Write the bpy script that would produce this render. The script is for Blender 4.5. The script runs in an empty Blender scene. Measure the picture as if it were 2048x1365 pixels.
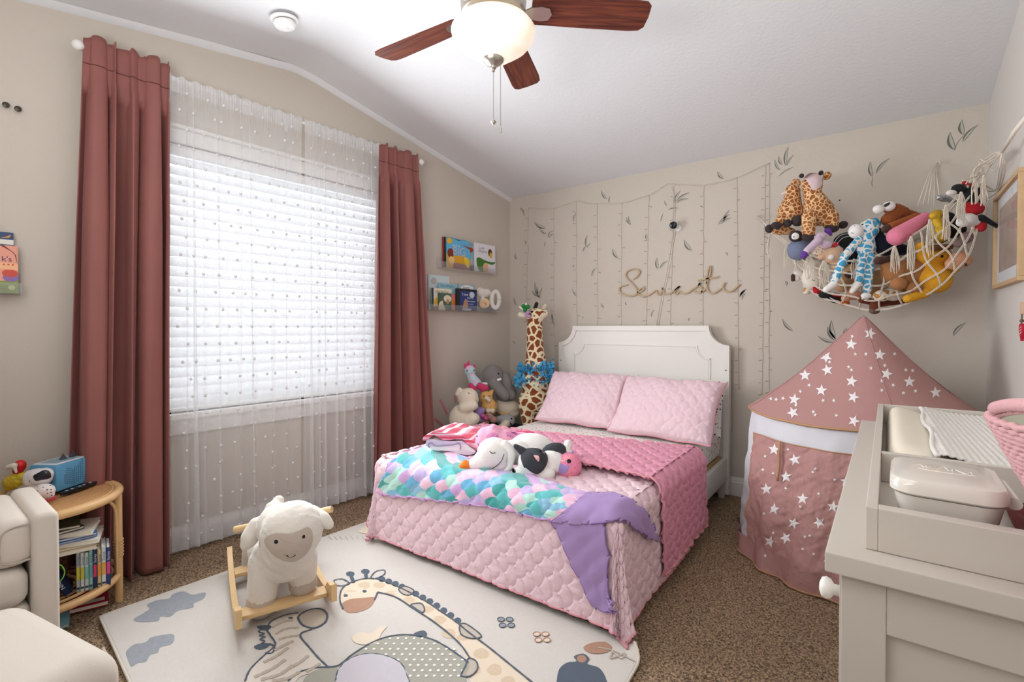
import bpy, bmesh, math, random
import numpy as np
from mathutils import Vector, Matrix
from mathutils.bvhtree import BVHTree
from mathutils.geometry import tessellate_polygon
random.seed(7); RNG = np.random.default_rng(7)
SC = bpy.context.scene; COL = SC.collection
# ------------------------------------------------------------------ camera
F = 975.0
PITCH = math.radians(0.8); YAW = math.radians(37.6); SHIFT = -(27.5 - F*math.tan(PITCH))/2048
CAM = np.array([0, 0, 1.21])
FW = np.array([-math.sin(YAW)*math.cos(PITCH), math.cos(YAW)*math.cos(PITCH), -math.sin(PITCH)])
RT = np.array([math.cos(YAW), math.sin(YAW), 0]); UP = np.cross(RT, FW)
cd = bpy.data.cameras.new('camera'); cam = bpy.data.objects.new('camera', cd); COL.objects.link(cam)
cd.sensor_width = 36; cd.lens = F/2048*36; cd.shift_y = SHIFT; cd.clip_start = 0.02
cam.location = CAM; cam.rotation_euler = (math.pi/2 - PITCH, 0, YAW)
SC.camera = cam
# ------------------------------------------------------------------ world, sun, lights, exposure
w = bpy.data.worlds.new('world'); SC.world = w; w.use_nodes = True
bg = w.node_tree.nodes['Background']; bg.inputs[0].default_value = (0.93, 0.96, 1.0, 1); bg.inputs[1].default_value = 2.1
sd = bpy.data.lights.new('sun', 'SUN'); sun = bpy.data.objects.new('sun', sd); COL.objects.link(sun)
sd.energy = 2.2; sd.angle = math.radians(0.6); sd.color = (1, 0.95, 0.88)
sun.rotation_euler = Vector((0.62, 0.45, -0.85)).to_track_quat('-Z', 'Y').to_euler(); sun.location = (-6, 0, 5)
def area(name, loc, target, sx, sy, power, col=(1, 1, 1)):
    d = bpy.data.lights.new(name, 'AREA'); d.shape = 'RECTANGLE'; d.size = sx; d.size_y = sy; d.energy = power; d.color = col
    o = bpy.data.objects.new(name, d); COL.objects.link(o); o.location = loc
    o.rotation_euler = (Vector(target) - Vector(loc)).to_track_quat('-Z', 'Y').to_euler(); return o
area('added_fill_light', (-0.9, -0.35, 2.25), (-1.6, 2.6, 0.9), 1.5, 0.7, 7, (1, 0.99, 0.975))  # fill lamp added out of view behind the camera
area('window_daylight', (-2.70, 1.45, 1.5), (-1.70, 1.41, 1.5), 1.2, 1.3, 40, (0.93, 0.97, 1.0))
area('ceiling_bounce_flash', (-1.0, -0.25, 1.55), (-1.1, 1.0, 2.9), 1.2, 0.5, 23, (0.97, 0.98, 1.0))
SC.view_settings.view_transform = 'Standard'; SC.view_settings.look = 'None'
SC.view_settings.gamma = 1; SC.view_settings.use_curve_mapping = False
SC.view_settings.exposure = 0.28
SC.cycles.use_denoising = True; SC.cycles.max_bounces = 10; SC.cycles.transparent_max_bounces = 24
SC.cycles.sample_clamp_indirect = 6
# ------------------------------------------------------------------ measuring aids: a sight line met with a plane of the room
def ray(px, py): return FW + (px-1024)/F*RT + (-(py-682.5)/F + SHIFT*2048/F)*UP
def pl(px, py, n, c):
    d = ray(px, py); n = np.array(n, float); return CAM + (c - n@CAM)/(n@d)*d
def on_x(px, py, x): return pl(px, py, (1, 0, 0), x)
def on_y(px, py, y): return pl(px, py, (0, 1, 0), y)
def on_z(px, py, z): return pl(px, py, (0, 0, 1), z)
def depth_of(p): return float((np.array(p, float)-CAM)@FW)
def at(px, py, d): return CAM + d*ray(px, py)
D = 3.75; XR = 0.437
C0 = np.array([-2.912, D, 0.0]); TW = math.radians(-2.5)
WN = np.array([math.cos(TW), math.sin(TW), 0]); WU = np.array([math.sin(TW), -math.cos(TW), 0])
def wp(u, z, o=0.0): return C0 + u*WU + o*WN + np.array([0, 0, z])     # window wall: u from the corner, o into the room
def on_w(px, py, o=0.0): return pl(px, py, WN, WN@C0 + o)
def wu(p): return float((np.array(p)-C0)@WU)
# ------------------------------------------------------------------ colour and materials
def lin(c): c /= 255.0; return c/12.92 if c <= 0.04045 else ((c+0.055)/1.055)**2.4
def rgb(h, a=1.0):
    if isinstance(h, str): h = tuple(int(h[i:i+2], 16) for i in (0, 2, 4))
    return (lin(h[0]), lin(h[1]), lin(h[2]), a)
MATS = {}
class NT:
    def __init__(s, m): s.t = m.node_tree; s.b = s.t.nodes['Principled BSDF']
    def n(s, typ, **k):
        x = s.t.nodes.new(typ)
        for a, v in k.items():
            if a.startswith('i_'):
                key = a[2:].replace('_', ' '); key = int(key) if key.isdigit() else key
                x.inputs[key].default_value = v
            else: setattr(x, a, v)
        return x
    def l(s, a, b): s.t.links.new(a, b)
def mat(name, col, rough=0.8, metal=0.0, bump=0.0, bscale=200, bdist=0.002, sheen=0.0, spec=0.4, var=0.0, vscale=8, **kw):
    if name in MATS: return MATS[name]
    m = bpy.data.materials.new(name); m.use_nodes = True; T = NT(m); b = T.b
    c = rgb(col); b.inputs['Base Color'].default_value = c; b.inputs['Roughness'].default_value = rough
    b.inputs['Metallic'].default_value = metal; b.inputs['Specular IOR Level'].default_value = spec
    if sheen: b.inputs['Sheen Weight'].default_value = sheen; b.inputs['Sheen Roughness'].default_value = 0.4; b.inputs['Sheen Tint'].default_value = (*[min(1, x*1.3+0.1) for x in c[:3]], 1)
    for k, v in kw.items(): b.inputs[k.replace('_', ' ')].default_value = v
    if bump or var:
        tc = T.n('ShaderNodeTexCoord')
        if bump:
            no = T.n('ShaderNodeTexNoise'); no.inputs['Scale'].default_value = bscale; no.inputs['Detail'].default_value = 3
            T.l(tc.outputs['Object'], no.inputs['Vector'])
            bu = T.n('ShaderNodeBump'); bu.inputs['Strength'].default_value = bump; bu.inputs['Distance'].default_value = bdist
            T.l(no.outputs['Fac'], bu.inputs['Height']); T.l(bu.outputs['Normal'], b.inputs['Normal'])
        if var:
            n2 = T.n('ShaderNodeTexNoise'); n2.inputs['Scale'].default_value = vscale; n2.inputs['Detail'].default_value = 4
            T.l(tc.outputs['Object'], n2.inputs['Vector'])
            r = T.n('ShaderNodeMixRGB'); r.inputs[1].default_value = tuple(x*(1-var) for x in c[:3])+(1,); r.inputs[2].default_value = tuple(min(1, x*(1+var)) for x in c[:3])+(1,)
            T.l(n2.outputs['Fac'], r.inputs[0]); T.l(r.outputs[0], b.inputs['Base Color'])
    MATS[name] = m; return m
def spots(name, base, spot, scale, width=0.1, mode='edge', rough=0.9, jitter=1.0, third=None, bump=0.4, bscale=300, sheen=0.3, coord='Object'):
    if name in MATS: return MATS[name]
    m = mat(name, base, rough, bump=bump, bscale=bscale, sheen=sheen); T = NT(m)
    tc = T.n('ShaderNodeTexCoord'); no = T.n('ShaderNodeTexNoise'); no.inputs['Scale'].default_value = scale*1.2
    ad = T.n('ShaderNodeVectorMath', operation='MULTIPLY_ADD'); ad.inputs[1].default_value = (0.35/scale,)*3
    T.l(tc.outputs[coord], no.inputs['Vector']); T.l(no.outputs['Color'], ad.inputs[0]); T.l(tc.outputs[coord], ad.inputs[2])
    v = T.n('ShaderNodeTexVoronoi', feature='DISTANCE_TO_EDGE' if mode == 'edge' else 'F1'); v.inputs['Scale'].default_value = scale; v.inputs['Randomness'].default_value = jitter
    T.l(ad.outputs[0], v.inputs['Vector'])
    r = T.n('ShaderNodeValToRGB'); r.color_ramp.interpolation = 'LINEAR'
    e = r.color_ramp.elements
    if mode == 'edge': e[0].color = rgb(base); e[1].color = rgb(spot)
    else: e[0].color = rgb(spot); e[1].color = rgb(base)
    e[0].position = width; e[1].position = width+0.03
    T.l(v.outputs['Distance'], r.inputs[0]); out = r.outputs[0]
    if third:
        lw = T.n('ShaderNodeSeparateColor'); T.l(v.outputs['Color'], lw.inputs[0]) if mode != 'edge' else None
        mx = T.n('ShaderNodeMixRGB'); mx.inputs[1].default_value = rgb(spot); mx.inputs[2].default_value = rgb(third)
        cmpn = T.n('ShaderNodeMath', operation='GREATER_THAN'); cmpn.inputs[1].default_value = 0.55
        T.l(lw.outputs[0], cmpn.inputs[0]); T.l(cmpn.outputs[0], mx.inputs[0])
        m2 = T.n('ShaderNodeMixRGB'); m2.inputs[2].default_value = rgb(base)
        r2 = T.n('ShaderNodeMath', operation='GREATER_THAN'); r2.inputs[1].default_value = width
        T.l(v.outputs['Distance'], r2.inputs[0]); T.l(r2.outputs[0], m2.inputs[0]); T.l(mx.outputs[0], m2.inputs[1]); out = m2.outputs[0]
    T.l(out, T.b.inputs['Base Color']); return m
def vcol(name, rough=0.85, sheen=0.2, bump=0.2, bscale=300, spec=0.4):
    if name in MATS: return MATS[name]
    m = mat(name, 'ffffff', rough, sheen=sheen, bump=bump, bscale=bscale, spec=spec); T = NT(m)
    a = T.n('ShaderNodeVertexColor'); a.layer_name = 'Col'; T.l(a.outputs[0], T.b.inputs['Base Color']); return m
# ------------------------------------------------------------------ mesh helpers (world coordinates in, origin at the thing's base)
ORG = {}
def tag(o, label=None, cat=None, group=None, kind=None):
    if label: o['label'] = label
    if cat: o['category'] = cat
    if group: o['group'] = group
    if kind: o['kind'] = kind
    return o
def thing(name, loc, label, cat, group=None, kind=None):
    o = bpy.data.objects.new(name, None); COL.objects.link(o); o.location = tuple(map(float, loc)); ORG[o.name] = np.array(loc, float)
    o.empty_display_size = 0.05
    return tag(o, label, cat, group, kind)
def make(name, verts, faces, m, parent=None, smooth=False, col=None, midx=None, label=None, cat=None, group=None, kind=None, uv=None):
    verts = np.asarray(verts, float)
    if parent is None: org = np.array([(verts[:, 0].min()+verts[:, 0].max())/2, (verts[:, 1].min()+verts[:, 1].max())/2, verts[:, 2].min()])
    else: org = ORG[parent.name]
    me = bpy.data.meshes.new(name)
    v = (verts-org).astype(np.float32)
    if isinstance(faces, np.ndarray) and faces.ndim == 2:
        nf, k = faces.shape
        me.vertices.add(len(v)); me.vertices.foreach_set('co', v.ravel()); me.loops.add(nf*k); me.loops.foreach_set('vertex_index', faces.astype(np.int32).ravel())
        me.polygons.add(nf); me.polygons.foreach_set('loop_start', np.arange(0, nf*k, k, dtype=np.int32)); me.update(calc_edges=True)
    else: me.from_pydata([tuple(map(float, p)) for p in v], [], [tuple(int(i) for i in f) for f in faces]); me.update()
    if smooth is not False: me.polygons.foreach_set('use_smooth', np.ones(len(me.polygons), bool))
    if isinstance(m, (list, tuple)):
        for x in m: me.materials.append(x)
    else: me.materials.append(m)
    if midx is not None: me.polygons.foreach_set('material_index', np.asarray(midx, np.int32))
    if col is not None:
        ca = me.color_attributes.new('Col', 'FLOAT_COLOR', 'POINT'); c4 = np.ones((len(v), 4), np.float32); c4[:, :3] = np.asarray(col)[:, :3]; ca.data.foreach_set('color', c4.ravel())
    o = bpy.data.objects.new(name, me); COL.objects.link(o)
    if parent is None: o.location = org
    else: o.parent = parent
    ORG[o.name] = org
    if smooth and smooth is not True:
        me.polygons.foreach_set('use_smooth', np.ones(len(me.polygons), bool)); me.set_sharp_from_angle(angle=math.radians(smooth))
    return tag(o, label, cat, group, kind)
def copy_to(o, delta, parent=None, name=None):
    c = o.copy(); COL.objects.link(c); ORG[c.name] = ORG[o.name]
    if parent is not None: c.parent = parent
    c.location = o.location + Vector(delta); return c
class G:                                                   # a bag of geometry
    def __init__(s): s.v = []; s.f = []; s.n = 0
    def add(s, v, f):
        v = [tuple(map(float, p)) for p in v]; s.v += v; s.f += [tuple(int(i)+s.n for i in q) for q in f]; s.n += len(v); return s
    def box(s, a, b, bev=0.0, M=None):
        a = np.array(a, float); b = np.array(b, float); lo = np.minimum(a, b); hi = np.maximum(a, b)
        bm = bmesh.new(); bmesh.ops.create_cube(bm, size=1.0)
        for v in bm.verts: v.co = Vector(((v.co.x+.5)*(hi[0]-lo[0])+lo[0], (v.co.y+.5)*(hi[1]-lo[1])+lo[1], (v.co.z+.5)*(hi[2]-lo[2])+lo[2]))
        if bev: bmesh.ops.bevel(bm, geom=bm.edges[:], offset=bev, segments=2, profile=0.6, affect='EDGES')
        return s.bm(bm, M)
    def bm(s, bm, M=None):
        bm.verts.index_update(); vs = [np.array(v.co) for v in bm.verts]
        if M is not None: vs = [M(p) for p in vs]
        s.add(vs, [[v.index for v in f.verts] for f in bm.faces]); bm.free(); return s
    def tube(s, pts, r, seg=8, cap=True, flat=None):
        pts = [np.array(p, float) for p in pts]; n = len(pts); R = r if hasattr(r, '__len__') else [r]*n
        T = [pts[min(i+1, n-1)]-pts[max(i-1, 0)] for i in range(n)]; T = [t/(np.linalg.norm(t)+1e-12) for t in T]
        a = np.array([0, 0, 1.0]) if abs(T[0][2]) < 0.9 else np.array([1.0, 0, 0]); vs = []
        for i in range(n):
            a = a - (a@T[i])*T[i]; a /= np.linalg.norm(a)+1e-12; b = np.cross(T[i], a)
            for k in range(seg):
                t = 2*math.pi*k/seg; vs.append(pts[i]+R[i]*(math.cos(t)*a+math.sin(t)*b))
        fs = [(i*seg+k, i*seg+(k+1) % seg, (i+1)*seg+(k+1) % seg, (i+1)*seg+k) for i in range(n-1) for k in range(seg)]
        if cap: fs += [tuple(range(seg-1, -1, -1)), tuple((n-1)*seg+k for k in range(seg))]
        return s.add(vs, fs)
    def ell(s, c, r, seg=14, rings=9, M=None):
        c = np.array(c, float); r = np.array(r if hasattr(r, '__len__') else [r]*3, float); vs = [(0, 0, 1)]
        for i in range(1, rings):
            p = math.pi*i/rings
            for k in range(seg): t = 2*math.pi*k/seg; vs.append((math.sin(p)*math.cos(t), math.sin(p)*math.sin(t), math.cos(p)))
        vs.append((0, 0, -1)); vs = np.array(vs)*r
        if M is not None: vs = vs@np.array(M).T
        fs = [(0, 1+k, 1+(k+1) % seg) for k in range(seg)]
        for i in range(rings-2):
            o = 1+i*seg; fs += [(o+k, o+seg+k, o+seg+(k+1) % seg, o+(k+1) % seg) for k in range(seg)]
        o = 1+(rings-2)*seg; fs += [(o+(k+1) % seg, o+k, o+seg) for k in range(seg)]
        return s.add(vs+c, fs)
    def lathe(s, prof, c=(0, 0, 0), seg=32, axis=None):
        c = np.array(c, float); vs = []
        for r, z in prof:
            for k in range(seg): t = 2*math.pi*k/seg; vs.append(np.array([r*math.cos(t), r*math.sin(t), z]))
        if axis is not None:
            q = Vector((0, 0, 1)).rotation_difference(Vector(axis)).to_matrix(); q = np.array(q); vs = [q@p for p in vs]
        n = len(prof); fs = [(i*seg+k, i*seg+(k+1) % seg, (i+1)*seg+(k+1) % seg, (i+1)*seg+k) for i in range(n-1) for k in range(seg)]
        fs += [tuple(range(seg-1, -1, -1)), tuple((n-1)*seg+k for k in range(seg))]
        return s.add([p+c for p in vs], fs)
    def prism(s, poly, fn, t0, t1):                        # 2-D polygon pushed through fn(a, b, t)
        n = len(poly); vs = [fn(a, b, t0) for a, b in poly]+[fn(a, b, t1) for a, b in poly]
        tri = tessellate_polygon([[Vector((a, b, 0)) for a, b in poly]])
        fs = [tuple(t) for t in tri]+[tuple(n+i for i in reversed(t)) for t in tri]+[(i, (i+1) % n, n+(i+1) % n, n+i) for i in range(n)]
        return s.add(vs, fs)
    def out(s, name, m, parent=None, **k): return make(name, s.v, s.f, m, parent, **k)
def curve(pts, n=8, closed=False):                         # Catmull-Rom through points
    P = [np.array(p, float) for p in pts]; m = len(P); out = []
    rng = range(m if closed else m-1)
    for i in rng:
        if closed: a, b, c, d = P[(i-1) % m], P[i], P[(i+1) % m], P[(i+2) % m]
        else: a, b, c, d = P[max(i-1, 0)], P[i], P[i+1], P[min(i+2, m-1)]
        for k in range(n):
            t = k/n; out.append(0.5*((2*b)+(c-a)*t+(2*a-5*b+4*c-d)*t*t+(3*b-a-3*c+d)*t**3))
    if not closed: out.append(P[-1])
    return out
def grid_faces(nu, nv, flip=False):
    i = np.arange(nu*nv).reshape(nu, nv); a, b, c, d = i[:-1, :-1], i[1:, :-1], i[1:, 1:], i[:-1, 1:]
    q = np.stack([a, b, c, d] if not flip else [a, d, c, b], -1).reshape(-1, 4); return q
def hsh(i, j, k=0): 
    x = np.sin(np.asarray(i)*127.1+np.asarray(j)*311.7+k*74.7)*43758.5453; return x-np.floor(x)
def vnoise(x, y, k=0):
    xi, yi = np.floor(x), np.floor(y); fx, fy = x-xi, y-yi; fx = fx*fx*(3-2*fx); fy = fy*fy*(3-2*fy)
    return (hsh(xi, yi, k)*(1-fx)+hsh(xi+1, yi, k)*fx)*(1-fy)+(hsh(xi, yi+1, k)*(1-fx)+hsh(xi+1, yi+1, k)*fx)*fy
def fbm(x, y, k=0, o=3): return sum(vnoise(x*2**i, y*2**i, k+i)/2**i for i in range(o))/sum(1/2**i for i in range(o))
def remesh(g, name, m, parent=None, voxel=0.008, smooth=3, disp=0.0, dscale=60, **k):
    me = bpy.data.meshes.new('tmp'); me.from_pydata(g.v, [], g.f); me.update(); o = bpy.data.objects.new('tmp', me); COL.objects.link(o)
    r = o.modifiers.new('r', 'REMESH'); r.mode = 'VOXEL'; r.voxel_size = voxel
    s = o.modifiers.new('s', 'SMOOTH'); s.iterations = smooth; s.factor = 0.5
    ev = o.evaluated_get(bpy.context.evaluated_depsgraph_get()); m2 = ev.to_mesh()
    n = len(m2.vertices); v = np.empty(n*3, np.float32); m2.vertices.foreach_get('co', v); v = v.reshape(-1, 3)
    if disp:
        nn = np.empty(n*3, np.float32); m2.vertices.foreach_get('normal', nn); nn = nn.reshape(-1, 3)
        h = vnoise(v[:, 0]*dscale+v[:, 2]*dscale*.7, v[:, 1]*dscale+v[:, 2]*dscale*.7)+vnoise(v[:, 0]*dscale*2.1, v[:, 2]*dscale*2.1+v[:, 1]*dscale)
        v = v+nn*((h-1)*disp)[:, None]
    fs = [tuple(p.vertices) for p in m2.polygons]; ev.to_mesh_clear()
    COL.objects.unlink(o); bpy.data.objects.remove(o); bpy.data.meshes.remove(me)
    if all(len(f) == 4 for f in fs): fs = np.array(fs)
    return make(name, v, fs, m, parent, smooth=True, **k)
# plush bodies laid out on a plane that faces the lens at distance d; every blob has its own real depth
def basis(): return RT, UP, FW
def blobs(L, d, seg=14):
    g = G(); s = d/F
    for b in L:
        if b[0] == 'c':
            _, x0, y0, r0, x1, y1, r1 = b[:7]; d0 = b[7] if len(b) > 7 else 0; d1 = b[8] if len(b) > 8 else d0
            p0 = at(x0, y0, d-d0); p1 = at(x1, y1, d-d1); n = max(2, int(math.hypot(x1-x0, y1-y0)/max(min(r0, r1), 1)*1.6)+2)
            for i in range(n+1):
                t = i/n; g.ell(p0*(1-t)+p1*t, (r0*(1-t)+r1*t)*s, 12, 8)
        else:
            x, y, rx, ry = b[:4]; ang = math.radians(b[4]) if len(b) > 4 else 0; dd = b[5] if len(b) > 5 else 0; dr = b[6] if len(b) > 6 else 0.9
            ca, sa = math.cos(ang), math.sin(ang); A = ca*RT+sa*UP; B = -sa*RT+ca*UP
            M = np.stack([A*rx*s, B*ry*s, FW*min(rx, ry)*s*dr], 1)
            g.ell(at(x, y, d-dd), (1, 1, 1), seg, 10, M)
    return g
class Surf:                                                # finds where a sight line meets given objects
    def __init__(s, objs):
        v = []; f = []; n = 0
        for o in objs:
            org = ORG[o.name]; vs = np.empty(len(o.data.vertices)*3, np.float32); o.data.vertices.foreach_get('co', vs); vs = vs.reshape(-1, 3)+org
            v += [tuple(map(float, p)) for p in vs]; f += [tuple(i+n for i in p.vertices) for p in o.data.polygons]; n += len(vs)
        s.t = BVHTree.FromPolygons(v, f)
    def hit(s, px, py, off=0.0):
        r = ray(px, py); r = Vector(r/np.linalg.norm(r)); h = s.t.ray_cast(Vector(CAM), r)
        if h[0] is None: return None, None
        n = np.array(h[1]); n = -n if n@np.array(r) > 0 else n
        return np.array(h[0])+n*off, n
def face_bits(parent, objs, bits, d):
    """bits: ('eye',x,y,r,mat) ('line',[(x,y)..],r,mat,name) ('patch',[(x,y)..],mat,name)"""
    S = Surf(objs); s = d/F
    for b in bits:
        if b[0] == 'eye':
            _, x, y, r, m = b[:5]; nm = b[5] if len(b) > 5 else 'eye'; p, n = S.hit(x, y)
            if p is None: continue
            q = Vector((0, 0, 1)).rotation_difference(Vector(n)).to_matrix(); M = np.array(q)@np.diag([r*s, r*s, r*s*0.45])
            G().ell(p, (1, 1, 1), 10, 7, M).out(nm, m, parent, smooth=True)
        elif b[0] == 'line':
            _, P, r, m = b[:4]; nm = b[4] if len(b) > 4 else 'stitching'
            q = [S.hit(p[0], p[1], r*s*0.4)[0] for p in curve(P, 5)]; q = [p for p in q if p is not None]
            if len(q) > 1: G().tube(q, r*s, 5).out(nm, m, parent, smooth=True)
        elif b[0] == 'patch':
            _, P, m, nm = b[:4]; patch_on(S, P, m, nm, parent, off=b[4] if len(b) > 4 else 0.0015)
def patch_on(S, P, m, nm, parent, off=0.0015, step=None, **k):
    """a piece of cloth with a smooth outline that lies on the surface S"""
    C = np.array(curve(P, 6, True)); c = C.mean(0); rings = 7; v = []; ok = []
    for i in range(rings+1):
        t = 1-i/rings
        for p in C:
            q = c+(p-c)*t; h, n = S.hit(q[0], q[1], off); v.append(h)
    if any(x is None for x in v):
        good = [x for x in v if x is not None]
        if len(good) < 8: return None
        dd = np.median([depth_of(x) for x in good]); kk = 0
        for i in range(rings+1):
            t = 1-i/rings
            for p in C:
                if v[kk] is None: q = c+(p-c)*t; v[kk] = at(q[0], q[1], dd)
                kk += 1
    n = len(C); f = [(i*n+j, (i+1)*n+j, (i+1)*n+(j+1) % n, i*n+(j+1) % n) for i in range(rings) for j in range(n)]
    return make(nm, v, f, m, parent, smooth=True, **k)
# ================================================================== ROOM
M_wall = mat('beige_wall_paint', 'cac0b4', 0.85, bump=0.35, bscale=75, bdist=0.004)
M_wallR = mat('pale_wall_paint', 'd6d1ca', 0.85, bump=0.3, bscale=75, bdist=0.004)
M_ceil = mat('white_ceiling_paint', 'dfe0e2', 0.9, bump=0.3, bscale=60, bdist=0.004)
M_trim = mat('white_trim_paint', 'e6e3de', 0.45)
M_white = mat('white_furniture_lacquer', 'e9e4de', 0.38, spec=0.5)
Y0 = -0.55; RY = 1.64; RZ = 2.872; ZL = 2.449; ZF = 2.52
def ceil_z(y): return RZ-(y-RY)*(RZ-ZL)/(D-RY) if y > RY else RZ-(RY-y)*0.152
# floor: carpet pile as relief
nx, ny = 560, 640; X0f, X1f = -3.25, XR+0.05
gx = np.linspace(X0f, X1f, nx); gy = np.linspace(Y0, D+0.03, ny); GX, GY = np.meshgrid(gx, gy, indexing='ij')
h = 0.0055*(RNG.random(GX.shape)-0.5)+0.004*(fbm(GX*70, GY*70, 3)-0.5)+0.004*(vnoise(GX*14, GY*14, 9)-0.5)-0.003
m = mat('brown_twist_carpet', '9c7f62', 0.95, sheen=0.3); T = NT(m)
tc = T.n('ShaderNodeTexCoord'); n1 = T.n('ShaderNodeTexNoise'); n1.inputs['Scale'].default_value = 125; n1.inputs['Detail'].default_value = 4; n1.inputs['Roughness'].default_value = 0.7
T.l(tc.outputs['Object'], n1.inputs['Vector']); r = T.n('ShaderNodeValToRGB'); e = r.color_ramp.elements
e[0].position = 0.40; e[0].color = rgb('4f3b2a'); e[1].position = 0.62; e[1].color = rgb('bfa384'); T.l(n1.outputs['Fac'], r.inputs[0]); T.l(r.outputs[0], T.b.inputs['Base Color'])
bu = T.n('ShaderNodeBump'); bu.inputs['Strength'].default_value = 0.9; bu.inputs['Distance'].default_value = 0.006; T.l(n1.outputs['Fac'], bu.inputs['Height']); T.l(bu.outputs[0], T.b.inputs['Normal'])
make('floor', np.stack([GX, GY, h], -1).reshape(-1, 3), grid_faces(nx, ny), m, smooth=True, kind='structure', label='brown twist pile carpet')
# window wall with opening
U0, U1, ZS, ZH = 1.42, 3.02, 0.745, 2.20
UE = (D-Y0)/abs(WU[1]); TH = 0.14
def wall_piece(g, u0, u1, z0, z1): 
    q = [wp(u0, z0, 0), wp(u1, z0, 0), wp(u1, z1, 0), wp(u0, z1, 0), wp(u0, z0, -TH), wp(u1, z0, -TH), wp(u1, z1, -TH), wp(u0, z1, -TH)]
    g.add(q, [(0, 1, 2, 3), (5, 4, 7, 6), (4, 0, 3, 7), (1, 5, 6, 2), (3, 2, 6, 7), (4, 5, 1, 0)])
g = G(); wall_piece(g, -0.1, U0, -0.02, 2.449); wall_piece(g, U1, UE, -0.02, 2.449); wall_piece(g, U0, U1, -0.02, ZS); wall_piece(g, U0, U1, ZH, 2.449)
ur = wu((0, RY, 0)); top = [(-0.1, 2.449), (0, ZL), (ur, RZ), (UE, ceil_z(Y0)), (UE, 2.449)]
g.prism([(u, z+0.0) for u, z in top], lambda a, b, t: wp(a, b, t), 0, -TH)
g.out('wall_left', M_wall, kind='structure')
g = G(); g.box((-3.1, D, -0.02), (XR+0.12, D+0.12, ZL+0.06)); WALL_BACK = g.out('wall_back', M_wall, kind='structure')
poly = [(Y0, -0.02), (D+0.1, -0.02), (D+0.1, ceil_z(D)), (RY, RZ), (Y0, ceil_z(Y0))]
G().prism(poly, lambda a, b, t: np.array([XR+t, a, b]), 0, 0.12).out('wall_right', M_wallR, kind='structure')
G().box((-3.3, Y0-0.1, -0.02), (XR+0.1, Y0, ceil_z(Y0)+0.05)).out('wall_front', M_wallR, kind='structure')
R2 = 0.16
def ridge(y):                                              # eased crest between the two slopes
    t = (y-(RY-R2))/(2*R2)
    if t <= 0 or t >= 1: return ceil_z(y)
    z0, z1 = ceil_z(RY-R2), ceil_z(RY+R2); m0, m1 = 0.152*2*R2, -(RZ-ZL)/(D-RY)*2*R2
    return (2*t**3-3*t*t+1)*z0+(t**3-2*t*t+t)*m0+(-2*t**3+3*t*t)*z1+(t**3-t*t)*m1
prof = [(D+0.13, ceil_z(D+0.13))]+[(y, ridge(y)) for y in np.linspace(RY+R2, RY-R2, 14)]+[(Y0-0.1, ceil_z(Y0-0.1))]
prof = [(y, z) for y, z in prof]; prof2 = [(y, z+0.1) for y, z in reversed(prof)]
g = G(); n = len(prof)*2; P = prof+prof2; g.add([(-3.4, y, z) for y, z in P]+[(XR+0.13, y, z) for y, z in P], [tuple((i, (i+1) % n, n+(i+1) % n, n+i)) for i in range(n)])
g.out('ceiling', M_ceil, smooth=35, kind='structure')
# bullnose along the top of the window wall
pr = [(0.0, -0.026), (0.006, -0.024), (0.02, -0.012), (0.032, -0.003), (0.036, 0.003), (0.0, 0.003)]
us = [0.0, 0.7, 1.4]+list(np.linspace(ur-R2, ur+R2, 9))+[2.8, 3.6, UE-0.01]
v = [wp(u, ridge(wp(u, 0)[1])+dz, o) for u in us for o, dz in pr]
make('trim_1', v, [(i*6+k, i*6+(k+1) % 6, (i+1)*6+(k+1) % 6, (i+1)*6+k) for i in range(len(us)-1) for k in range(6)], M_ceil, smooth=35, kind='structure', label='rounded white bead where wall meets ceiling')
# baseboards
bp = [(0, 0), (0.017, 0), (0.017, 0.098), (0.012, 0.104), (0.012, 0.112), (0.008, 0.118), (0.008, 0.126), (0.0, 0.132)]
def baseboard(name, fn, a, b):
    v = [fn(t, o, z) for t in (a, b) for o, z in bp]; n = len(bp)
    make(name, v, [(k, (k+1) % n, n+(k+1) % n, n+k) for k in range(n)]+[tuple(range(n)), tuple(range(2*n-1, n-1, -1))], M_trim, kind='structure')
baseboard('baseboard_left', lambda t, o, z: wp(t, z, o), 0, UE-0.02)
baseboard('baseboard_back', lambda t, o, z: np.array([t, D-o, z]), -2.9, XR-0.02)
baseboard('baseboard_right', lambda t, o, z: np.array([XR-o, t, z]), Y0+0.02, D-0.02)
# ------------------------------------------------------------------ window: casing, sill, sashes, glass
win = thing('window_1', wp((U0+U1)/2, ZS), None, None, kind='structure')
M_vinyl = mat('white_window_vinyl', 'f0f0ee', 0.4)
def wbox(name, u0, u1, z0, z1, o0, o1, m, parent, bev=0.003, **k):
    return G().box((u0, z0, o0), (u1, z1, o1), bev, lambda p: wp(p[0], p[1], p[2])).out(name, m, parent, smooth=30, **k)
wbox('head_casing', U0-0.08, U1+0.08, ZH, ZH+0.075, 0, 0.02, M_trim, win)
wbox('head_cap', U0-0.1, U1+0.1, ZH+0.075, ZH+0.095, 0, 0.035, M_trim, win)
wbox('sill', U0-0.1, U1+0.1, ZS-0.03, ZS, -0.12, 0.045, M_trim, win, 0.006)
wbox('apron', U0-0.08, U1+0.08, ZS-0.115, ZS-0.03, 0, 0.018, M_trim, win)
for a in (U0-0.08, U1): wbox('side_casing', a, a+0.08, ZS, ZH, 0, 0.02, M_trim, win)
um = (U0+U1)/2
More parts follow.
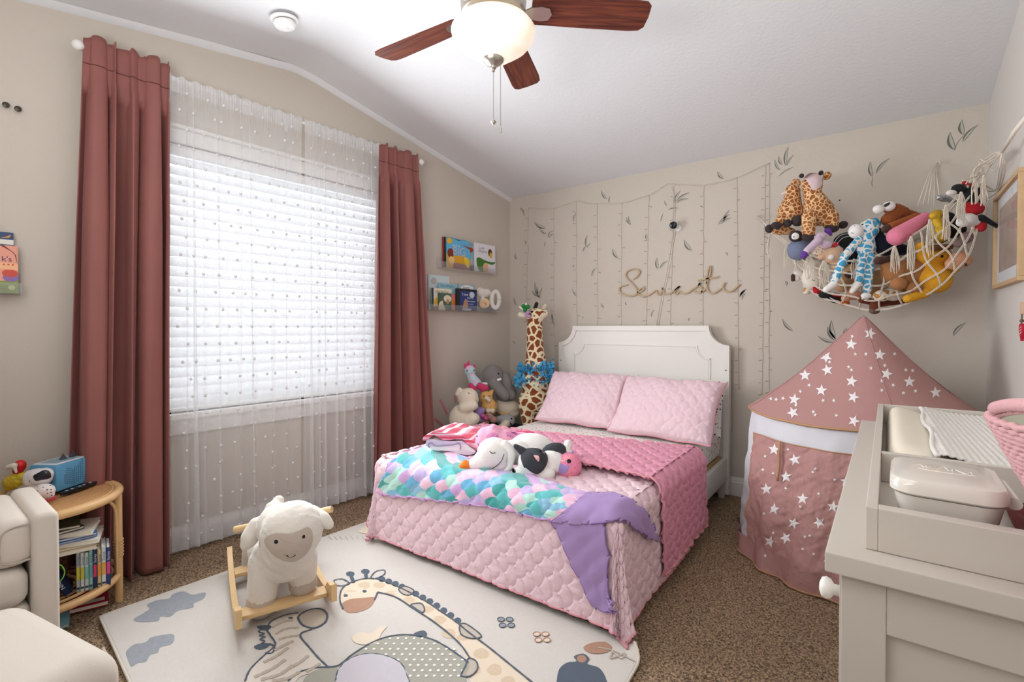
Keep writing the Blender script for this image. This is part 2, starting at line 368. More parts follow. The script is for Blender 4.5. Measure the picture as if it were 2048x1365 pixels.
for a, b in ((U0, U1),):
    fr = wbox('window_frame', a, a+0.05, ZS, ZH, -0.12, -0.07, M_vinyl, win); wbox('stile', b-0.05, b, ZS, ZH, -0.12, -0.07, M_vinyl, fr)
    for z in (ZS, ZH-0.05): wbox('rail', a+0.05, b-0.05, z, z+0.05, -0.12, -0.07, M_vinyl, fr)
    gm = mat('clear_window_glass', 'ffffff', 0.0, Transmission_Weight=1.0, IOR=1.01)
    wbox('pane', a+0.05, b-0.05, ZS+0.05, ZH-0.05, -0.097, -0.093, gm, fr, 0)
# venetian blind: every slat
ms = bpy.data.materials.new('translucent_white_slat'); ms.use_nodes = True; T = NT(ms)
T.b.inputs['Base Color'].default_value = rgb('f4f4f2'); T.b.inputs['Roughness'].default_value = 0.5
tl = T.n('ShaderNodeBsdfTranslucent'); tl.inputs[0].default_value = (0.95, 0.97, 1, 1); mx = T.n('ShaderNodeMixShader'); mx.inputs[0].default_value = 0.46
T.l(T.b.outputs[0], mx.inputs[1]); T.l(tl.outputs[0], mx.inputs[2]); T.l(mx.outputs[0], T.t.nodes['Material Output'].inputs[0])
bl = thing('window_blind', wp(um, ZS+0.01, -0.03), 'white wide-slat window blind behind the dotted sheer curtains', 'blind')
wbox('headrail', U0+0.01, U1-0.01, ZH-0.055, ZH-0.004, -0.06, -0.005, M_vinyl, bl)
ns = 25; z0 = ZS+0.055; z1 = ZH-0.085; pitch = (z1-z0)/(ns-1)
def slat(z):
    a = math.radians(-56); pts = []
    for t in np.linspace(-0.032, 0.032, 5):
        cam_ = 0.0035*(1-(t/0.032)**2); pts.append((-0.033+t*math.cos(a)-cam_*math.sin(a), z+t*math.sin(a)*1.0+cam_*math.cos(a)))
    v = []
    for u in (U0+0.012, U1-0.012):
        for o, zz in pts: v.append(wp(u, zz, o))
        for o, zz in reversed(pts): v.append(wp(u, zz-0.002, o+0.0015))
    return v, [(k, (k+1) % 10, 10+(k+1) % 10, 10+k) for k in range(10)]+[tuple(range(10)), tuple(range(19, 9, -1))]
v, f = slat(z0); s0 = make('slat', v, f, ms, bl, smooth=40)
for i in range(1, ns): copy_to(s0, (0, 0, pitch*i), bl)
wbox('bottom_rail', U0+0.012, U1-0.012, ZS+0.006, ZS+0.024, -0.06, -0.008, M_vinyl, bl)
for u in (U0+0.15, um-0.25, um+0.3, U1-0.15): G().tube([wp(u, ZS+0.01, -0.003), wp(u, ZH-0.02, -0.003)], 0.0012, 5).out('ladder_cord', M_vinyl, bl)
# ------------------------------------------------------------------ curtains
rod = thing('curtain_rod', wp(2.2, 2.49, 0.1), 'white curtain rod with ball finials above the window', 'curtain rod')
ZR = 2.497
G().tube([wp(1.2, ZR-0.012, 0.088), wp(3.15, ZR+0.005, 0.088)], 0.009, 12).out('pole', M_trim, rod, smooth=40)
for u in (1.178, 3.178): G().ell(wp(u, ZR+(0.008 if u > 2 else -0.012), 0.1), 0.024).out('finial', M_trim, rod, smooth=True)
for u in (1.22, 2.18, 3.13): G().box((u-0.012, ZR-0.06, 0), (u+0.012, ZR+0.02, 0.012), 0.002, lambda p: wp(*p)).tube([wp(u, ZR-0.015, 0.01), wp(u, ZR-0.015, 0.1)], 0.006, 8).out('bracket', M_trim, rod, smooth=40)
m_vel = mat('dusty_rose_velvet', '8c5650', 0.7, sheen=0.8, bump=0.15, bscale=500, var=0.12, vscale=5)
T = NT(m_vel)
def drape(name, ut, ub, n, amp, seed, label, ztop=2.53, obot=0.16, lean=0.0):
    rs = np.random.default_rng(seed); nu, nv = 260, 90; t = np.linspace(0, 1, nu)
    ph = np.cumsum(0.5+rs.random(nu)*1.0); ph = np.interp(t, np.linspace(0, 1, n*2+1), np.cumsum(np.r_[0, 0.3+1.5*rs.random(n*2)])); ph = ph/ph[-1]*n*2*math.pi
    am = np.interp(t, np.linspace(0, 1, 9), 0.6+0.7*rs.random(9)); z = np.linspace(0.004, 1, nv); V = []
    for j, q in enumerate(z):
        zz = ztop*q; f = 1-q                               # f: 0 at the top
        a = amp*am*(0.55+0.6*min(1, f*3)); u = (ut[0]*q+ub[0]*f)*(1-t)+(ut[1]*q+ub[1]*f)*t
        w = np.sin(ph); w = np.sign(w)*np.abs(w)**0.7
        o = 0.1+0.01*0+ (obot-0.1)*f**1.5 + a*w*(1 if q < 0.93 else 0.62)+0.006*np.sin(ph*0.5+q*5)+0.012*np.sin(ph*2.3+seed+q*2)*f
        o = np.where(q > 0.9, np.maximum(o, 0.104), np.maximum(o, 0.03)); u = u+a*0.45*np.cos(ph)*np.sin(ph*0.37+1.0+f)
        dz = 0.012*np.abs(np.sin(ph*0.5))*(q > 0.97)
        for i in range(nu): V.append(wp(u[i], zz+dz[i]+0.018*max(0, w[i])*(q > 0.985), o[i]))
    ob = make(name, np.array(V), grid_faces(nv, nu), m_vel, smooth=True, label=label, cat='curtain')
    s = ob.modifiers.new('thickness', 'SOLIDIFY'); s.thickness = 0.004; s.offset = 0
    zi = int(nv*0.945); K = np.array(V).reshape(nv, nu, 3)
    G().tube(K[zi]+WN*0.003, 0.0022, 5).out('pocket_seam', mat('dark_rose_thread', '5f3634', 0.9), ob, smooth=True)
    return ob
drape('velvet_curtain', (2.815, 3.158), (2.86, 3.235), 5, 0.05, 5, 'dusty rose velvet curtain at the left end of the window, nearest the armchair', 2.545)
drape('velvet_curtain', (1.2, 1.567), (1.11, 1.66), 4, 0.05, 11, 'dusty rose velvet curtain at the right end of the window, beside the book ledges', 2.51)
# sheers
msh = bpy.data.materials.new('white_sheer_voile'); msh.use_nodes = True; T = NT(msh); T.b.inputs['Base Color'].default_value = rgb('f6f6f6'); T.b.inputs['Roughness'].default_value = 0.9
tl = T.n('ShaderNodeBsdfTranslucent'); tl.inputs[0].default_value = (0.96, 0.97, 1, 1); mx = T.n('ShaderNodeMixShader'); mx.inputs[0].default_value = 0.5
tr = T.n('ShaderNodeBsdfTransparent'); m2 = T.n('ShaderNodeMixShader')
lw = T.n('ShaderNodeLayerWeight'); lw.inputs[0].default_value = 0.35; mp = T.n('ShaderNodeMapRange'); mp.inputs[3].default_value = 0.66; mp.inputs[4].default_value = 0.1
T.l(lw.outputs['Facing'], mp.inputs[0]); T.l(mp.outputs[0], m2.inputs[0])
T.l(T.b.outputs[0], mx.inputs[1]); T.l(tl.outputs[0], mx.inputs[2]); T.l(mx.outputs[0], m2.inputs[1]); T.l(tr.outputs[0], m2.inputs[2]); T.l(m2.outputs[0], T.t.nodes['Material Output'].inputs[0])
mdot = bpy.data.materials.new('white_tufted_dot'); mdot.use_nodes = True; T = NT(mdot); T.b.inputs['Base Color'].default_value = rgb('dedede'); T.b.inputs['Roughness'].default_value = 0.95
def sheer(u0, u1, n, seed, label, zt=2.512, zb=0.03):
    rs = np.random.default_rng(seed); nu, nv = 300, 60; t = np.linspace(0, 1, nu)
    th = thing('sheer_curtain', wp((u0+u1)/2, zb, 0.07), label, 'curtain', group='dotted white sheer curtains')
    ph = np.interp(t, np.linspace(0, 1, n*2+1), np.cumsum(np.r_[0, 0.25+1.5*rs.random(n*2)**2])); ph = ph/ph[-1]*n*2*math.pi
    am = np.interp(t, np.linspace(0, 1, 14), 0.25+0.9*rs.random(14)); V = []; fns = []
    def pos(tt, q):
        f = 1-q; p = np.interp(tt, t, ph); a = 0.02*np.interp(tt, t, am)*(0.45+0.75*f); u = u0+(u1-u0)*tt+a*0.9*np.cos(p*1.0+0.6*f)
        o = 0.104+0.6*a*np.sin(p)*(1+f)-0.02*f+0.004*np.sin(tt*90*math.pi+seed)*(q > 0.95); o = max(o, 0.102 if q > 0.95 else 0.03)
        return wp(u, zb+(zt-zb)*q+0.006*math.sin(tt*70)*(q > 0.99), o)
    for j in range(nv):
        for i in range(nu): V.append(pos(t[i], j/(nv-1)))
    V = np.array(V); make('voile', V, grid_faces(nv, nu), msh, th, smooth=True)
    # heading and hem: doubled cloth just in front
    K = V.reshape(nv, nu, 3)
    for nm, a, b in (('heading', 57, 60), ('hem', 0, 3)): make(nm, (K[a:b]+WN*0.0025).reshape(-1, 3), grid_faces(b-a, nu), msh, th, smooth=True)
    g = G(); rows = 26; colsn = int((u1-u0)/0.105*1.4)
    for r in range(rows):
        for c in range(colsn):
            tt = (c+0.5+(0.5 if r % 2 else 0)+0.15*rs.standard_normal()+0.12*math.sin(r*1.7))/colsn
            if not 0.02 < tt < 0.98: continue
            p = pos(tt, (r+0.6)/rows*0.985); g.ell(p+WN*0.002, (0.0075, 0.0075, 0.0085), 7, 5)
    g.out('pompom_dots', mdot, th, smooth=True, kind='stuff')
sheer(2.12, 2.822, 9, 3, 'white dotted sheer curtain panel next to the left velvet curtain')
sheer(1.562, 2.10, 9, 4, 'white dotted sheer curtain panel next to the right velvet curtain')
# ================================================================== BED
BR = math.radians(1.5); BPIV = np.array([-1.59, 3.66])
def bed(x, y, z):
    dx, dy = x-BPIV[0], y-BPIV[1]; return np.array([BPIV[0]+dx*math.cos(BR)-dy*math.sin(BR), BPIV[1]+dx*math.sin(BR)+dy*math.cos(BR), z])
bedM = lambda p: bed(*p)
b = thing('bed', (-1.59, 2.7, 0), 'white painted bed with scooped-corner panelled headboard against the back wall', 'bed')
def hb_out(inset=0.0, xl=-2.298, xr=-0.883, zt=1.222, zs=1.082, xs=0.142):
    xl += inset; xr -= inset; zt -= inset; r = xs; zb = 0.0; P = [(xl, 0.02+inset), (xr, 0.02+inset)]
    P += [(xr, zs-inset)]; cx, cz = xr+inset, zt+inset   # concave corner: arc about the missing outer corner
    rr = r+inset*0.9
    a0 = math.asin(min(1, inset/rr)); 
    for t in np.linspace(a0, math.pi/2-a0, 12): P.append((cx-rr*math.sin(t), cz-rr*math.cos(t)))
    cx = xl-inset
    for t in np.linspace(math.pi/2-a0, a0, 12): P.append((cx+rr*math.sin(t), cz-rr*math.cos(t)))
    P.append((xl, zs-inset)); out = []
    for p in P:
        if not out or math.dist(p, out[-1]) > 1e-4: out.append(p)
    return out
hf = lambda a, c, t: np.array([a, 3.66+t, c])
hb = G().prism(hb_out(0.0), hf, 0.012, 0.052).out('headboard', M_white, b)
o1 = hb_out(0.0); o2 = hb_out(0.04)
def ring(o1, o2, t0, t1):
    n = len(o1); v = [hf(*o1[i], t0) for i in range(n)]+[hf(*o2[i], t0) for i in range(n)]+[hf(*o1[i], t1) for i in range(n)]+[hf(*o2[i], t1) for i in range(n)]
    f = []
    for i in range(n): j = (i+1) % n; f += [(i, j, n+j, n+i), (j, i, 2*n+i, 2*n+j), (n+i, n+j, 3*n+j, 3*n+i)]
    return v, f
def resamp(P, k): # match vertex counts
    P = [np.array(p) for p in P]; L = [0]
    for i in range(len(P)): L.append(L[-1]+np.linalg.norm(P[(i+1) % len(P)]-P[i]))
    out = []
    for s in np.linspace(0, L[-1], k, endpoint=False):
        i = max(0, np.searchsorted(L, s, 'right')-1); t = (s-L[i])/(L[i+1]-L[i]+1e-9); out.append(P[i % len(P)]*(1-t)+P[(i+1) % len(P)]*t)
    return out
v, f = ring(o1, o2, 0.0, 0.014) if len(o1) == len(o2) else ring(resamp(o1, 120), resamp(o2, 120), 0, 0.014)
make('raised_border', v, f, M_white, hb)
p1 = [(x, z) for x, z in hb_out(0, -2.15, -1.012, 1.076, 0.985, 0.095)]; p1 = [(x, max(z, 0.35)) for x, z in p1]
p2 = [(x, z) for x, z in hb_out(0.011, -2.15, -1.012, 1.076, 0.985, 0.095)]; p2 = [(x, max(z, 0.35)) for x, z in p2]
v, f = ring(p1, p2, 0.005, 0.014); make('panel_moulding', v, f, M_white, hb)
pin = G().prism([(x, max(z, 0.35)) for x, z in hb_out(0.014, -2.15, -1.012, 1.076, 0.985, 0.095)], hf, 0.008, 0.014).out('panel', M_white, hb)
for x in (-2.275, -0.905): G().lathe([(0.004, 0), (0.004, 0.003), (0.0, 0.003)], hf(x, 0.92 if x < -2 else 0.905, 0.0), 10, (0, -1, 0)).out('screw_hole', mat('dark_hole', '2a2624'), hb)
for nm, x0, x1 in (('side_rail', -0.925, -0.893), ('side_rail', -2.29, -2.26)):
    G().box((x0, 1.74, 0.127), (x1, 3.66, 0.281), 0.004, bedM).out(nm, M_white, b, smooth=30)
G().box((-2.29, 1.735, 0.127), (-0.893, 1.765, 0.281), 0.004, bedM).out('foot_rail', M_white, b, smooth=30)
def leg(x, y):
    v = []
    for z, s in ((0.0, 0.017), (0.118, 0.028), (0.118, 0.03), (0.135, 0.03)): v += [bed(x+a*s, y+c*s, z) for a, c in ((-1, -1), (1, -1), (1, 1), (-1, 1))]
    f = [(0, 3, 2, 1), (12, 13, 14, 15)]+[(4*i+k, 4*i+(k+1) % 4, 4*i+4+(k+1) % 4, 4*i+4+k) for i in range(3) for k in range(4)]
    make('leg', v, f, M_white, b)
for x in (-0.925, -2.26):
    for y in (1.79, 3.625): leg(x, y)
# mattress in a fitted floral sheet
m_flo = spots('tiny_floral_cotton', 'f1e9e2', 'b5465a', 38, 0.26, 'f1', third='57503c', bump=0.1, jitter=0.75)
def rbox(x0, x1, y0, y1, z0, z1, r, fn, n=6):
    bm = bmesh.new(); bmesh.ops.create_cube(bm, size=1); 
    for v in bm.verts: v.co = Vector(((v.co.x+.5)*(x1-x0)+x0, (v.co.y+.5)*(y1-y0)+y0, (v.co.z+.5)*(z1-z0)+z0))
    bmesh.ops.bevel(bm, geom=bm.edges[:], offset=r, segments=n, profile=0.5, affect='EDGES')
    return G().bm(bm, fn)
ZM = 0.462
mt = rbox(-2.255, -0.93, 1.77, 3.63, 0.285, ZM, 0.05, bedM).out('mattress', m_flo, b, smooth=50, label='mattress in a white fitted sheet with tiny red flowers')
G().box((-2.25, 1.78, 0.2), (-0.93, 3.64, 0.284), 0, bedM).out('slat_base', mat('slat_pine', 'c9a877', 0.7), b)
# ------------------------------------------------------------------ quilting: scalloped cells
def scallop(x, y, s=0.092):
    """distance inside the top-most clamshell disc; rows overlap downwards"""
    best = np.zeros_like(x); done = np.zeros(x.shape, bool); R = s*0.56
    r0 = np.floor(y/(s*0.5)).astype(int)
    for k in range(-2, 3):
        r = r0+k; off = np.where(r % 2 == 0, 0.0, s*0.5); ci = np.floor((x-off)/s)
        cx = off+(ci+0.5)*s+0.008*(hsh(ci, r, 3)-0.5); cy = r*(s*0.5); d = R-np.hypot(x-cx, y-cy)
        m = (d > 0) & ~done; best = np.where(m, d, best); done |= m
    return best
def puff(x, y, s=0.092, hgt=0.011):
    jx = x+0.010*(vnoise(x*11, y*11, 21)-0.5); jy = y+0.010*(vnoise(x*11, y*11, 33)-0.5)
    d = scallop(jy, jx, s); h = hgt*(1-np.exp(-d/0.007))+0.25*hgt*np.clip(d/0.05, 0, 1)
    wr = vnoise(x*46+y*20, y*30-x*12, 4)-0.5; wr2 = vnoise(x*24+5, y*60, 8)-0.5
    return h+0.0065*wr*np.exp(-d/0.025)+0.0035*wr2
M_pinkq = mat('pale_pink_quilted_cotton', 'e8cad2', 0.75, sheen=0.2, bump=0.55, bscale=42, bdist=0.006)
M_rose = mat('rose_pink_quilted_cotton', 'dd97ad', 0.75, sheen=0.2, bump=0.5, bscale=45, bdist=0.006)
M_pipe = mat('pink_piping', 'd9959f', 0.8, sheen=0.2)
XL, XRR, YF = -2.292, -0.885, 1.73         # bed edges under the quilt (bed frame coordinates)
def drape_pt(x, y, ztop, lift, n_lift, flare_k=1.0, droop=0.455, seed=0):
    """cloth coordinates -> bed coordinates; x right of XRR hangs at the side, y below YF hangs at the foot"""
    x = np.asarray(x, float); y = np.asarray(y, float); r = 0.05
    ex = np.maximum(x-XRR, 0); ey = np.maximum(YF-y, 0); exl = np.maximum(XL-x, 0)
    ex2 = ex+exl; sgn = np.where(exl > 0, -1.0, 1.0); th = np.arctan2(ex2, ey+1e-9); rho = np.hypot(ex2, ey)*(1-0.15*np.sin(2*th)**2)
    # rounded shoulder then hang
    arc = r*math.pi/2; fr = np.clip(rho/arc, 0, 1)*math.pi/2
    hor = np.where(rho < arc, r*np.sin(fr), r); ver = np.where(rho < arc, r*(1-np.cos(fr)), r+(rho-arc))
    h = np.clip(ver/droop, 0, 1.2); corner = np.sin(2*th)**1.0
    lean = 0.06*h+flare_k*corner*(0.24*h+0.2*np.sin(6*th+0.6)*h)+0.016*np.sin(11*(x-y)+seed)*h**1.5+0.012*np.sin(23*(x+0.3*y)+seed)*h**2
    zz = ztop-ver*np.sqrt(np.clip(1-(lean*0.9)**2, 0.3, 1)); over = np.clip(0.026-zz, 0, None); zz = np.maximum(zz, 0.026)
    hor = hor+lean*ver*0.95*0.5+over*0.75
    dx = np.where(rho > 1e-6, np.sin(th), 0)*sgn; dy = np.where(rho > 1e-6, -np.cos(th), 0)
    bx = np.clip(x, XL, XRR)-0*r; by = np.maximum(y, YF); bx = bx+dx*(hor-r*0.6); by = by+dy*(hor-r*0.6)
    edge_n = np.clip(rho/arc, 0, 1)*math.pi/2; nxn = dx*np.sin(edge_n); nyn = dy*np.sin(edge_n); nzn = np.cos(edge_n)
    bx = bx+nxn*lift; by = by+nyn*lift; zz = zz+nzn*lift
    return np.stack([bx, by, zz], -1)
def bedA(P):
    x, y = P[..., 0]-BPIV[0], P[..., 1]-BPIV[1]
    return np.stack([BPIV[0]+x*math.cos(BR)-y*math.sin(BR), BPIV[1]+x*math.sin(BR)+y*math.cos(BR), P[..., 2]], -1)
def quilt(name, x0, x1, y0, y1, mtl, ztop, label, cat, step=0.0052, extra=0.0, topwav=None, side=None, foot=None):
    nx = int((x1-x0)/step); ny = int((y1-y0)/step); xs = np.linspace(x0, x1, nx); ys = np.linspace(y0, y1, ny)
    X_, Y_ = np.meshgrid(xs, ys, indexing='ij')
    if topwav is not None: X_, Y_ = topwav(X_, Y_)
    L = puff(X_, Y_)+0.004+extra
    P = bedA(drape_pt(X_, Y_, ztop, L, None)); v = P.reshape(-1, 3)
    o = make(name, v, grid_faces(nx, ny), mtl, smooth=True, label=label, cat=cat)
    s = o.modifiers.new('thickness', 'SOLIDIFY'); s.thickness = 0.008; s.offset = -1
    # piping round the edge
    E = np.concatenate([P[:, 0], P[-1, 1:], P[::-1, -1][1:], P[0, ::-1][1:]])
    G().tube(E[::3], 0.0045, 6).out('piping', M_pipe, o, smooth=True); return o
ZQ = ZM+0.012
def qw(X_, Y_): return X_, Y_
Q = quilt('quilt', XL-0.40, XRR+0.455, YF-0.455, 2.62, M_pinkq, ZQ, 'pale pink scallop-quilted bedspread hanging to the floor at the foot of the bed', 'bedspread')
# darker folded band
def fw2(X_, Y_):
    t = (Y_-2.1)/(2.84-2.1); top = 2.62+0.2*np.clip((X_+1.9)/1.0, 0, 1.05)+0.1*np.clip(X_-XRR, 0, 1)*0; lo = 2.17-0.05*np.clip((X_+1.4)/0.5, 0, 1)
    return X_, lo+(top-lo)*t
FB = quilt('folded_quilt_band', XL-0.38, XRR+0.43, 2.1, 2.84, M_rose, ZQ+0.02, 'rose pink quilted blanket folded across the middle of the bed', 'blanket', extra=0.02, topwav=fw2)
# ------------------------------------------------------------------ pillows
def pillow(name, c, wd, ht, tk, tilt, yaw, mtl, label, roll=0.0, quilted=True, pipe=None, group=None):
    n = 90; a = np.linspace(-1, 1, n); A, B = np.meshgrid(a, a, indexing='ij')
    prof = np.clip((1-np.abs(A)**2.6)*(1-np.abs(B)**2.6), 0, 1)**0.5
    ed = 1-0.05*(np.abs(A)**2)*(1-np.abs(B)**2)*0-0.06*np.cos(A*math.pi/2)*0
    PX = A*wd/2*(1-0.045*(1-B**2)); PY = B*ht/2*(1-0.06*(1-A**2)); T_ = prof*tk/2
    q = puff(PX+5, PY+3, 0.088, 0.010) if quilted else 0.002*vnoise(PX*30, PY*30)
    fl = (np.maximum(np.abs(A), np.abs(B)) > 0.965)
    R = np.array(Matrix.Rotation(yaw, 3, 'Z') @ Matrix.Rotation(tilt, 3, 'X') @ Matrix.Rotation(roll, 3, 'Z'))
    sag = -0.02*(1-B)*prof*0
    V1 = np.stack([PX, PY+sag, T_+q*(~fl)+0.012*np.sin(A*7+B*4)*(1-prof)], -1); V2 = np.stack([PX, PY+sag, -T_-0.3*q+0.012*np.sin(A*7+B*4)*(1-prof)-0.004], -1)
    v = np.concatenate([V1.reshape(-1, 3), V2.reshape(-1, 3)])@R.T+np.array(c)
    f1 = grid_faces(n, n); f2 = grid_faces(n, n, True)+n*n; idx = np.arange(n*n).reshape(n, n)
    per = np.concatenate([idx[:, 0], idx[-1, 1:], idx[::-1, -1][1:], idx[0, ::-1][1:-1]]); pn = np.roll(per, -1)
    f3 = np.stack([pn, per, per+n*n, pn+n*n], -1)
    o = make(name, v, np.concatenate([f1, f2, f3]), mtl, smooth=True, label=label, cat='pillow', group=group)
    if pipe is not None: E = v[per]; G().tube(np.vstack([E, E[:1]])[::2], 0.0045, 6).out('piping', pipe, o, smooth=True)
    return o
pillow('pillow', (-1.845, 3.28, 0.665), 0.66, 0.47, 0.16, math.radians(50), math.radians(3), M_pinkq, 'pale pink quilted pillow on the left, toward the giraffe', pipe=M_pipe, group='pale pink quilted pillows')
pillow('pillow', (-1.19, 3.235, 0.665), 0.70, 0.47, 0.16, math.radians(52), math.radians(-3), M_pinkq, 'pale pink quilted pillow on the right, toward the play tent', pipe=M_pipe, group='pale pink quilted pillows')
pillow('pillow', (-1.205, 3.47, 0.66), 0.68, 0.40, 0.13, math.radians(66), math.radians(-1), m_flo, 'white floral pillow standing behind the right pink pillow', quilted=False)
pillow('pillow', (-1.90, 3.50, 0.65), 0.62, 0.38, 0.12, math.radians(68), 0, m_flo, 'white floral pillow hidden behind the left pink pillow', quilted=False)
# ================================================================== CEILING FAN AND DETECTOR
M_nick = mat('brushed_nickel', 'b9b2a8', 0.35, 1.0)
M_chain = mat('bead_chain_metal', '8f877c', 0.4, 0.9)
fan_c = np.array([-1.24, 1.49, 0.0]); FZ = 2.455
fan = thing('ceiling_fan', fan_c+[0, 0, ceil_z(1.49)], 'five-blade ceiling fan with reddish wood blades and a lit glass bowl', 'ceiling fan')
mw = mat('mahogany_blade_veneer', '8e4a2a', 0.5, spec=0.3); T = NT(mw)
tc = T.n('ShaderNodeTexCoord'); mpn = T.n('ShaderNodeMapping'); mpn.inputs['Scale'].default_value = (1, 1, 1)
T.l(tc.outputs['UV'], mpn.inputs[0]); nz = T.n('ShaderNodeTexNoise'); nz.inputs['Scale'].default_value = 1.0; nz.inputs['Detail'].default_value = 6; nz.inputs['Distortion'].default_value = 0.6
mpn.inputs['Scale'].default_value = (5, 70, 1); T.l(mpn.outputs[0], nz.inputs[0]); r = T.n('ShaderNodeValToRGB'); e = r.color_ramp.elements; e[0].position = 0.35; e[0].color = rgb('4c221c'); e[1].position = 0.7; e[1].color = rgb('7c402b'); T.l(nz.outputs[0], r.inputs[0]); T.l(r.outputs[0], T.b.inputs['Base Color'])
blade_shape = [(0.15, -0.052), (0.17, -0.058), (0.35, -0.066), (0.56, -0.072), (0.6, -0.068), (0.618, -0.05), (0.622, 0), (0.618, 0.05), (0.6, 0.068), (0.56, 0.072), (0.35, 0.066), (0.17, 0.058), (0.15, 0.052)]
for k in range(5):
    a = math.radians(41+72*k); ca, sa = math.cos(a), math.sin(a); tl_ = math.radians(-12)
    def bf(u, v, t, ca=ca, sa=sa): 
        y = v*math.cos(tl_)-t*math.sin(tl_); z = v*math.sin(tl_)+t*math.cos(tl_); return fan_c+np.array([u*ca-y*sa, u*sa+y*ca, FZ+z])
    o = G().prism(blade_shape, bf, 0.0, 0.006).out('blade', mw, fan)
    uv = o.data.uv_layers.new(name='UVMap')
    for lp in o.data.loops:
        c = np.array(o.data.vertices[lp.vertex_index].co)+ORG[fan.name]-fan_c; uv.data[lp.index].uv = (c[0]*ca+c[1]*sa, -c[0]*sa+c[1]*ca)
    g = G(); iron = [(0.09, -0.012), (0.13, -0.015), (0.15, -0.028), (0.19, -0.034), (0.22, -0.028), (0.232, 0), (0.22, 0.028), (0.19, 0.034), (0.15, 0.028), (0.13, 0.015), (0.09, 0.012)]
    g.prism(iron, bf, -0.006, -0.0005).out('blade_iron', M_nick, fan)
g = G(); g.lathe([(0.0, FZ-0.035), (0.10, FZ-0.035), (0.125, FZ-0.02), (0.13, FZ+0.03), (0.125, FZ+0.09), (0.09, FZ+0.12), (0.03, FZ+0.13), (0.03, FZ+0.135), (0, FZ+0.135)], fan_c).out('motor_housing', M_nick, fan, smooth=35)
G().lathe([(0, FZ+0.13), (0.014, FZ+0.13), (0.014, ceil_z(1.49)-0.06), (0.0, ceil_z(1.49)-0.06)], fan_c, 16).out('downrod', M_nick, fan, smooth=35)
G().lathe([(0, ceil_z(1.49)-0.08), (0.03, ceil_z(1.49)-0.08), (0.06, ceil_z(1.49)-0.05), (0.075, ceil_z(1.49)-0.01), (0.075, ceil_z(1.49)+0.02), (0, ceil_z(1.49)+0.02)], fan_c).out('canopy', M_nick, fan, smooth=35)
G().lathe([(0, FZ-0.06), (0.06, FZ-0.06), (0.07, FZ-0.03), (0, FZ-0.03)], fan_c).out('light_kit', M_nick, fan, smooth=35)
mg = bpy.data.materials.new('lit_alabaster_glass'); mg.use_nodes = True; T = NT(mg); T.b.inputs['Base Color'].default_value = rgb('fff6ea'); T.b.inputs['Roughness'].default_value = 0.3
tc = T.n('ShaderNodeTexCoord'); n1 = T.n('ShaderNodeTexNoise'); n1.inputs['Scale'].default_value = 9; n1.inputs['Distortion'].default_value = 2.2; T.l(tc.outputs['Object'], n1.inputs[0])
r = T.n('ShaderNodeValToRGB'); e = r.color_ramp.elements; e[0].color = (1, 0.72, 0.42, 1); e[0].position = 0.3; e[1].color = (1, 0.93, 0.82, 1); e[1].position = 0.62; T.l(n1.outputs[0], r.inputs[0]); T.l(r.outputs[0], T.b.inputs['Emission Color']); T.b.inputs['Emission Strength'].default_value = 0.38
G().lathe([(0.10, FZ-0.052), (0.15, FZ-0.06), (0.166, FZ-0.082), (0.16, FZ-0.105), (0.14, FZ-0.13), (0.11, FZ-0.152), (0.085, FZ-0.168), (0.07, FZ-0.18), (0.045, FZ-0.188), (0, FZ-0.19)], fan_c, 48).out('glass_bowl', mg, fan, smooth=True)
G().lathe([(0, FZ-0.183), (0.042, FZ-0.184), (0.04, FZ-0.196), (0.026, FZ-0.208), (0.012, FZ-0.216), (0.011, FZ-0.224), (0.006, FZ-0.228), (0.006, FZ-0.236), (0, FZ-0.238)], fan_c, 28).out('bowl_finial', M_nick, fan, smooth=40)
pd = bpy.data.lights.new('fan_bulb', 'POINT'); po = bpy.data.objects.new('fan_bulb', pd); COL.objects.link(po); po.location = fan_c+[0, 0, FZ-0.075]; pd.energy = 4; pd.color = (1, 0.75, 0.48); pd.shadow_soft_size = 0.05
for (dx, dy, z1, fob) in ((0, 0, 2.03, 'a'), (0.028*RT[0]-0.0, 0.028*RT[1], 2.00, 'b')):
    zt = FZ-0.23 if fob == 'a' else FZ-0.2; g = G(); nb = int((zt-z1)/0.0042)
    for i in range(nb): g.ell(fan_c+[dx, dy, zt-i*0.0042], 0.0019, 5, 4)
    ch = g.out('pull_chain', M_chain, fan, smooth=True)
    if fob == 'a': G().lathe([(0, z1-0.022), (0.008, z1-0.014), (0.012, z1-0.008), (0.008, z1-0.004), (0.003, z1), (0, z1)], fan_c+[dx, dy, 0], 8).out('fob', M_nick, ch)
    else: G().lathe([(0, z1-0.022), (0.004, z1-0.02), (0.004, z1-0.002), (0, z1)], fan_c+[dx, dy, 0], 10).out('fob', M_nick, ch)
# smoke detector
sp = on_z(568, 38, 2.806); nrm = Vector((0, -0.152, 1)).normalized(); sd_ = thing('smoke_detector', sp, 'round white smoke detector on the ceiling above the left curtain', 'smoke detector')
M_pl = mat('white_plastic', 'e9e8e6', 0.45); dn = -np.array(nrm)
G().lathe([(0, 0), (0.068, 0), (0.068, 0.008), (0.06, 0.012), (0, 0.012)], sp, 36, dn).out('base_plate', M_pl, sd_, smooth=35)
G().lathe([(0, 0.012), (0.05, 0.012), (0.05, 0.017), (0, 0.017)], sp, 36, dn).out('vent_gap', mat('vent_shadow_plastic', '6b6a68', 0.8), sd_, smooth=35)  # solid ring, shade of the gap put into its dark grey
dh = G().lathe([(0, 0.017), (0.054, 0.017), (0.055, 0.03), (0.045, 0.042), (0.03, 0.046), (0, 0.046)], sp, 36, dn).out('sensor_head', M_pl, sd_, smooth=35)
G().lathe([(0, 0.046), (0.016, 0.046), (0.015, 0.05), (0, 0.05)], sp, 24, dn).out('test_button', M_pl, dh, smooth=35)
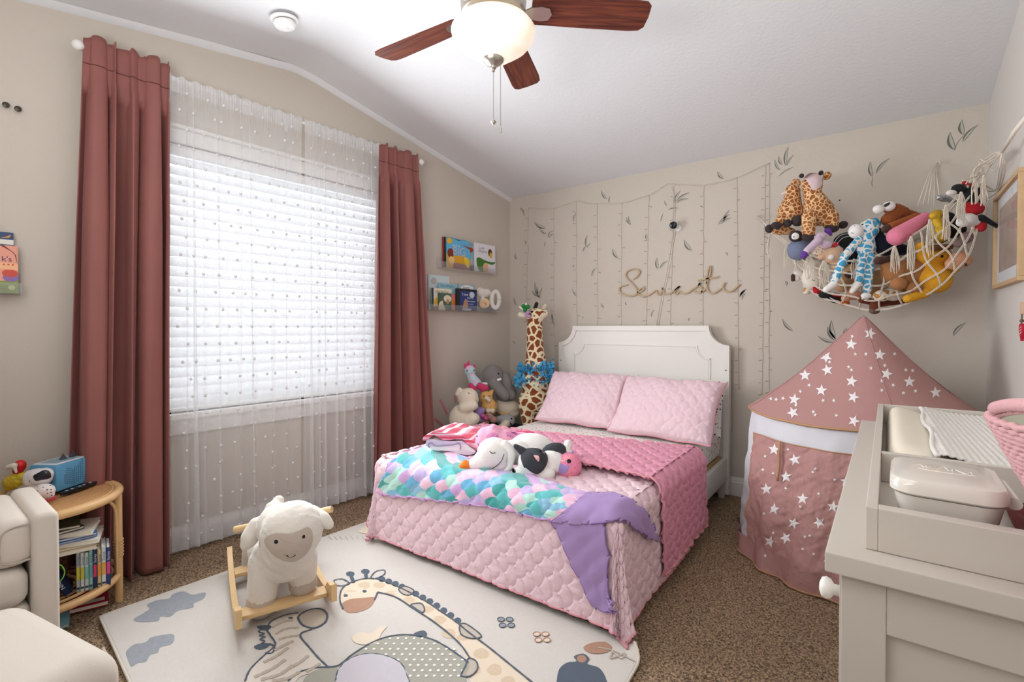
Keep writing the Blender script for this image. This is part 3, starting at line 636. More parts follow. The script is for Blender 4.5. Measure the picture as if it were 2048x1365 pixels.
# ================================================================== BACK WALL: decals, string lights, sign, camera
YW = D-0.0005
def yw(px, py, off=0.0): return on_y(px, py, YW-off)
M_lf = mat('dark_grey_green_leaf_print', '6f6e68', 0.9); M_lf2 = mat('pale_grey_leaf_print', 'b9b5a9', 0.9)
def leaf(px0, py0, px1, py1, w, stem=None):
    a = yw(px0, py0); b_ = yw(px1, py1); a2, b2 = a[[0, 2]], b_[[0, 2]]; L = np.linalg.norm(b2-a2)+1e-6; t = (b2-a2)/L; n = np.array([-t[1], t[0]]); w = w*L
    up = []; lo = []; mid = []
    for s in np.linspace(0, 1, 9):
        k = math.sin(math.pi*s**0.8)*w*0.8; bend = 0.08*L*math.sin(math.pi*s); up.append(a2+t*L*s+n*(bend+k)); lo.append(a2+t*L*s+n*(bend-k)); mid.append(a2+t*L*s+n*(bend+0.15*k))
    def strip(P, Q, off):
        v = [(p[0], YW-off, p[1]) for p in P]+[(q[0], YW-off, q[1]) for q in Q]; m = len(P); return v, [(i, i+1, m+i+1, m+i) for i in range(m-1)]
    v1, f1 = strip(mid, up, 0.0008); v2, f2 = strip(lo, mid, 0.0008)
    v3, f3 = strip([p-n*0.0012 for p in lo], [p+n*0.0006 for p in lo], 0.0011)
    n1 = len(v1); v = v1+v2+v3; f = f1+[tuple(i+n1 for i in q) for q in f2]+[tuple(i+2*n1 for i in q) for q in f3]
    make('leaf_decal', v, f, [M_lf, M_lf2], WALL_BACK, midx=[0]*len(f1)+[1]*len(f2)+[0]*len(f3))
def lv(L, ox, oy, sc, w=0.13):
    for q in L: leaf(ox+q[0]/sc, oy+q[1]/sc, ox+q[2]/sc, oy+q[3]/sc, q[4] if len(q) > 4 else w)
lv([(110, 316, 134, 362), (250, 428, 185, 392), (255, 458, 215, 430), (268, 482, 292, 456), (262, 478, 277, 443), (243, 527, 250, 500), (92, 600, 83, 562, .2), (137, 500, 141, 518, .3),
    (217, 812, 190, 720, .1), (218, 812, 232, 750, .1), (214, 802, 172, 765), (208, 790, 205, 745), (90, 850, 76, 803), (300, 962, 283, 898, .08), (292, 930, 283, 890, .1), (70, 1045, 82, 1062, .2),
    (400, 392, 414, 345), (582, 268, 552, 222), (596, 290, 600, 252), (470, 530, 476, 465, .12), (476, 535, 494, 510), (452, 558, 472, 522), (398, 628, 403, 642, .3), (420, 802, 394, 758, .08),
    (500, 690, 524, 643), (644, 592, 614, 540, .18), (716, 410, 690, 368), (712, 398, 702, 360), (700, 392, 682, 386), (800, 488, 800, 458, .25), (1220, 158, 1186, 118, .17), (950, 290, 986, 222, .12),
    (962, 282, 1038, 232, .1), (962, 290, 1030, 266, .1), (918, 326, 978, 318, .07), (912, 306, 898, 278), (878, 392, 893, 345, .05), (1046, 550, 1004, 492, .17), (862, 652, 858, 588, .17), (872, 648, 914, 606, .12),
    (1234, 558, 1242, 578, .2), (1190, 410, 1258, 350, .08), (1205, 404, 1262, 370, .12), (1222, 392, 1252, 328, .12), (1308, 802, 1342, 764, .12), (1320, 818, 1342, 782, .1), (826, 912, 841, 873, .12), (1030, 934, 1036, 917, .3),
    (450, 922, 454, 910, .3), (568, 862, 552, 838, .2), (690, 850, 684, 830, .2)], 1000, 300, 2.73)
lv([(240, 412, 330, 355, .05), (246, 375, 215, 308, .09), (262, 342, 238, 288, .14), (284, 348, 300, 228, .1), (290, 345, 332, 278, .08), (822, 415, 808, 322, .13), (842, 395, 928, 298, .09), (822, 480, 824, 420, .02),
    (1330, 250, 1302, 138, .16), (1384, 155, 1376, 62, .18), (1380, 198, 1476, 92, .12), (1330, 250, 1385, 160, .01), (0, 1165, 38, 1110, .15), (284, 1062, 290, 1092, .25), (146, 782, 190, 815, .06)], 1480, 220, 3.102)
lv([(320, 138, 274, 84, .13), (505, 188, 430, 160, .12), (510, 180, 472, 118, .16), (506, 172, 490, 90, .14), (545, 158, 558, 124, .15), (1026, 158, 1082, 100, .12)], 1440, 600, 2.202)
# pink crayon strokes on the window wall beside the toys
M_cray = mat('pink_crayon', 'dd8d95', 0.9); wl = bpy.data.objects['wall_left']
for P in ([(880, 800), (895, 830)], [(869, 838), (890, 857)], [(909, 792), (912, 806)], [(893, 868), (905, 880)]):
    a = on_w(*P[0], 0.001); b_ = on_w(*P[1], 0.001); d_ = (b_-a)/np.linalg.norm(b_-a); s = np.cross(d_, WN)*0.012
    make('pink_wall_stroke', [a-s, b_-s, b_+s, a+s], [(0, 1, 2, 3)], M_cray, wl)
# screw hooks and holes
for (px, py), nm in (((1679, 401), 'screw_hole'),): 
    p = yw(px, py); G().lathe([(0, 0), (0.004, 0), (0.004, 0.004), (0, 0.004)], p, 8, (0, -1, 0)).out(nm, mat('dark_hole', '2a2624'), WALL_BACK)
for i, (px, py) in enumerate(((11, 212), (35, 220))):
    p = on_w(px, py, 0.0); o = G().lathe([(0, 0), (0.006, 0), (0.006, 0.012), (0.012, 0.014), (0.012, 0.02), (0.006, 0.023), (0, 0.023)], p, 14, WN).out('wall_peg', mat('dark_bronze', '4a443e', 0.4, 0.7), smooth=40, label=('small dark peg high on the window wall, the one nearer the picture edge', 'small dark peg high on the window wall, the one nearer the curtain')[i], cat='wall peg', group='dark pegs on the window wall')
# string lights
M_wire = mat('clear_light_wire', 'd6ccbd', 0.5)
sl = thing('string_lights', yw(1300, 400), 'clear-wired curtain of string lights pinned above the headboard', 'string lights')
mp_ = [(1056.8, 415), (1082, 417), (1106, 416.5), (1130, 409), (1150, 403), (1158, 400.7), (1172, 406), (1194, 407), (1216, 407), (1242, 405.5), (1260, 402), (1278, 396), (1297, 390), (1310, 384), (1330, 370), (1339, 367), (1366, 369), (1407, 370), (1440, 364), (1473, 355), (1495, 346), (1513, 337), (1538, 326)]
G().tube([yw(x, y+0.8*math.sin(i*2.1), 0.004) for i, (x, y) in enumerate(curve(mp_, 5))], 0.0018, 6).tube([yw(x, y+1.6+1.1*math.sin(i*1.3), 0.006) for i, (x, y) in enumerate(curve(mp_, 5))], 0.0013, 5).out('header_wire', M_wire, sl, smooth=True)
rs = np.random.default_rng(3); gb = G()
drops = [(1057, 415, 1052, 645), (1107, 417, 1108, 700), (1152, 403, 1153, 655), (1194, 407, 1195, 653), (1243, 405, 1242, 653), (1297, 390, 1292, 653), (1348, 372, 1340, 653), (1407, 370, 1405, 653), (1473, 355, 1477, 780), (1530, 330, 1523, 790), (1538, 326, 1537, 800), (1466, 700, 1466, 880)]
for x0, y0, x1, y1 in drops:
    n = int((y1-y0)/9); pts = []
    for i in range(n+1):
        t = i/n; pts.append(yw(x0+(x1-x0)*t+0.5*rs.standard_normal(), y0+(y1-y0)*t, 0.004))
    o = G().tube(pts, 0.0011, 5).tube([p+[0.0035, 0.001, 0] for p in pts], 0.0008, 4).out('drop_wire', M_wire, sl, smooth=True)
    for y in np.arange(y0+22, y1, 23):
        t = (y-y0)/(y1-y0); x = x0+(x1-x0)*t; s = -1 if rs.random() < 0.75 else 1; a = yw(x, y, 0.004); e_ = yw(x+s*6.5, y+rs.normal()*1.2, 0.006); gb.tube([a, e_], [0.0011, 0.0024], 6)
gb.out('tiny_bulbs', mat('bulb_stub_plastic', 'a99c88', 0.5), sl, kind='stuff')
G().tube([yw(x, y, 0.006) for x, y in curve([(1343, 375), (1349, 395), (1350, 420), (1349, 440)], 5)], 0.002, 5).out('drop_wire', M_wire, sl, smooth=True)
# script sign
mwd = mat('light_wood_cut_out', 'b99f7e', 0.6)
sg = thing('script_sign', yw(1350, 590), 'cut-out wooden script name sign on the wall above the headboard', 'sign')
def sign_stroke(P, r=0.0058):
    q = [yw(1220+x/7.314, 520+y/7.314, 0.012) for x, y in curve(P, 6)]; g = G(); n = len(q); v = []
    for i in range(n):
        t = q[min(i+1, n-1)]-q[max(i-1, 0)]; t = t/(np.linalg.norm(t)+1e-9); nn = np.array([-t[2], 0, t[0]]); w_ = r
        for s, dy in ((-1, -0.004), (1, -0.004), (1, 0.004), (-1, 0.004)): v.append(q[i]+nn*w_*s+np.array([0, dy, 0]))
    g.add(v, [(4*i+k, 4*i+(k+1) % 4, 4*i+4+(k+1) % 4, 4*i+4+k) for i in range(n-1) for k in range(4)]+[(0, 1, 2, 3), (4*n-1, 4*n-2, 4*n-3, 4*n-4)]); g.out('lettering', mwd, sg)
for P in ([(340, 285), (400, 240), (432, 185), (415, 148), (350, 134), (275, 155), (232, 205), (250, 270), (310, 330), (370, 400), (398, 455), (380, 508), (320, 527), (230, 515), (160, 480), (135, 435), (160, 392), (205, 375), (258, 365)],
          [(405, 478), (455, 462), (497, 430), (480, 408), (440, 428), (408, 472), (425, 512), (490, 528), (560, 518), (615, 485), (655, 458), (672, 450), (690, 480), (708, 512), (738, 500), (755, 460), (768, 410), (778, 450), (790, 492), (860, 496), (915, 470), (955, 435), (1022, 388)],
          [(1022, 388), (985, 415), (950, 455), (948, 490), (970, 502), (1000, 478), (1018, 462), (1040, 482), (1090, 492), (1150, 476), (1210, 430), (1265, 396), (1300, 365), (1322, 335), (1300, 375), (1325, 405), (1350, 435), (1340, 470), (1290, 482), (1235, 458)],
          [(1330, 470), (1362, 458), (1392, 425)], [(1408, 350), (1415, 270), (1435, 160), (1458, 100), (1472, 115), (1465, 200), (1430, 300), (1412, 370), (1425, 440), (1470, 488), (1530, 482), (1585, 450), (1625, 420)], [(1280, 304), (1400, 280), (1500, 262), (1588, 250)],
          [(1685, 328), (1655, 375), (1655, 425), (1700, 462), (1765, 462), (1830, 420), (1895, 355)]): sign_stroke(P)
# little camera and its cord cover
cp = yw(1352, 452); kc = thing('security_camera', cp, 'small white round camera with a black face on the wall above the script sign', 'camera')
cdir = np.array([0.12, -1, -0.18]); cdir /= np.linalg.norm(cdir); M_blk = mat('gloss_black_plastic', '17171a', 0.2)
G().lathe([(0, 0), (0.022, 0), (0.024, 0.008), (0.014, 0.016), (0, 0.016)], cp+[0.022, 0, -0.022], 20, (0, -1, 0)).tube([cp+[0.022, -0.01, -0.022], cp+[0.004, -0.045, -0.002]], 0.009, 10).out('mount', M_pl, kc, smooth=35)
cc = cp+np.array([0.0, -0.03, 0.0]); G().lathe([(0, 0), (0.024, 0.001), (0.029, 0.012), (0.031, 0.035), (0.0295, 0.046), (0, 0.046)], cc, 24, cdir).out('camera_body', M_pl, kc, smooth=35)
fc = G().lathe([(0, 0.0462), (0.0285, 0.0462), (0.0275, 0.052), (0.02, 0.056), (0, 0.056)], cc, 24, cdir).out('face', M_blk, kc, smooth=35)
G().lathe([(0, 0.056), (0.009, 0.056), (0.007, 0.059), (0, 0.06)], cc+[0, 0, 0.006], 16, cdir).out('lens', mat('lens_glass', '0a0a10', 0.05), fc, smooth=True)
G().tube([yw(1350, 464, .006), yw(1338, 540, .006), yw(1325, 600, .006), yw(1316, 655, .006)], 0.0022, 6).tube([yw(1346, 464, .006), yw(1334, 540, .006), yw(1321, 600, .006), yw(1312, 655, .006)], 0.0018, 6).out('cord', mat('cord_white', 'e6e0d6', 0.6), kc, smooth=True)
# ================================================================== RIGHT WALL
pf = thing('framed_print', (XR, 3.05, 1.39), 'pale oak picture frame with a mat and soft brown print on the right wall', 'picture frame')
M_oak = mat('pale_oak', 'c9a980', 0.5, var=0.15, vscale=20)
yA, yB, zA, zB = 2.78, 3.375, 1.398, 1.848
for a, c in (((yA, zA), (yB, zA+0.018)), ((yA, zB-0.018), (yB, zB)), ((yA, zA+0.0182), (yA+0.018, zB-0.0182)), ((yB-0.018, zA+0.0182), (yB, zB-0.0182))):
    G().box((XR-0.028, a[0], a[1]), (XR-0.001, c[0], c[1]), 0.002).out('frame_bar', M_oak, pf)
G().box((XR-0.012, yA+0.01, zA+0.01), (XR-0.003, yB-0.01, zB-0.01)).out('mat_board', mat('mat_board_white', 'e2e3e6', 0.9), pf)
mpn_ = mat('soft_brown_print', 'a89488', 0.9, var=0.35, vscale=9)
G().box((XR-0.013, yA+0.08, zA+0.075), (XR-0.0121, yB-0.075, zB-0.07)).out('print', mpn_, pf)
G().box((XR-0.018, yA+0.015, zA+0.015), (XR-0.0165, yB-0.015, zB-0.015)).out('glass', mat('picture_glass', 'ffffff', 0.02, Transmission_Weight=1.0, IOR=1.02), pf)
ho = thing('heart_hanging', (XR-0.01, 2.79, 1.16), 'wooden tag with a red heart hanging from it at the right edge of the picture', 'wall hanging')
G().box((XR-0.016, 2.70, 1.262), (XR-0.004, 2.803, 1.312), 0.003).out('wooden_tag', mat('beige_wood_tag', 'dcb9a0', 0.6), ho)
G().tube([(XR-0.012, 2.785, 1.262), (XR-0.012, 2.79, 1.22)], 0.0025, 6).ell((XR-0.012, 2.786, 1.236), 0.007).out('twine', mat('dark_twine', '7a5f50', 0.9), ho, smooth=True)
hp = [(16*math.sin(t)**3, 13*math.cos(t)-5*math.cos(2*t)-2*math.cos(3*t)-math.cos(4*t)) for t in np.linspace(0, 2*math.pi, 36, endpoint=False)]
hh = G().prism([(2.79-0.0022*x-0.008, 1.196+0.0024*y) for x, y in hp], lambda a, b_, t: np.array([t, a, b_]), XR-0.016, XR-0.006).out('heart', mat('red_felt', 'c3203a', 0.8), ho)
for i in range(3): G().tube([(XR-0.0165, 2.80-0.004*i, 1.205-0.011*i), (XR-0.0165, 2.765, 1.212-0.011*i)], 0.0015, 5).out('white_lettering', M_pl, hh)
# ================================================================== PLAY TENT
M_tent = mat('dusty_pink_tent_cotton', 'b48884', 0.85, bump=0.1, bscale=120); M_tw = mat('white_tent_cotton', 'd6d6dc', 0.8); M_tr = mat('tan_binding', 'b98d6a', 0.8)
TC = np.array([-0.11, 3.1]); AP = 1.27; EZ = 0.765; ER = 0.515; A0 = math.radians(-72)
tt_ = thing('play_tent', (TC[0], TC[1], 0), 'dusty pink round play tent with white stars and a pointed roof, behind the dresser', 'play tent')
na, nz_ = 180, 50
def canopy(a, s):
    r = ER*s**0.97*(1-0.085*(s*(1-s)*4)*np.sin(2*(a-A0))**2-0.02*(1-s))
    z = AP-(AP-EZ)*s**1.0-0.03*np.sin(np.pi*s)-0.006*s*np.sin(2*(a-A0))**2
    return np.stack([TC[0]+r*np.cos(a)+0.012*(1-s), TC[1]+r*np.sin(a), z+0.003*vnoise(a*6, s*9)], -1)
a = np.linspace(0, 2*math.pi, na); s = np.linspace(0.0, 1, nz_); A_, S_ = np.meshgrid(a, s, indexing='ij')
can = make('canopy', canopy(A_, S_).reshape(-1, 3), grid_faces(na, nz_), M_tent, tt_, smooth=True)
G().tube([canopy(np.array(x), np.array(1.0))+[0, 0, -0.004] for x in a[:-1]]+[canopy(np.array(0.0), np.array(1.0))+[0, 0, -0.004]], 0.006, 6).out('eave_binding', M_tr, tt_, smooth=True)
for k in range(4): G().tube([canopy(np.array(A0+k*math.pi/2), np.array(x))+[0, 0, 0.002] for x in np.linspace(0.02, 1, 20)], 0.0022, 5).out('roof_seam', M_tent, can, smooth=True)
def body(a, z, off=0.0, fold=1.0):
    q = 1-z/EZ; wr = fold*(0.012*np.sin(a*17+3*q)*q+0.028*(fbm(a*7, z*9, 5)-0.5)*(0.4+q)); r = ER-0.012+0.055*q+wr+off
    return np.stack([TC[0]+r*np.cos(a), TC[1]+r*np.sin(a), z+0*a], -1)
a = np.linspace(0, 2*math.pi, 260); z = np.linspace(0.006, EZ-0.004, 60); A_, Z_ = np.meshgrid(a, z, indexing='ij')
make('side_wall', body(A_, Z_).reshape(-1, 3), grid_faces(260, 60), M_tw, tt_, smooth=True)
b0, b1 = math.radians(213), math.radians(300); a = np.linspace(b0, b1, 200); z = np.linspace(0.01, 0.655, 110); A_, Z_ = np.meshgrid(a, z, indexing='ij')
PB = body(A_, Z_, 0.012); cr = 0.016*(np.abs(fbm(A_*16+Z_*12, Z_*20-A_*8, 2, 4)-0.5))+0.01*np.abs(fbm(A_*9-Z_*20, Z_*8, 6)-0.5); PB[..., 0] += np.cos(A_)*cr; PB[..., 1] += np.sin(A_)*cr
door = make('door_flap', PB.reshape(-1, 3), grid_faces(200, 110), M_tent, tt_, smooth=True)
E_ = np.concatenate([PB[0, :], PB[:, -1]]); G().tube(E_[::2], 0.003, 5).out('flap_binding', M_tr, door, smooth=True)
a = np.linspace(math.radians(120), math.radians(420), 220); z = np.linspace(0.0, 0.10, 8); A_, Z_ = np.meshgrid(a, z, indexing='ij')
PH = body(A_, Z_, 0.016); hem = make('skirt_band', PH.reshape(-1, 3), grid_faces(220, 8), M_tent, tt_, smooth=True)
G().tube(PH[:, 0][::2]+np.array([0, 0, 0.006]), 0.005, 5).out('hem_binding', M_tr, tt_, smooth=True)
G().tube([body(np.array(math.radians(237)), np.array(zz), 0.03) for zz in (0.66, 0.6, 0.55, 0.5, 0.47)], 0.006, 6).out('tie_ribbon', M_tr, tt_, smooth=True)
M_star = mat('white_star_print', 'efe9ea', 0.85)
def stars(objs, L, ox, oy, sc, parent):
    S = Surf(objs); g = G(); rs = np.random.default_rng(9)
    for (x, y, r) in L:
        x, y = ox+x/sc, oy+y/sc; rot = rs.random()*1.2; ring = []
        for k in range(10):
            rr = r*(1 if k % 2 == 0 else 0.42); t = rot+k*math.pi/5; h, n = S.hit(x+rr*math.cos(t), y+rr*math.sin(t), 0.0018); ring.append(h)
        c, n = S.hit(x, y, 0.0022)
        if c is None or any(h is None for h in ring): continue
        if max(np.linalg.norm(h-c) for h in ring) > 0.09: continue
        mids = [c*0.5+h*0.5+n*0.001 for h in ring]
        g.add([c]+ring+mids, [(0, 11+k, 11+(k+1) % 10) for k in range(10)]+[(11+k, 1+k, 1+(k+1) % 10, 11+(k+1) % 10) for k in range(10)])
    g.out('star_print', M_star, parent, kind='stuff')
big = [(578, 197), (468, 253), (473, 310), (375, 333), (300, 385), (328, 440), (447, 400), (580, 360), (588, 430), (322, 498), (222, 500), (590, 535), (745, 180), (703, 243), (733, 328), (833, 362), (915, 340), (948, 410), (955, 325), (1070, 430), (1085, 470), (598, 105), (660, 150)]
sml = [(583, 162), (597, 240), (643, 240), (568, 297), (580, 310), (665, 302), (393, 377), (455, 445), (502, 445), (412, 495), (420, 508), (513, 511), (248, 440), (278, 435), (483, 275), (768, 240), (825, 250), (725, 290), (817, 310), (847, 313), (762, 377), (807, 412), (860, 403), (713, 358), (713, 400), (225, 437), (335, 465), (355, 405)]
stars([can], [(x, y, 12.5) for x, y in big]+[(x, y, 4.5) for x, y in sml], 1440, 600, 2.202, can)
big = [(240, 660), (470, 685), (330, 705), (292, 780), (205, 835), (238, 922), (365, 877), (498, 912), (325, 985), (437, 982), (290, 1050), (480, 1140), (220, 1065), (370, 640), (560, 700), (555, 800)]
sml = [(235, 765), (190, 750), (290, 830), (435, 855), (355, 912), (195, 942), (235, 1027), (420, 745), (505, 793), (375, 1045), (395, 1040), (477, 1085), (412, 1120), (410, 760), (365, 1100), (200, 690), (300, 660)]
stars([door], [(x, y, 12.5) for x, y in big]+[(x, y, 4) for x, y in sml], 1440, 600, 2.202, door)
stars([hem], [(145, 1085, 8), (325, 1160, 10), (417, 1212, 10), (480, 1195, 12), (200, 1128, 4)], 1440, 600, 2.202, hem)
# ================================================================== DRESSER AND CHANGING TRAY
dr = thing('dresser', (0.2, 1.4, 0), 'off-white dresser with round knobs in the right foreground', 'dresser')
M_dw = mat('off_white_dresser_lacquer', 'c9c1b7', 0.42); DX0, DX1, DY0, DY1 = -0.066, XR-0.02, 0.795, 2.0
DTW = lambda p: np.array([p[0]+(1.4-p[1])*0.0, p[1], p[2]])
G().box((DX0, DY0, 0.872), (DX1, DY1, 0.90), 0.002).out('top', M_dw, dr)
bx0, by0, by1 = DX0+0.018, DY0+0.022, DY1-0.02
sp_ = G().box((bx0, by0+0.008, 0.05), (DX1, by0+0.02, 0.872), 0.0).out('side_panel', M_dw, dr)
for q in (((bx0, by0), (bx0+0.05, 0.05, 0.872)), ((DX1-0.05, by0), (DX1, 0.05, 0.872))): G().box((q[0][0], by0-0.004, 0.05), (q[1][0], by0+0.01, 0.872), 0.0015).out('side_stile', M_dw, sp_)
for z0_, z1_ in ((0.80, 0.8715), (0.05, 0.13)): G().box((bx0+0.05, by0-0.003, z0_), (DX1-0.05, by0+0.009, z1_), 0.0015).out('side_rail', M_dw, sp_)
G().box((bx0, by1-0.02, 0.05), (DX1, by1, 0.872)).out('side_panel', M_dw, dr); G().box((DX1-0.012, by0+0.02, 0.05), (DX1, by1-0.02, 0.872)).out('back_panel', M_dw, dr)
G().box((bx0, by0+0.02, 0.05), (bx0+0.02, by1-0.02, 0.09)).out('plinth_rail', M_dw, dr)
G().box((bx0+0.012, by0+0.02, 0.09), (bx0+0.02, by1-0.02, 0.872)).out('front_backing', M_dw, dr)
M_knob = mat('white_knob', 'ece8e2', 0.3)
dw_ = None
for ri, (za, zb) in enumerate(((0.60, 0.865), (0.345, 0.59), (0.095, 0.335))):
    for ci in range(2):
        ya = by0+0.028+ci*(by1-by0-0.05)/2; yb = ya+(by1-by0-0.06)/2
        d_ = G().box((bx0-0.004, ya, za), (bx0+0.014, yb, zb), 0.002).out('drawer', M_dw, dr)
        for yk in (ya+0.05, yb-0.05):
            zk = zb-0.06 if ri == 0 else (za+zb)/2
            G().lathe([(0, 0), (0.009, 0), (0.008, 0.01), (0.014, 0.014), (0.0165, 0.02), (0.014, 0.026), (0.006, 0.029), (0, 0.029)], (bx0-0.004, yk, zk), 20, (-1, 0, 0)).out('knob', M_knob, d_, smooth=True)
for x in (bx0+0.02, DX1-0.02):
    for y in (by0+0.02, by1-0.02): G().box((x-0.02, y-0.02, 0), (x+0.02, y+0.02, 0.05), 0.002).out('foot', M_dw, dr)
tr = thing('changing_tray', (0.2, 1.4, 0.9), 'off-white open changing tray with a divider on top of the dresser', 'changing tray')
TX0, TX1, TY0, TY1, TZ = -0.022, DX1-0.004, 0.838, 1.995, 0.96
for nm, a_, c_ in (('side_board', (TX0, TY0, .9005), (TX0+0.014, TY1, TZ)), ('side_board', (TX1-0.014, TY0, .9005), (TX1, TY1, TZ)), ('end_board', (TX0+0.014, TY0, .9005), (TX1-0.014, TY0+0.022, TZ)), ('end_board', (TX0+0.014, TY1-0.016, .9005), (TX1-0.014, TY1, TZ)), ('divider', (TX0+0.014, 1.225, .9005), (TX1-0.014, 1.24, TZ-0.001))):
    G().box(a_, c_, 0.0015).out(nm, M_dw, tr)
# contoured changing pad and its towelling cover
n1, n2 = 60, 90; xs = np.linspace(-1, 1, n1); ys = np.linspace(-1, 1, n2); A_, B_ = np.meshgrid(xs, ys, indexing='ij')
PX = 0.205+A_*0.205; PY = 1.615+B_*0.36
hz_ = 0.035+0.05*np.abs(A_)**2.2; ed = np.clip((1-np.abs(A_)**10)*(1-np.abs(B_)**12), 0, 1)**0.4; Zt = 0.902+hz_*ed
V = np.concatenate([np.stack([PX, PY, Zt], -1).reshape(-1, 3), np.stack([PX, PY, 0*PX+0.9012], -1).reshape(-1, 3)]); F1 = grid_faces(n1, n2); F2 = grid_faces(n1, n2, True)+n1*n2
pad = make('changing_pad', V, np.concatenate([F1, F2]), mat('cream_vinyl', 'ece2d0', 0.4), smooth=True, label='cream contoured changing pad lying in the far part of the tray', cat='changing pad')
nx_, ny_ = 110, 150; xs = np.linspace(-0.62, 1.0, nx_); ys = np.linspace(-1, 1, ny_); A_, B_ = np.meshgrid(xs, ys, indexing='ij')
A2 = A_-0.02*np.sin(B_*6); Zt = 0.902+(0.035+0.05*np.abs(A2)**2.2)*np.clip(1-np.abs(A2)**10, 0, 1)**.4+0.010+0.0035*np.abs(np.sin(A2*55+B_*3))+0.002*vnoise(A2*60, B_*90)-0.008*(np.clip((-A2-0.55)/0.07, 0, 1))**2
V = np.stack([0.205+A2*0.2, 1.615+B_*0.352, Zt], -1)
o = make('pad_cover', V.reshape(-1, 3), grid_faces(nx_, ny_), mat('white_towelling', 'dedad3', 0.95, bump=0.4, bscale=500), smooth=True, label='ribbed white towelling cover spread over the changing pad', cat='cloth')
o.modifiers.new('t', 'SOLIDIFY').thickness = 0.004
G().tube([V[0, j]+[0, 0, 0.002*math.sin(j*1.7)] for j in range(0, ny_, 2)], 0.005, 6).out('gathered_edge', mat('white_towelling', 'f1efec'), o, smooth=True)
# wipes box
wb = thing('wipes_box', (0.08, 0.96, 0.9), 'glossy white lidded wipes box with rounded corners inside the tray', 'wipes box')
M_gl = mat('glossy_white_plastic', 'ddd6cc', 0.08, spec=0.6); c_ = np.array([0.068, 0.955]); wa = math.radians(-1)
def rr(hx, hy, r, n=8):
    P = []
    for sx, sy, a0 in ((1, 1, 0), (-1, 1, 90), (-1, -1, 180), (1, -1, 270)):
        for k in range(n+1): t = math.radians(a0+90*k/n); P.append((sx*(hx-r)+r*math.cos(t), sy*(hy-r)+r*math.sin(t)))
    return P
def stack(levels, name, m, parent, **k):
    v = []; 
    for z, hx, hy, r in levels: v += [(c_[0]+x*math.cos(wa)-y*math.sin(wa), c_[1]+x*math.sin(wa)+y*math.cos(wa), z) for x, y in rr(hx, hy, r)]
    n = 36; L_ = len(levels); f = [(i*n+j, i*n+(j+1) % n, (i+1)*n+(j+1) % n, (i+1)*n+j) for i in range(L_-1) for j in range(n)]+[tuple(range(n-1, -1, -1)), tuple((L_-1)*n+j for j in range(n))]
    return make(name, v, f, m, parent, smooth=40, **k)
stack([(0.9008, 0.04, 0.058, 0.02), (0.905, 0.045, 0.064, 0.024), (0.974, 0.058, 0.078, 0.026)], 'box_body', M_gl, wb)
lid = stack([(0.9755, 0.060, 0.080, 0.028), (0.978, 0.0625, 0.0825, 0.03), (0.990, 0.0625, 0.0825, 0.03), (0.996, 0.059, 0.079, 0.028), (0.998, 0.052, 0.072, 0.024)], 'lid', M_gl, wb)
G().tube([(c_[0]+0.066, c_[1]-0.05, 0.978), (c_[0]+0.066, c_[1]+0.05, 0.978)], 0.008, 12).out('hinge', M_gl, wb, smooth=40)
g = G(); rs = np.random.default_rng(2)
pen = [curve([(x+0.004*math.sin(i), y) for i, (x, y) in enumerate(P)], 5) for P in ([(-0.035, 0.01), (-0.03, 0.02), (-0.026, 0.008), (-0.02, 0.018), (-0.016, 0.006), (-0.01, 0.02)], [(-0.008, 0.0), (-0.002, 0.024), (0.002, 0.004), (0.01, 0.016), (0.012, 0.0)], [(0.014, 0.016), (0.02, 0.0), (0.026, 0.014), (0.03, 0.0)], [(-0.03, -0.004), (0.0, -0.01), (0.03, -0.004)])]
for P in pen: g.tube([(c_[0]+x, c_[1]+y*1.1, 0.998) for x, y in P], 0.0006, 5)
g.out('raised_script', mat('satin_etch', 'f0ece6', 0.35), lid)
cm = G(); cm.v, cm.f, cm.n = [], [], 0
n1, n2 = 40, 40; A_, B_ = np.meshgrid(np.linspace(0.155, 0.39, n1), np.linspace(0.87, 1.2, n2), indexing='ij')
o = make('dark_red_cloth', np.stack([A_, B_, 0.905+0.02*fbm(A_*22, B_*22, 4)+0.01*np.sin(A_*60)], -1).reshape(-1, 3), grid_faces(n1, n2), mat('dark_red_knit', '5c1f1c', 0.9, bump=0.4, bscale=200), smooth=True, label='dark red cloth lying in the tray beside the wipes box', cat='cloth')
o.modifiers.new('t', 'SOLIDIFY').thickness = 0.004
# pink crochet basket
bc = np.array([0.262, 0.845]); g = G()
bk = thing('crochet_basket', (bc[0], bc[1], 0.93), 'pink crocheted basket standing in the tray at the right edge of the picture', 'basket')
mk = mat('pink_crochet_yarn', 'cf9fa2', 0.9, sheen=0.4, bump=0.5, bscale=260)
for i in range(27):
    t = i/26; R_ = 0.075+0.085*t**0.8; z = 0.932+0.165*t; n = 64
    pts = [(bc[0]+R_*math.cos(x)+0.0009*math.sin(x*56+i*1.6), bc[1]+R_*math.sin(x), z+0.0013*math.sin(x*56+i*3.1)) for x in np.linspace(0, 2*math.pi, n*3)]
    g.tube(pts, 0.0044, 6)
g.out('stitched_wall', mk, bk, smooth=True)
G().lathe([(0, 0.922), (0.075, 0.922), (0.08, 0.932), (0, 0.936)], (bc[0], bc[1], 0), 30).out('base', mk, bk, smooth=40)
G().lathe([(0.07, 0.94), (0.152, 1.09), (0.148, 1.093), (0.066, 0.945)], (bc[0], bc[1], 0), 40).out('lining', mat('sage_lining', 'b9b7a3', 0.9), bk, smooth=True)
for aa, zz in ((math.radians(215), 1.1), (math.radians(40), 1.1)): 
    G().tube([(bc[0]+0.155*math.cos(aa+x), bc[1]+0.155*math.sin(aa+x), zz+0.02*math.cos(x*2.2)+0.004) for x in np.linspace(-0.6, 0.6, 16)], 0.008, 8).out('handle', mk, bk, smooth=True)
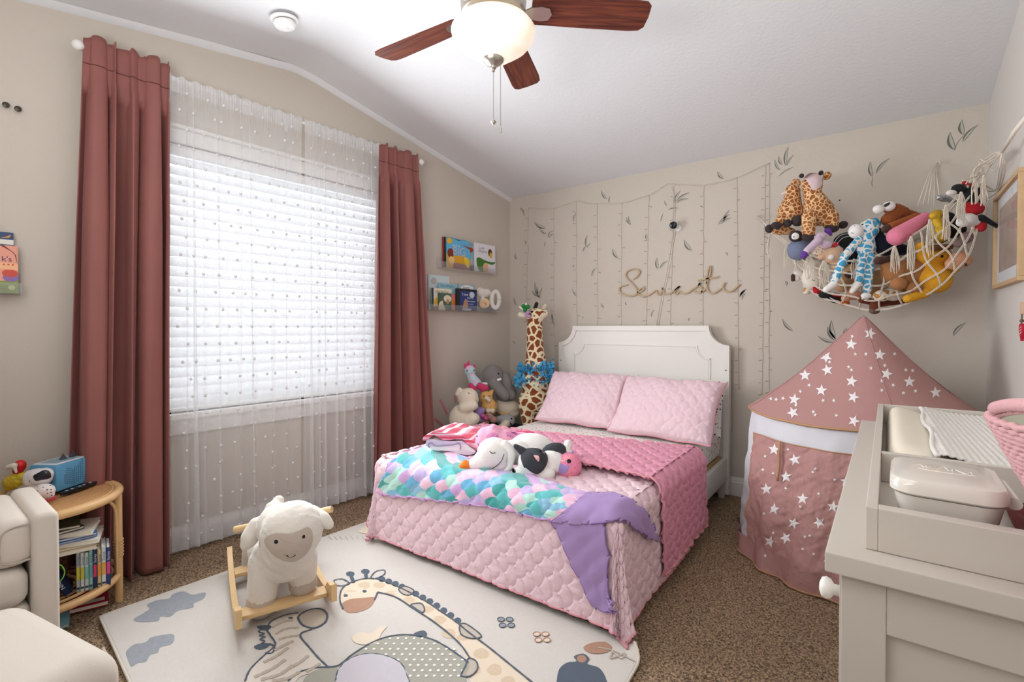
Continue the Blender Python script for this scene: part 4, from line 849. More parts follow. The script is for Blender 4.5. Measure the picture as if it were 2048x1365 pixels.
# ================================================================== RUG
M_rug = mat('cream_rug_pile', 'd3cdc6', 0.95, sheen=0.3, bump=0.6, bscale=420, bdist=0.003, var=0.05, vscale=60)
RC = [np.array(p) for p in ((-2.575, 0.545), (-2.525, 1.86), (-0.70, 1.72), (-0.60, 0.40))]
nx_, ny_ = 200, 140; A_, B_ = np.meshgrid(np.linspace(0, 1, nx_), np.linspace(0, 1, ny_), indexing='ij')
P = (RC[0][None, None]*((1-A_)*(1-B_))[..., None]+RC[3][None, None]*(A_*(1-B_))[..., None]+RC[1][None, None]*((1-A_)*B_)[..., None]+RC[2][None, None]*(A_*B_)[..., None])
zc = 0.013+0.002*fbm(P[..., 0]*4, P[..., 1]*4, 3); cd_ = np.hypot(P[..., 0]+0.70, P[..., 1]-1.72); curl = np.clip(1-cd_/0.09, 0, 1); zc = zc+0.035*curl**1.5
P[..., 0] -= 0.03*curl**2; P[..., 1] -= 0.03*curl**2
rug = make('rug', np.concatenate([np.stack([P[..., 0], P[..., 1], zc], -1).reshape(-1, 3)]), grid_faces(nx_, ny_), M_rug, smooth=True, label='cream rug with giraffe, zebra and elephant drawings on the brown carpet', cat='rug')
so = rug.modifiers.new('t', 'SOLIDIFY'); so.thickness = 0.009; so.offset = -1
E_ = np.concatenate([np.stack([P[..., 0], P[..., 1], zc], -1)[a_] for a_ in ((slice(None), 0), (-1, slice(None)), (slice(None, None, -1), -1), (0, slice(None, None, -1)))])
G().tube(E_[::3]-[0, 0, 0.004], 0.0055, 6).out('bound_edge', mat('rug_binding', 'd9cfc0', 0.9), rug, smooth=True)
SR = Surf([rug])
def rp(x, y, off): 
    h, n = SR.hit(200+x/1.862, 1040+y/1.862, 0)
    if h is None: q = on_z(200+x/1.862, 1040+y/1.862, 0.0155); h = q
    return h+np.array([0, 0, off])
Z_LV = [0.0008]
def r_fill(name, L, m, n=4, smooth=True, off=None):
    off = off or Z_LV[0]; Z_LV[0] += 0.00003
    C = curve(L, n, True) if smooth else [np.array(p, float) for p in L]
    tri = tessellate_polygon([[Vector((float(p[0]), float(p[1]), 0)) for p in C]])
    make(name, [rp(p[0], p[1], off) for p in C], [tuple(t) for t in tri], m, rug)
def r_line(name, L, m, w=0.0036, closed=False, n=5, rough=1):
    C = curve(L, n, closed); C = C+[C[0]] if closed else C; q = [rp(p[0], p[1], 0.0035) for p in C]
    g = G().tube(q, [w*(1+0.18*math.sin(i*2.3)) for i in range(len(q))], 6); zm = [p[2] for p in q]; lo_ = 0.25
    g.v = [(v[0], v[1], zm[min(len(zm)-1, i//6)]+(v[2]-zm[min(len(zm)-1, i//6)])*lo_) for i, v in enumerate(g.v)]; g.out(name, m, rug)
m_sl = mat('slate_blue_pile', '58626f', 0.95, bump=0.6, bscale=400); m_gr = mat('grey_cloud_pile', '989ca3', 0.95, bump=0.6, bscale=400, var=0.15, vscale=60); m_be = mat('beige_pile', 'e2d2bd', 0.95, bump=0.5, bscale=400)
m_ta = mat('tan_pile', 'd3bfa5', 0.95, bump=0.5, bscale=400); m_br = mat('terracotta_pile', 'b08a74', 0.95, bump=0.6, bscale=400, var=0.12, vscale=60); m_tp = mat('taupe_pile', 'bfb4a6', 0.95, bump=0.5, bscale=400); m_li = mat('lilac_grey_pile', 'c9c4ca', 0.95, bump=0.5, bscale=400); m_el = mat('sage_grey_pile', 'a8a69a', 0.95, bump=0.5, bscale=400); m_wt = mat('ivory_pile', 'efeae2', 0.95)
for L in ([(125, 372), (160, 350), (185, 332), (175, 318), (215, 300), (255, 295), (272, 278), (310, 268), (345, 280), (392, 272), (385, 295), (350, 312), (345, 328), (290, 340), (262, 362), (225, 362), (215, 378), (150, 382)],
          [(98, 492), (128, 466), (168, 458), (190, 440), (235, 430), (272, 428), (276, 450), (262, 466), (225, 476), (215, 496), (188, 505), (170, 530), (140, 535), (118, 548), (105, 525)]): r_fill('cloud_motif', L, m_gr)
# giraffe
neck = [(897, 310), (893, 285), (905, 258), (930, 238), (985, 222), (1040, 225), (1110, 252), (1170, 282), (1220, 310), (1270, 345), (1320, 378), (1370, 420), (1450, 480), (1530, 545), (1610, 610), (1590, 680), (1420, 680), (1385, 620), (1375, 560), (1335, 460), (1250, 388), (1170, 335), (1100, 290), (1034, 272), (1020, 305), (985, 335), (935, 345), (905, 335)]
r_fill('giraffe_motif', neck, m_be, 5)
for q in ((935, 275, 25, 12), (985, 245, 22, 12), (1040, 245, 22, 11), (1085, 275, 22, 10), (1150, 300, 24, 12), (1215, 335, 26, 14), (1265, 375, 24, 16), (1300, 425, 26, 18), (1350, 440, 22, 12), (1420, 500, 30, 20), (1400, 560, 20, 16), (1470, 560, 28, 22), (1520, 600, 26, 16), (1445, 620, 26, 16)):
    r_fill('giraffe_spot', [(q[0]+q[2]*math.cos(t)*(1+.15*math.sin(3*t+q[0])), q[1]+q[3]*math.sin(t)) for t in np.linspace(0, 6.28, 9)[:-1]], m_ta, 3)
r_line('outline', [(905, 335), (893, 300), (900, 262), (930, 238), (985, 222), (1040, 225), (1110, 252), (1170, 282), (1220, 310), (1270, 345), (1320, 378), (1370, 420), (1450, 480), (1530, 545), (1610, 610)], m_sl)
r_line('outline', [(1034, 272), (1100, 290), (1170, 335), (1250, 388), (1335, 460), (1378, 520)], m_sl); r_line('outline', [(1034, 272), (1022, 300)], m_sl)
r_fill('muzzle_motif', [(899, 318), (930, 298), (985, 292), (1024, 292), (1008, 325), (965, 345), (920, 346)], m_br)
for i, (x, y) in enumerate([(1050, 226), (1075, 234), (1100, 243), (1125, 254), (1150, 266), (1176, 280), (1202, 294), (1228, 308), (1254, 324), (1280, 342), (1306, 360), (1332, 380), (1356, 400)]): r_fill('mane_tuft', [(x+13*math.cos(t), y-3+11*math.sin(t)) for t in np.linspace(0, 6.28, 8)[:-1]], m_sl, 3)
for L in ([(1112, 262), (1135, 250), (1168, 265), (1155, 282), (1130, 280)], [(1158, 318), (1195, 314), (1208, 335), (1200, 348), (1170, 330)], [(1340, 395), (1365, 392), (1420, 435), (1385, 445), (1345, 430)], [(1372, 520), (1400, 530), (1405, 560), (1380, 585), (1345, 585), (1360, 550)]):
    r_fill('edge_spot', L, m_tp); r_line('outline', L, m_sl, 0.003, True)
for a_, b_ in (((945, 236), (932, 205)), ((992, 222), (988, 196))): r_line('horn_motif', [a_, b_], m_sl, 0.008, n=2); r_fill('horn_tip', [(b_[0]+16*math.cos(t), b_[1]-2+9*math.sin(t)) for t in np.linspace(0, 6.28, 8)[:-1]], m_sl)
for L in ([(928, 240), (905, 224), (872, 228), (880, 246), (910, 247)], [(1008, 220), (1025, 196), (1058, 190), (1058, 206), (1030, 220)]): r_line('ear_motif', L, m_sl, 0.0032, True)
r_fill('eye_motif', [(985+8*math.cos(t), 268+5*math.sin(t)) for t in np.linspace(0, 6.28, 8)[:-1]], m_sl)
r_fill('eye_motif', [(915+8*math.cos(t), 284+5*math.sin(t)) for t in np.linspace(0, 6.28, 8)[:-1]], m_sl)
# zebra
r_fill('zebra_motif', [(540, 605), (560, 560), (610, 510), (645, 480), (652, 462), (630, 430), (622, 410), (640, 380), (690, 358), (735, 352), (742, 375), (760, 400), (790, 410), (745, 430), (780, 480), (815, 520), (850, 552), (800, 570), (740, 590), (700, 640), (560, 640)], mat('pale_zebra_pile', 'dfd6cb', 0.95))
for L in ([(575, 590), (640, 560), (690, 525)], [(600, 600), (670, 580), (720, 545)], [(640, 605), (700, 595), (745, 570)], [(610, 535), (660, 510), (700, 480)], [(700, 560), (745, 535), (775, 510)], [(650, 490), (690, 470), (720, 455)], [(770, 570), (800, 552), (820, 540)]): r_line('zebra_stripe', L, m_tp, 0.008)
for L in ([(640, 405), (680, 385), (720, 378)], [(655, 430), (690, 410), (740, 405)], [(665, 450), (700, 440), (740, 435)]): r_line('zebra_stripe', L, m_tp, 0.006)
r_line('outline', [(540, 605), (560, 560), (610, 510), (645, 480), (652, 462), (632, 430), (622, 410), (640, 380), (690, 358), (738, 350)], m_sl)
L = [(740, 362), (775, 340), (820, 335), (845, 355), (838, 385), (800, 406), (762, 400), (743, 382)]; r_fill('muzzle_motif', L, m_tp); r_line('outline', L, m_sl, 0.0045, True)
r_line('outline', [(790, 410), (745, 432), (780, 480), (815, 520), (852, 555)], m_sl); r_fill('mane_motif', [(585, 398), (635, 396), (630, 412), (598, 412)], m_sl); r_fill('mane_motif', [(573, 475), (600, 463), (632, 464), (620, 480), (590, 486)], m_sl)
r_line('mane_loops', [(600, 412), (590, 420), (612, 428), (594, 434), (614, 440), (596, 448), (614, 456), (600, 464)], m_sl, 0.003); r_line('outline', [(632, 465), (650, 478), (640, 500), (615, 500)], m_sl, 0.0035)
for c_2 in ((710, 368), (727, 405)): r_fill('eye_motif', [(c_2[0]+9*math.cos(t), c_2[1]+4*math.sin(t)) for t in np.linspace(0, 6.28, 8)[:-1]], m_sl)
# elephant
L = [(885, 570), (905, 545), (940, 505), (1010, 462), (1080, 437), (1160, 432), (1240, 450), (1310, 490), (1372, 535), (1362, 580), (1330, 640), (1000, 680), (880, 640)]
r_fill('elephant_motif', L, m_el); r_line('outline', [(850, 552), (890, 545), (940, 505), (1010, 462), (1080, 437), (1160, 432), (1240, 450), (1310, 490), (1372, 535)], m_sl)
gd = G()
for i in range(14):
    for j in range(8):
        x, y = 960+i*30+(j % 2)*15, 445+j*20
        inside = (y > 432+((x-1150)/250.0)**2*95) and x < 1360-(y-520)*0.2
        if inside and not (885 < x < 1150 and y > 500+((x-1005)/130.0)**2*60):
            c3 = rp(x, y, 0.0034); gd.add([c3+np.array([0.006*math.cos(t), 0.006*math.sin(t), 0]) for t in np.linspace(0, 6.28, 7)[:-1]], [tuple(range(6))])
gd.out('dot_pattern', m_wt, rug, kind='stuff')
L = [(884, 575), (900, 545), (935, 520), (1000, 503), (1070, 513), (1125, 545), (1150, 600), (1130, 680), (890, 680)]; r_fill('elephant_ear_motif', L, m_li, off=0.0042); r_line('outline', [(878, 605), (890, 560), (935, 520), (1000, 503), (1070, 513), (1125, 545), (1152, 610)], m_sl)
r_fill('tail_tuft', [(1170, 425), (1205, 415), (1218, 430), (1200, 442), (1178, 438)], m_sl)
r_fill('leg_motif', [(745, 640), (765, 590), (810, 560), (880, 552), (880, 600), (860, 680), (750, 680)], m_el); r_line('outline', [(700, 605), (740, 572), (800, 556), (850, 552)], m_sl)
r_fill('bird_motif', [(938, 440), (970, 422), (1010, 425), (1042, 402), (1070, 398), (1048, 425), (1030, 460), (985, 468), (950, 460)], m_be)
for cx_, cy_, m_ in ((1512, 385, m_gr), (1645, 440, m_be)):
    for sx in (-1, 1):
        for sy in (-1, 1): L = [(cx_+sx*(16+13*math.cos(t))+3*sy, cy_+sy*11+8*math.sin(t)) for t in np.linspace(0, 6.28, 8)[:-1]]; r_fill('butterfly_wing', L, m_); r_line('outline', L, m_sl if m_ is m_gr else m_br, 0.002, True, 3)
r_line('flower_motif', [(1855, 480), (1905, 490), (1900, 520), (1955, 500), (1940, 520), (1910, 490), (1990, 530)], m_tp, 0.003); r_fill('flower_motif', [(1800, 480), (1830, 462), (1880, 458), (1905, 478), (1880, 498), (1830, 500)], m_br)
L = [(1700, 610), (1710, 560), (1740, 535), (1775, 530), (1765, 512), (1800, 502), (1822, 520), (1815, 540), (1860, 556), (1885, 600), (1880, 640), (1700, 640)]; r_fill('monkey_motif', L, m_sl); r_fill('monkey_face', [(1730, 610), (1740, 575), (1775, 560), (1825, 562), (1855, 590), (1850, 640), (1735, 640)], m_be); r_fill('monkey_curl', [(1780, 530), (1778, 512), (1800, 508), (1812, 522), (1800, 534)], m_br)
r_fill('sun_motif', [(960, 45), (1000, 20), (1050, 5), (1050, 40), (1010, 55)], m_be)
for i in range(7): r_line('sun_ray', [(862+i*20, 76), (850+i*21, 62)] if i < 7 else [], m_tp, 0.0016, n=2)
# ================================================================== ROCKING SHEEP
M_wool = mat('cream_plush_wool', 'e6dfd5', 0.95, sheen=0.6, bump=0.5, bscale=220, bdist=0.004); M_face = mat('taupe_velour', 'c0b2a6', 0.9, sheen=0.5, bump=0.2, bscale=300); M_eye = mat('black_bead', '0d0d0f', 0.15)
M_birch = mat('birch_wood', 'e0bd8c', 0.45, var=0.12, vscale=14)
fl = on_z(500, 1240, 0.06); fr = on_z(655, 1190, 0.06)
sh = thing('rocking_sheep', (-2.15, 1.08, 0), 'cream plush rocking sheep on a birch wood rocker, standing on the rug', 'rocking toy')
# frame of the toy: forward axis towards the lens side
pL0, pL1 = on_z(478, 1290, 0.02), on_z(455, 1112, 0.10); pR0 = on_z(668, 1228, 0.02)
fwd = np.array([pL0[0]-(-2.50), pL0[1]-1.02, 0]); fwd /= np.linalg.norm(fwd); side = np.array([-fwd[1], fwd[0], 0])
base = (pL0+pR0)/2; base[2] = 0; Wd = float((pR0-pL0)@side)
def sp3(f_, s_, z): return base+fwd*f_+side*s_+np.array([0, 0, z])
ZB = 0.019
def runner(s_):
    up = []; lo = []
    for t in np.linspace(0, 1, 40):
        f_ = -0.66*t; arc = 0.06*(2*t-1)**2*1.0; zl = ZB+arc*0.9
        th_ = 0.042+0.03*max(0, (0.18-t)/0.18)+0.02*math.exp(-((t-0.12)/0.05)**2)+0.02*max(0, (t-0.85)/0.15)
        lo.append((f_, zl)); up.append((f_, zl+th_))
    poly = lo+up[::-1]
    G().prism(poly, lambda a, b_, t: sp3(a, s_+t, b_), -0.011, 0.011).out('runner', M_birch, sh, smooth=30)
runner(-Wd/2+0.0); runner(Wd/2-0.0)
for f0, zt in ((-0.10, 0.075), (-0.50, 0.07)):
    G().box((f0-0.035, -Wd/2+0.012, zt-0.009), (f0+0.035, Wd/2-0.012, zt+0.009), 0.003, lambda p: sp3(p[0], p[1], p[2])).out('crossboard', M_birch, sh, smooth=30)
G().tube([at(470, 1060, 2.13), at(664, 1019, 2.13)], 0.0145, 14).out('handle_bar', M_birch, sh, smooth=40)
dS = depth_of(sp3(-0.10, 0, 0.2)); 
legs = [('c', 530, 1125, 32, 524, 1198, 28, 0.0, 0.0), ('c', 603, 1112, 32, 606, 1165, 27, -0.06, -0.08), ('c', 508, 1085, 26, 503, 1138, 22, -0.36, -0.40), ('c', 600, 1060, 26, 600, 1105, 22, -0.42, -0.46)]
body_b = [(566, 1112, 62, 52, 0, -0.02), (560, 1095, 66, 56, 0, -0.12), (552, 1078, 64, 56, 0, -0.24), (548, 1066, 60, 50, 0, -0.36), (554, 1050, 40, 34, 0, -0.45), (572, 1085, 50, 60, 0, 0.03)]
g = blobs(legs+body_b, dS); remesh(g, 'plush_body', M_wool, sh, 0.009, 4, 0.003, 60)
g = blobs([('c', 524, 1200, 29, 523, 1207, 29.5, 0.0, 0.0)], dS); remesh(g, 'hoof', M_face, sh, 0.008, 2)
for q in (('c', 606, 1160, 28, 606, 1167, 28.5, -0.078, -0.078), ('c', 503, 1138, 23, 502, 1147, 23, -0.395, -0.395)): remesh(blobs([q], dS), 'hoof', M_face, sh, 0.008, 2)
hd = blobs([(585, 1062, 56, 56, 0, 0.10, 1.0), (584, 1092, 46, 36, 0, 0.12), (560, 1052, 44, 44, 0, 0.06), (590, 1040, 50, 34, 0, 0.08), (557, 1004, 12, 14, -15, -0.05), (548, 1018, 18, 16, 0, -0.02)], dS); head = remesh(hd, 'head', M_wool, sh, 0.008, 4, 0.0025, 70)
S_ = Surf([head]); patch_on(S_, [(530, 1080), (548, 1068), (580, 1068), (598, 1062), (615, 1055), (624, 1066), (622, 1092), (606, 1114), (582, 1124), (556, 1116), (538, 1100)], M_face, 'face', head, off=0.003)
fo = bpy.data.objects['face']; ORG[fo.name] = ORG[head.name]
g = blobs([('c', 512, 1050, 14, 500, 1075, 17, 0.06, 0.08), ('c', 500, 1078, 16, 492, 1090, 11, 0.08, 0.08)], dS); remesh(g, 'ear', M_wool, head, 0.007, 3)
g = blobs([('c', 626, 1022, 11, 645, 1040, 15, 0.04, 0.06), ('c', 645, 1040, 15, 658, 1050, 10, 0.06, 0.06)], dS); remesh(g, 'ear', M_wool, head, 0.007, 3)
face_bits(head, [fo, head], [('eye', 553, 1084, 5.0, M_eye), ('eye', 607, 1074, 4.6, M_eye), ('line', [(574, 1111), (582, 1115), (591, 1109)], 1.5, M_eye, 'mouth'), ('line', [(551, 1092), (562, 1105), (574, 1111)], 0.8, mat('stitch_taupe', 'a08f82'), 'stitching')], dS)
# ================================================================== SIDE TABLE
M_rat = mat('pale_rattan_pole', 'd8ae7a', 0.5, var=0.12, vscale=25); M_weave = mat('woven_rattan', 'c79562', 0.7, var=0.3, vscale=120, bump=0.6, bscale=260, bdist=0.003)
TC2 = np.array([-2.79, 0.395, 0.0]); TR = 0.262
st = thing('side_table', TC2, 'round two-tier rattan side table between the armchair and the left velvet curtain', 'side table')
def ringp(R_, z, a0=0, a1=2*math.pi, n=60): return [TC2+np.array([R_*math.cos(t), R_*math.sin(t), z]) for t in np.linspace(a0, a1, n)]
G().lathe([(0, 0.478), (TR-0.012, 0.478), (TR-0.012, 0.490), (0, 0.490)], TC2, 56).out('woven_top', M_weave, st)
G().tube(ringp(TR, 0.482), 0.017, 12).out('top_rim', M_rat, st, smooth=True)
G().tube(ringp(TR-0.02, 0.492), 0.004, 6).out('rim_cane', M_rat, st, smooth=True)
G().tube(ringp(TR-0.002, 0.115), 0.014, 10).out('lower_rim', M_rat, st, smooth=True)
lg = []
for a in (66, 156, 246, 336):
    t = math.radians(a); p = TC2+np.array([TR*math.cos(t), TR*math.sin(t), 0]); p2 = p+np.array([0, 0, 0.47])
    l_ = G().tube([p, p2], 0.016, 12).out('leg', M_rat, st, smooth=40)
    G().tube([p+np.array([0.018*math.cos(x), 0.018*math.sin(x), 0.20+0.0022*x/1.0]) for x in np.linspace(0, 6*2*math.pi/1.0*0.9, 80)], 0.0025, 5).out('binding', M_rat, l_, smooth=True)
    for s_ in (-1, 1): 
        q = [TC2+np.array([TR*math.cos(t+s_*d_), TR*math.sin(t+s_*d_), z]) for d_, z in ((0.07, 0.12), (0.09, 0.22), (0.08, 0.33), (0.14, 0.42), (0.3, 0.465))]
        G().tube(curve(q, 5), 0.0055, 8).out('curved_cane', M_rat, st, smooth=True)
for i, R_ in enumerate(np.linspace(0.04, 0.235, 6)): G().tube(ringp(R_, 0.112+0.001*i), 0.0065, 8).out('shelf_cane', M_weave if i % 2 else M_rat, st, smooth=True)
for a in np.linspace(0, math.pi, 4, endpoint=False): G().tube([TC2+np.array([0.25*math.cos(a), 0.25*math.sin(a), 0.103]), TC2-np.array([0.25*math.cos(a), 0.25*math.sin(a), -0.103])], 0.005, 6).out('shelf_strut', M_rat, st)
# ---------------- books: blocks of pages between covers
M_page = mat('book_pages', 'efe6d6', 0.85)
FONTC = {}
def text_tris(s):
    if s in FONTC: return FONTC[s]
    cu = bpy.data.curves.new('t', 'FONT'); cu.body = s; cu.align_x = 'CENTER'; cu.align_y = 'CENTER'; cu.resolution_u = 2; o = bpy.data.objects.new('t', cu); COL.objects.link(o)
    me = o.evaluated_get(bpy.context.evaluated_depsgraph_get()).to_mesh(); v = np.array([tuple(q.co)[:2] for q in me.vertices]); f = [tuple(p.vertices) for p in me.polygons]
    COL.objects.unlink(o); bpy.data.objects.remove(o); bpy.data.curves.remove(cu)
    lo, hi = v.min(0), v.max(0); v = (v-(lo+hi)/2)/(hi-lo)[0]; FONTC[s] = (v, f); return v, f
def book(label, o, ax, ay, az, w, h, t, cover, art=(), cat='book', group=None, name='picture_book', spine=None):
    """o: corner; ax width dir (away from spine), ay height dir, az thickness dir (front cover faces +az)"""
    o, ax, ay, az = [np.array(q, float) for q in (o, ax, ay, az)]; ax /= np.linalg.norm(ax); ay /= np.linalg.norm(ay); az /= np.linalg.norm(az)
    fn = lambda p: o+ax*p[0]+ay*p[1]+az*p[2]; mc = mat('cover_'+cover, cover, 0.35); T_ = min(0.0025, t*0.2)
    b = thing(name, o, label, cat, group)
    g = G(); g.box((0, 0, 0), (w, h, T_), 0, fn).box((0, 0, t-T_), (w, h, t), 0, fn).box((0, 0, 0), (T_, h, t), 0, fn); c = g.out('cover', mat('cover_'+spine, spine, 0.35) if spine and False else mc, b)
    G().box((T_, 0.003, T_), (w-0.003, h-0.003, t-T_), 0, fn).out('pages', M_page, b)
    if spine: G().box((-0.0004, 0, 0), (0.0, h, t), 0, fn).out('spine', mat('cover_'+spine, spine, 0.35), b)
    for i, a in enumerate(art):
        e = 0.0003+0.00015*i
        if a[0] == 'p': L = [np.array(q) for q in a[1]]; C = curve(L, 4, True) if len(a) > 4 and a[4] else L; tri = tessellate_polygon([[Vector((float(q[0]), float(q[1]), 0)) for q in C]]); make(a[3] if len(a) > 3 and a[3] else 'cover_print', [fn((q[0]*w, q[1]*h, t+e)) for q in C], [tuple(x) for x in tri], mat('ink_'+a[2], a[2], 0.5), b)
        elif a[0] == 'e': _, x, y, rx, ry, cc = a; make('cover_print', [fn(((x+rx*math.cos(q))*w, (y+ry*math.sin(q))*h, t+e)) for q in np.linspace(0, 6.283, 15)[:-1]], [tuple(range(14))], mat('ink_'+cc, cc, 0.5), b)
        elif a[0] == 't': 
            _, s, x, y, sz, cc = a[:6]; v, f = text_tris(s); k = sz*w; rot = math.radians(a[6]) if len(a) > 6 else 0
            make('lettering', [fn((x*w+k*(q[0]*math.cos(rot)-q[1]*math.sin(rot)), y*h+k*(q[0]*math.sin(rot)+q[1]*math.cos(rot)), t+e)) for q in v], f, mat('ink_'+cc, cc, 0.5), b)
        elif a[0] == 's': # spine lettering / block, on the -ax side: (u along height, v along thickness)
            _, u0, u1, cc = a[:4]; G().box((-0.0008, u0*h, t*0.12), (-0.0002, u1*h, t*0.88), 0, fn).out('spine_label', mat('ink_'+cc, cc, 0.5), b)
        elif a[0] == 'st':
            _, s, u, sz, cc = a; v, f = text_tris(s); k = sz*h; make('lettering', [fn((-0.0012, u*h+k*q[0], t*0.5-k*q[1])) for q in v], f, mat('ink_'+cc, cc, 0.5), b)
    return b
# row of spines standing on the lower tier, spines towards the lens; d: direction pointing from the books to the viewer
vd = np.array([0.98, -0.2, 0]); vd /= np.linalg.norm(vd); rd = np.array([0.30, 0.95, 0]); rd /= np.linalg.norm(rd)
zs = 0.121
p = on_x(182, 1165, -2.60); p = np.array([-2.625, 0.482, zs])
rows = [('b9c0c4', 0.012, 'grey-backed picture book', 'd9cf3a'), ('e9ecea', 0.012, 'white-spined book with a yellow patch', 'd8d02f'), ('cfe3e0', 0.013, 'pale mint-spined book', '7fc5b8'), ('9ccfcb', 0.011, 'teal-spined book', '62aeb0'), ('2b3c63', 0.013, 'navy-spined book with a pink patch', 'd8436c'), ('e2cf9e', 0.012, 'straw-coloured spine with an orange patch', 'e9a03c'), ('dfe6e8', 0.014, 'white-spined book with an orange patch', 'f0a83e'), ('2c4a86', 0.014, 'blue-spined book with a pink patch', 'e14b8e')]
q = p.copy()
for i, (c_3, t, nm, patch) in enumerate(rows):
    book(nm+' in the standing row on the rattan shelf', q, -vd, (0, 0, 1), rd, 0.13, 0.165-0.004*(i % 3), t, c_3, [('s', 0.3, 0.62, patch), ('s', 0.07, 0.12, '33415c'), ('st', 'Stories', 0.78, 0.22, '4a5870' if i not in (4, 7) else 'dfe6f2')], group='books standing on the rattan shelf', name='spine_out_book'); q = q+rd*(t+0.0012)
# books leaning to the left
for i, (c_3, nm, off, ang, t) in enumerate((('1e2f55', 'navy book with white lettering leaning against the standing row', 0.0, 30, 0.026), ('28447c', 'mid-blue book leaning behind the navy one', -0.048, 33, 0.018), ('1f93cf', 'bright blue picture book leaning lowest on the rattan shelf', -0.082, 40, 0.024), ('5d9a6a', 'green board book at the bottom of the leaning books', -0.115, 44, 0.012))):
    th_ = math.radians(ang); hd_ = np.array([0, 0, 1])*math.cos(th_)-rd*math.sin(th_); tk_ = rd*math.cos(th_)+np.array([0, 0, 1])*math.sin(th_)
    book(nm, p-rd*(t/math.cos(th_)+0.004)+rd*off+vd*0.018*(1)+np.array([0, 0, 0.002]), -vd, hd_, tk_, 0.10, 0.15-0.012*i, t, c_3, [('st', 'NIGHT', 0.42, 0.42, 'eef2f6')] if i == 0 else [('s', 0.2, 0.3, 'f0d060')] if i == 2 else [], group='leaning books on the rattan shelf', name='leaning_book')
hb_ = G().tube([np.array([-2.60, 0.40, 0.235])+rd*0.042*math.cos(t)+np.array([0, 0, 0.045*math.sin(t)]) for t in np.linspace(0, 6.283, 40)], 0.0022, 6).out('hair_band', mat('neon_green_elastic', '8fe05a', 0.5), smooth=True, label='thin neon green elastic loop hanging over the navy book', cat='elastic band')
# stack lying across the row
z = zs+0.171
lay = [('e8dfd0', 'thick cream-edged book lying at the bottom of the pile', .17, .20, .017, 8), ('c9b27a', 'book with a green and orange cover lying in the pile', .165, .20, .012, 4), ('efe9de', 'wide white-edged book lying in the pile', .17, .21, .016, -6), ('2a7fd0', 'thin bright blue book lying in the pile', .16, .2, .008, 12), ('1f65b5', 'darker blue book lying in the pile', .16, .2, .012, 6), ('f1ece2', 'white-edged picture book lying near the top of the pile', .165, .19, .018, -10), ('3a3f45', 'dark-covered slim book lying crosswise on the pile', .14, .16, .012, 22), ('54604c', 'olive book lying topmost under the table top', .15, .15, .011, 2)]
for i, (c_3, nm, w_, l_, t, ang) in enumerate(lay):
    a_ = math.radians(ang); ax = rd*math.cos(a_)-vd*math.sin(a_); ay = -vd*math.cos(a_)-rd*math.sin(a_); tl2 = 0.12
    az_ = np.array([0, 0, 1.0]); ctr = np.array([-2.64, 0.455, z]); o_ = ctr+vd*0.035-ax*0.105
    book(nm+' on the rattan shelf', o_, ax, ay, az_, l_, w_, t, c_3, [('p', [(0.1, 0.1), (0.6, 0.15), (0.5, 0.5), (0.15, 0.4)], 'cc7a4a')] if i == 1 else [], group='books lying in a pile on the rattan shelf', name='lying_book'); z += t+0.0012
# books on the carpet under the table
book('red and white board book lying on the carpet under the side table', (-2.70, 0.47, 0.008), rd, -vd, (0, 0, 1), 0.13, 0.16, 0.02, 'a8203a', [('p', [(0.1, 0.1), (0.9, 0.1), (0.9, 0.3), (0.1, 0.3)], 'e9e6df')], name='board_book')
book('pale blue picture book lying on the carpet under the side table', (-2.64, 0.30, 0.008), rd, -vd, (0, 0, 1), 0.16, 0.2, 0.012, '8fc9d6', [('t', 'OCEAN', 0.5, 0.2, 0.5, '5a4a9a')], name='floor_book')
# ---------------- things on the side table
zt = 0.499
au = rd*1.0; tb = thing('audio_box', (-2.83, 0.50, zt), 'light blue fabric children\'s audio cube with cat-ear dot grille on the side table', 'speaker')
a_r = on_z(182, 966, zt); a_m = on_z(113, 990, zt); a_l = on_z(73, 966, zt)
e1 = a_r-a_m; e1[2] = 0; L1 = np.linalg.norm(e1); e1 /= L1; e2 = np.array([-e1[1], e1[0], 0]); e2 = e2 if e2@(a_l-a_m) > 0 else -e2
L1 = min(L1, 0.155); L2 = 0.125; Hh = 0.123
bxf = lambda p: a_m+e1*p[0]+e2*p[1]+np.array([0, 0, p[2]])
M_blue = mat('sky_blue_felt', '5f9fc6', 0.85, bump=0.2, bscale=500)
bb = G().box((0, 0, 0.008), (L1, L2, Hh), 0.012, bxf).out('fabric_body', M_blue, tb, smooth=40)
G().box((0.008, 0.008, Hh-0.001), (L1-0.008, L2-0.008, Hh+0.003), 0.003, bxf).out('top_rim', mat('cool_white_plastic', 'dfe2e6', 0.4), tb, smooth=40)
G().box((0.022, 0.022, Hh+0.0028), (L1-0.022, L2-0.022, Hh+0.0036), 0, bxf).out('top_pad', mat('grey_blue_pad', '8fa9b8', 0.6), tb)
for x in (0.07, 0.118):
    v = [bxf(p) for p in ((x, 0.05, Hh+0.003), (x+0.03, 0.05, Hh+0.003), (x+0.03, 0.062, Hh+0.003), (x, 0.062, Hh+0.003), (x+0.012, 0.053, Hh+0.03), (x+0.018, 0.059, Hh+0.03))]
    make('ear', v, [(0, 1, 4), (1, 2, 5, 4), (2, 3, 5), (3, 0, 4, 5), (3, 2, 1, 0)], mat('charcoal_rubber', '4a4e52', 0.6), tb)
g = G(); mh = [4, 8, 9, 9, 9, 9, 9, 10, 11, 12]; 
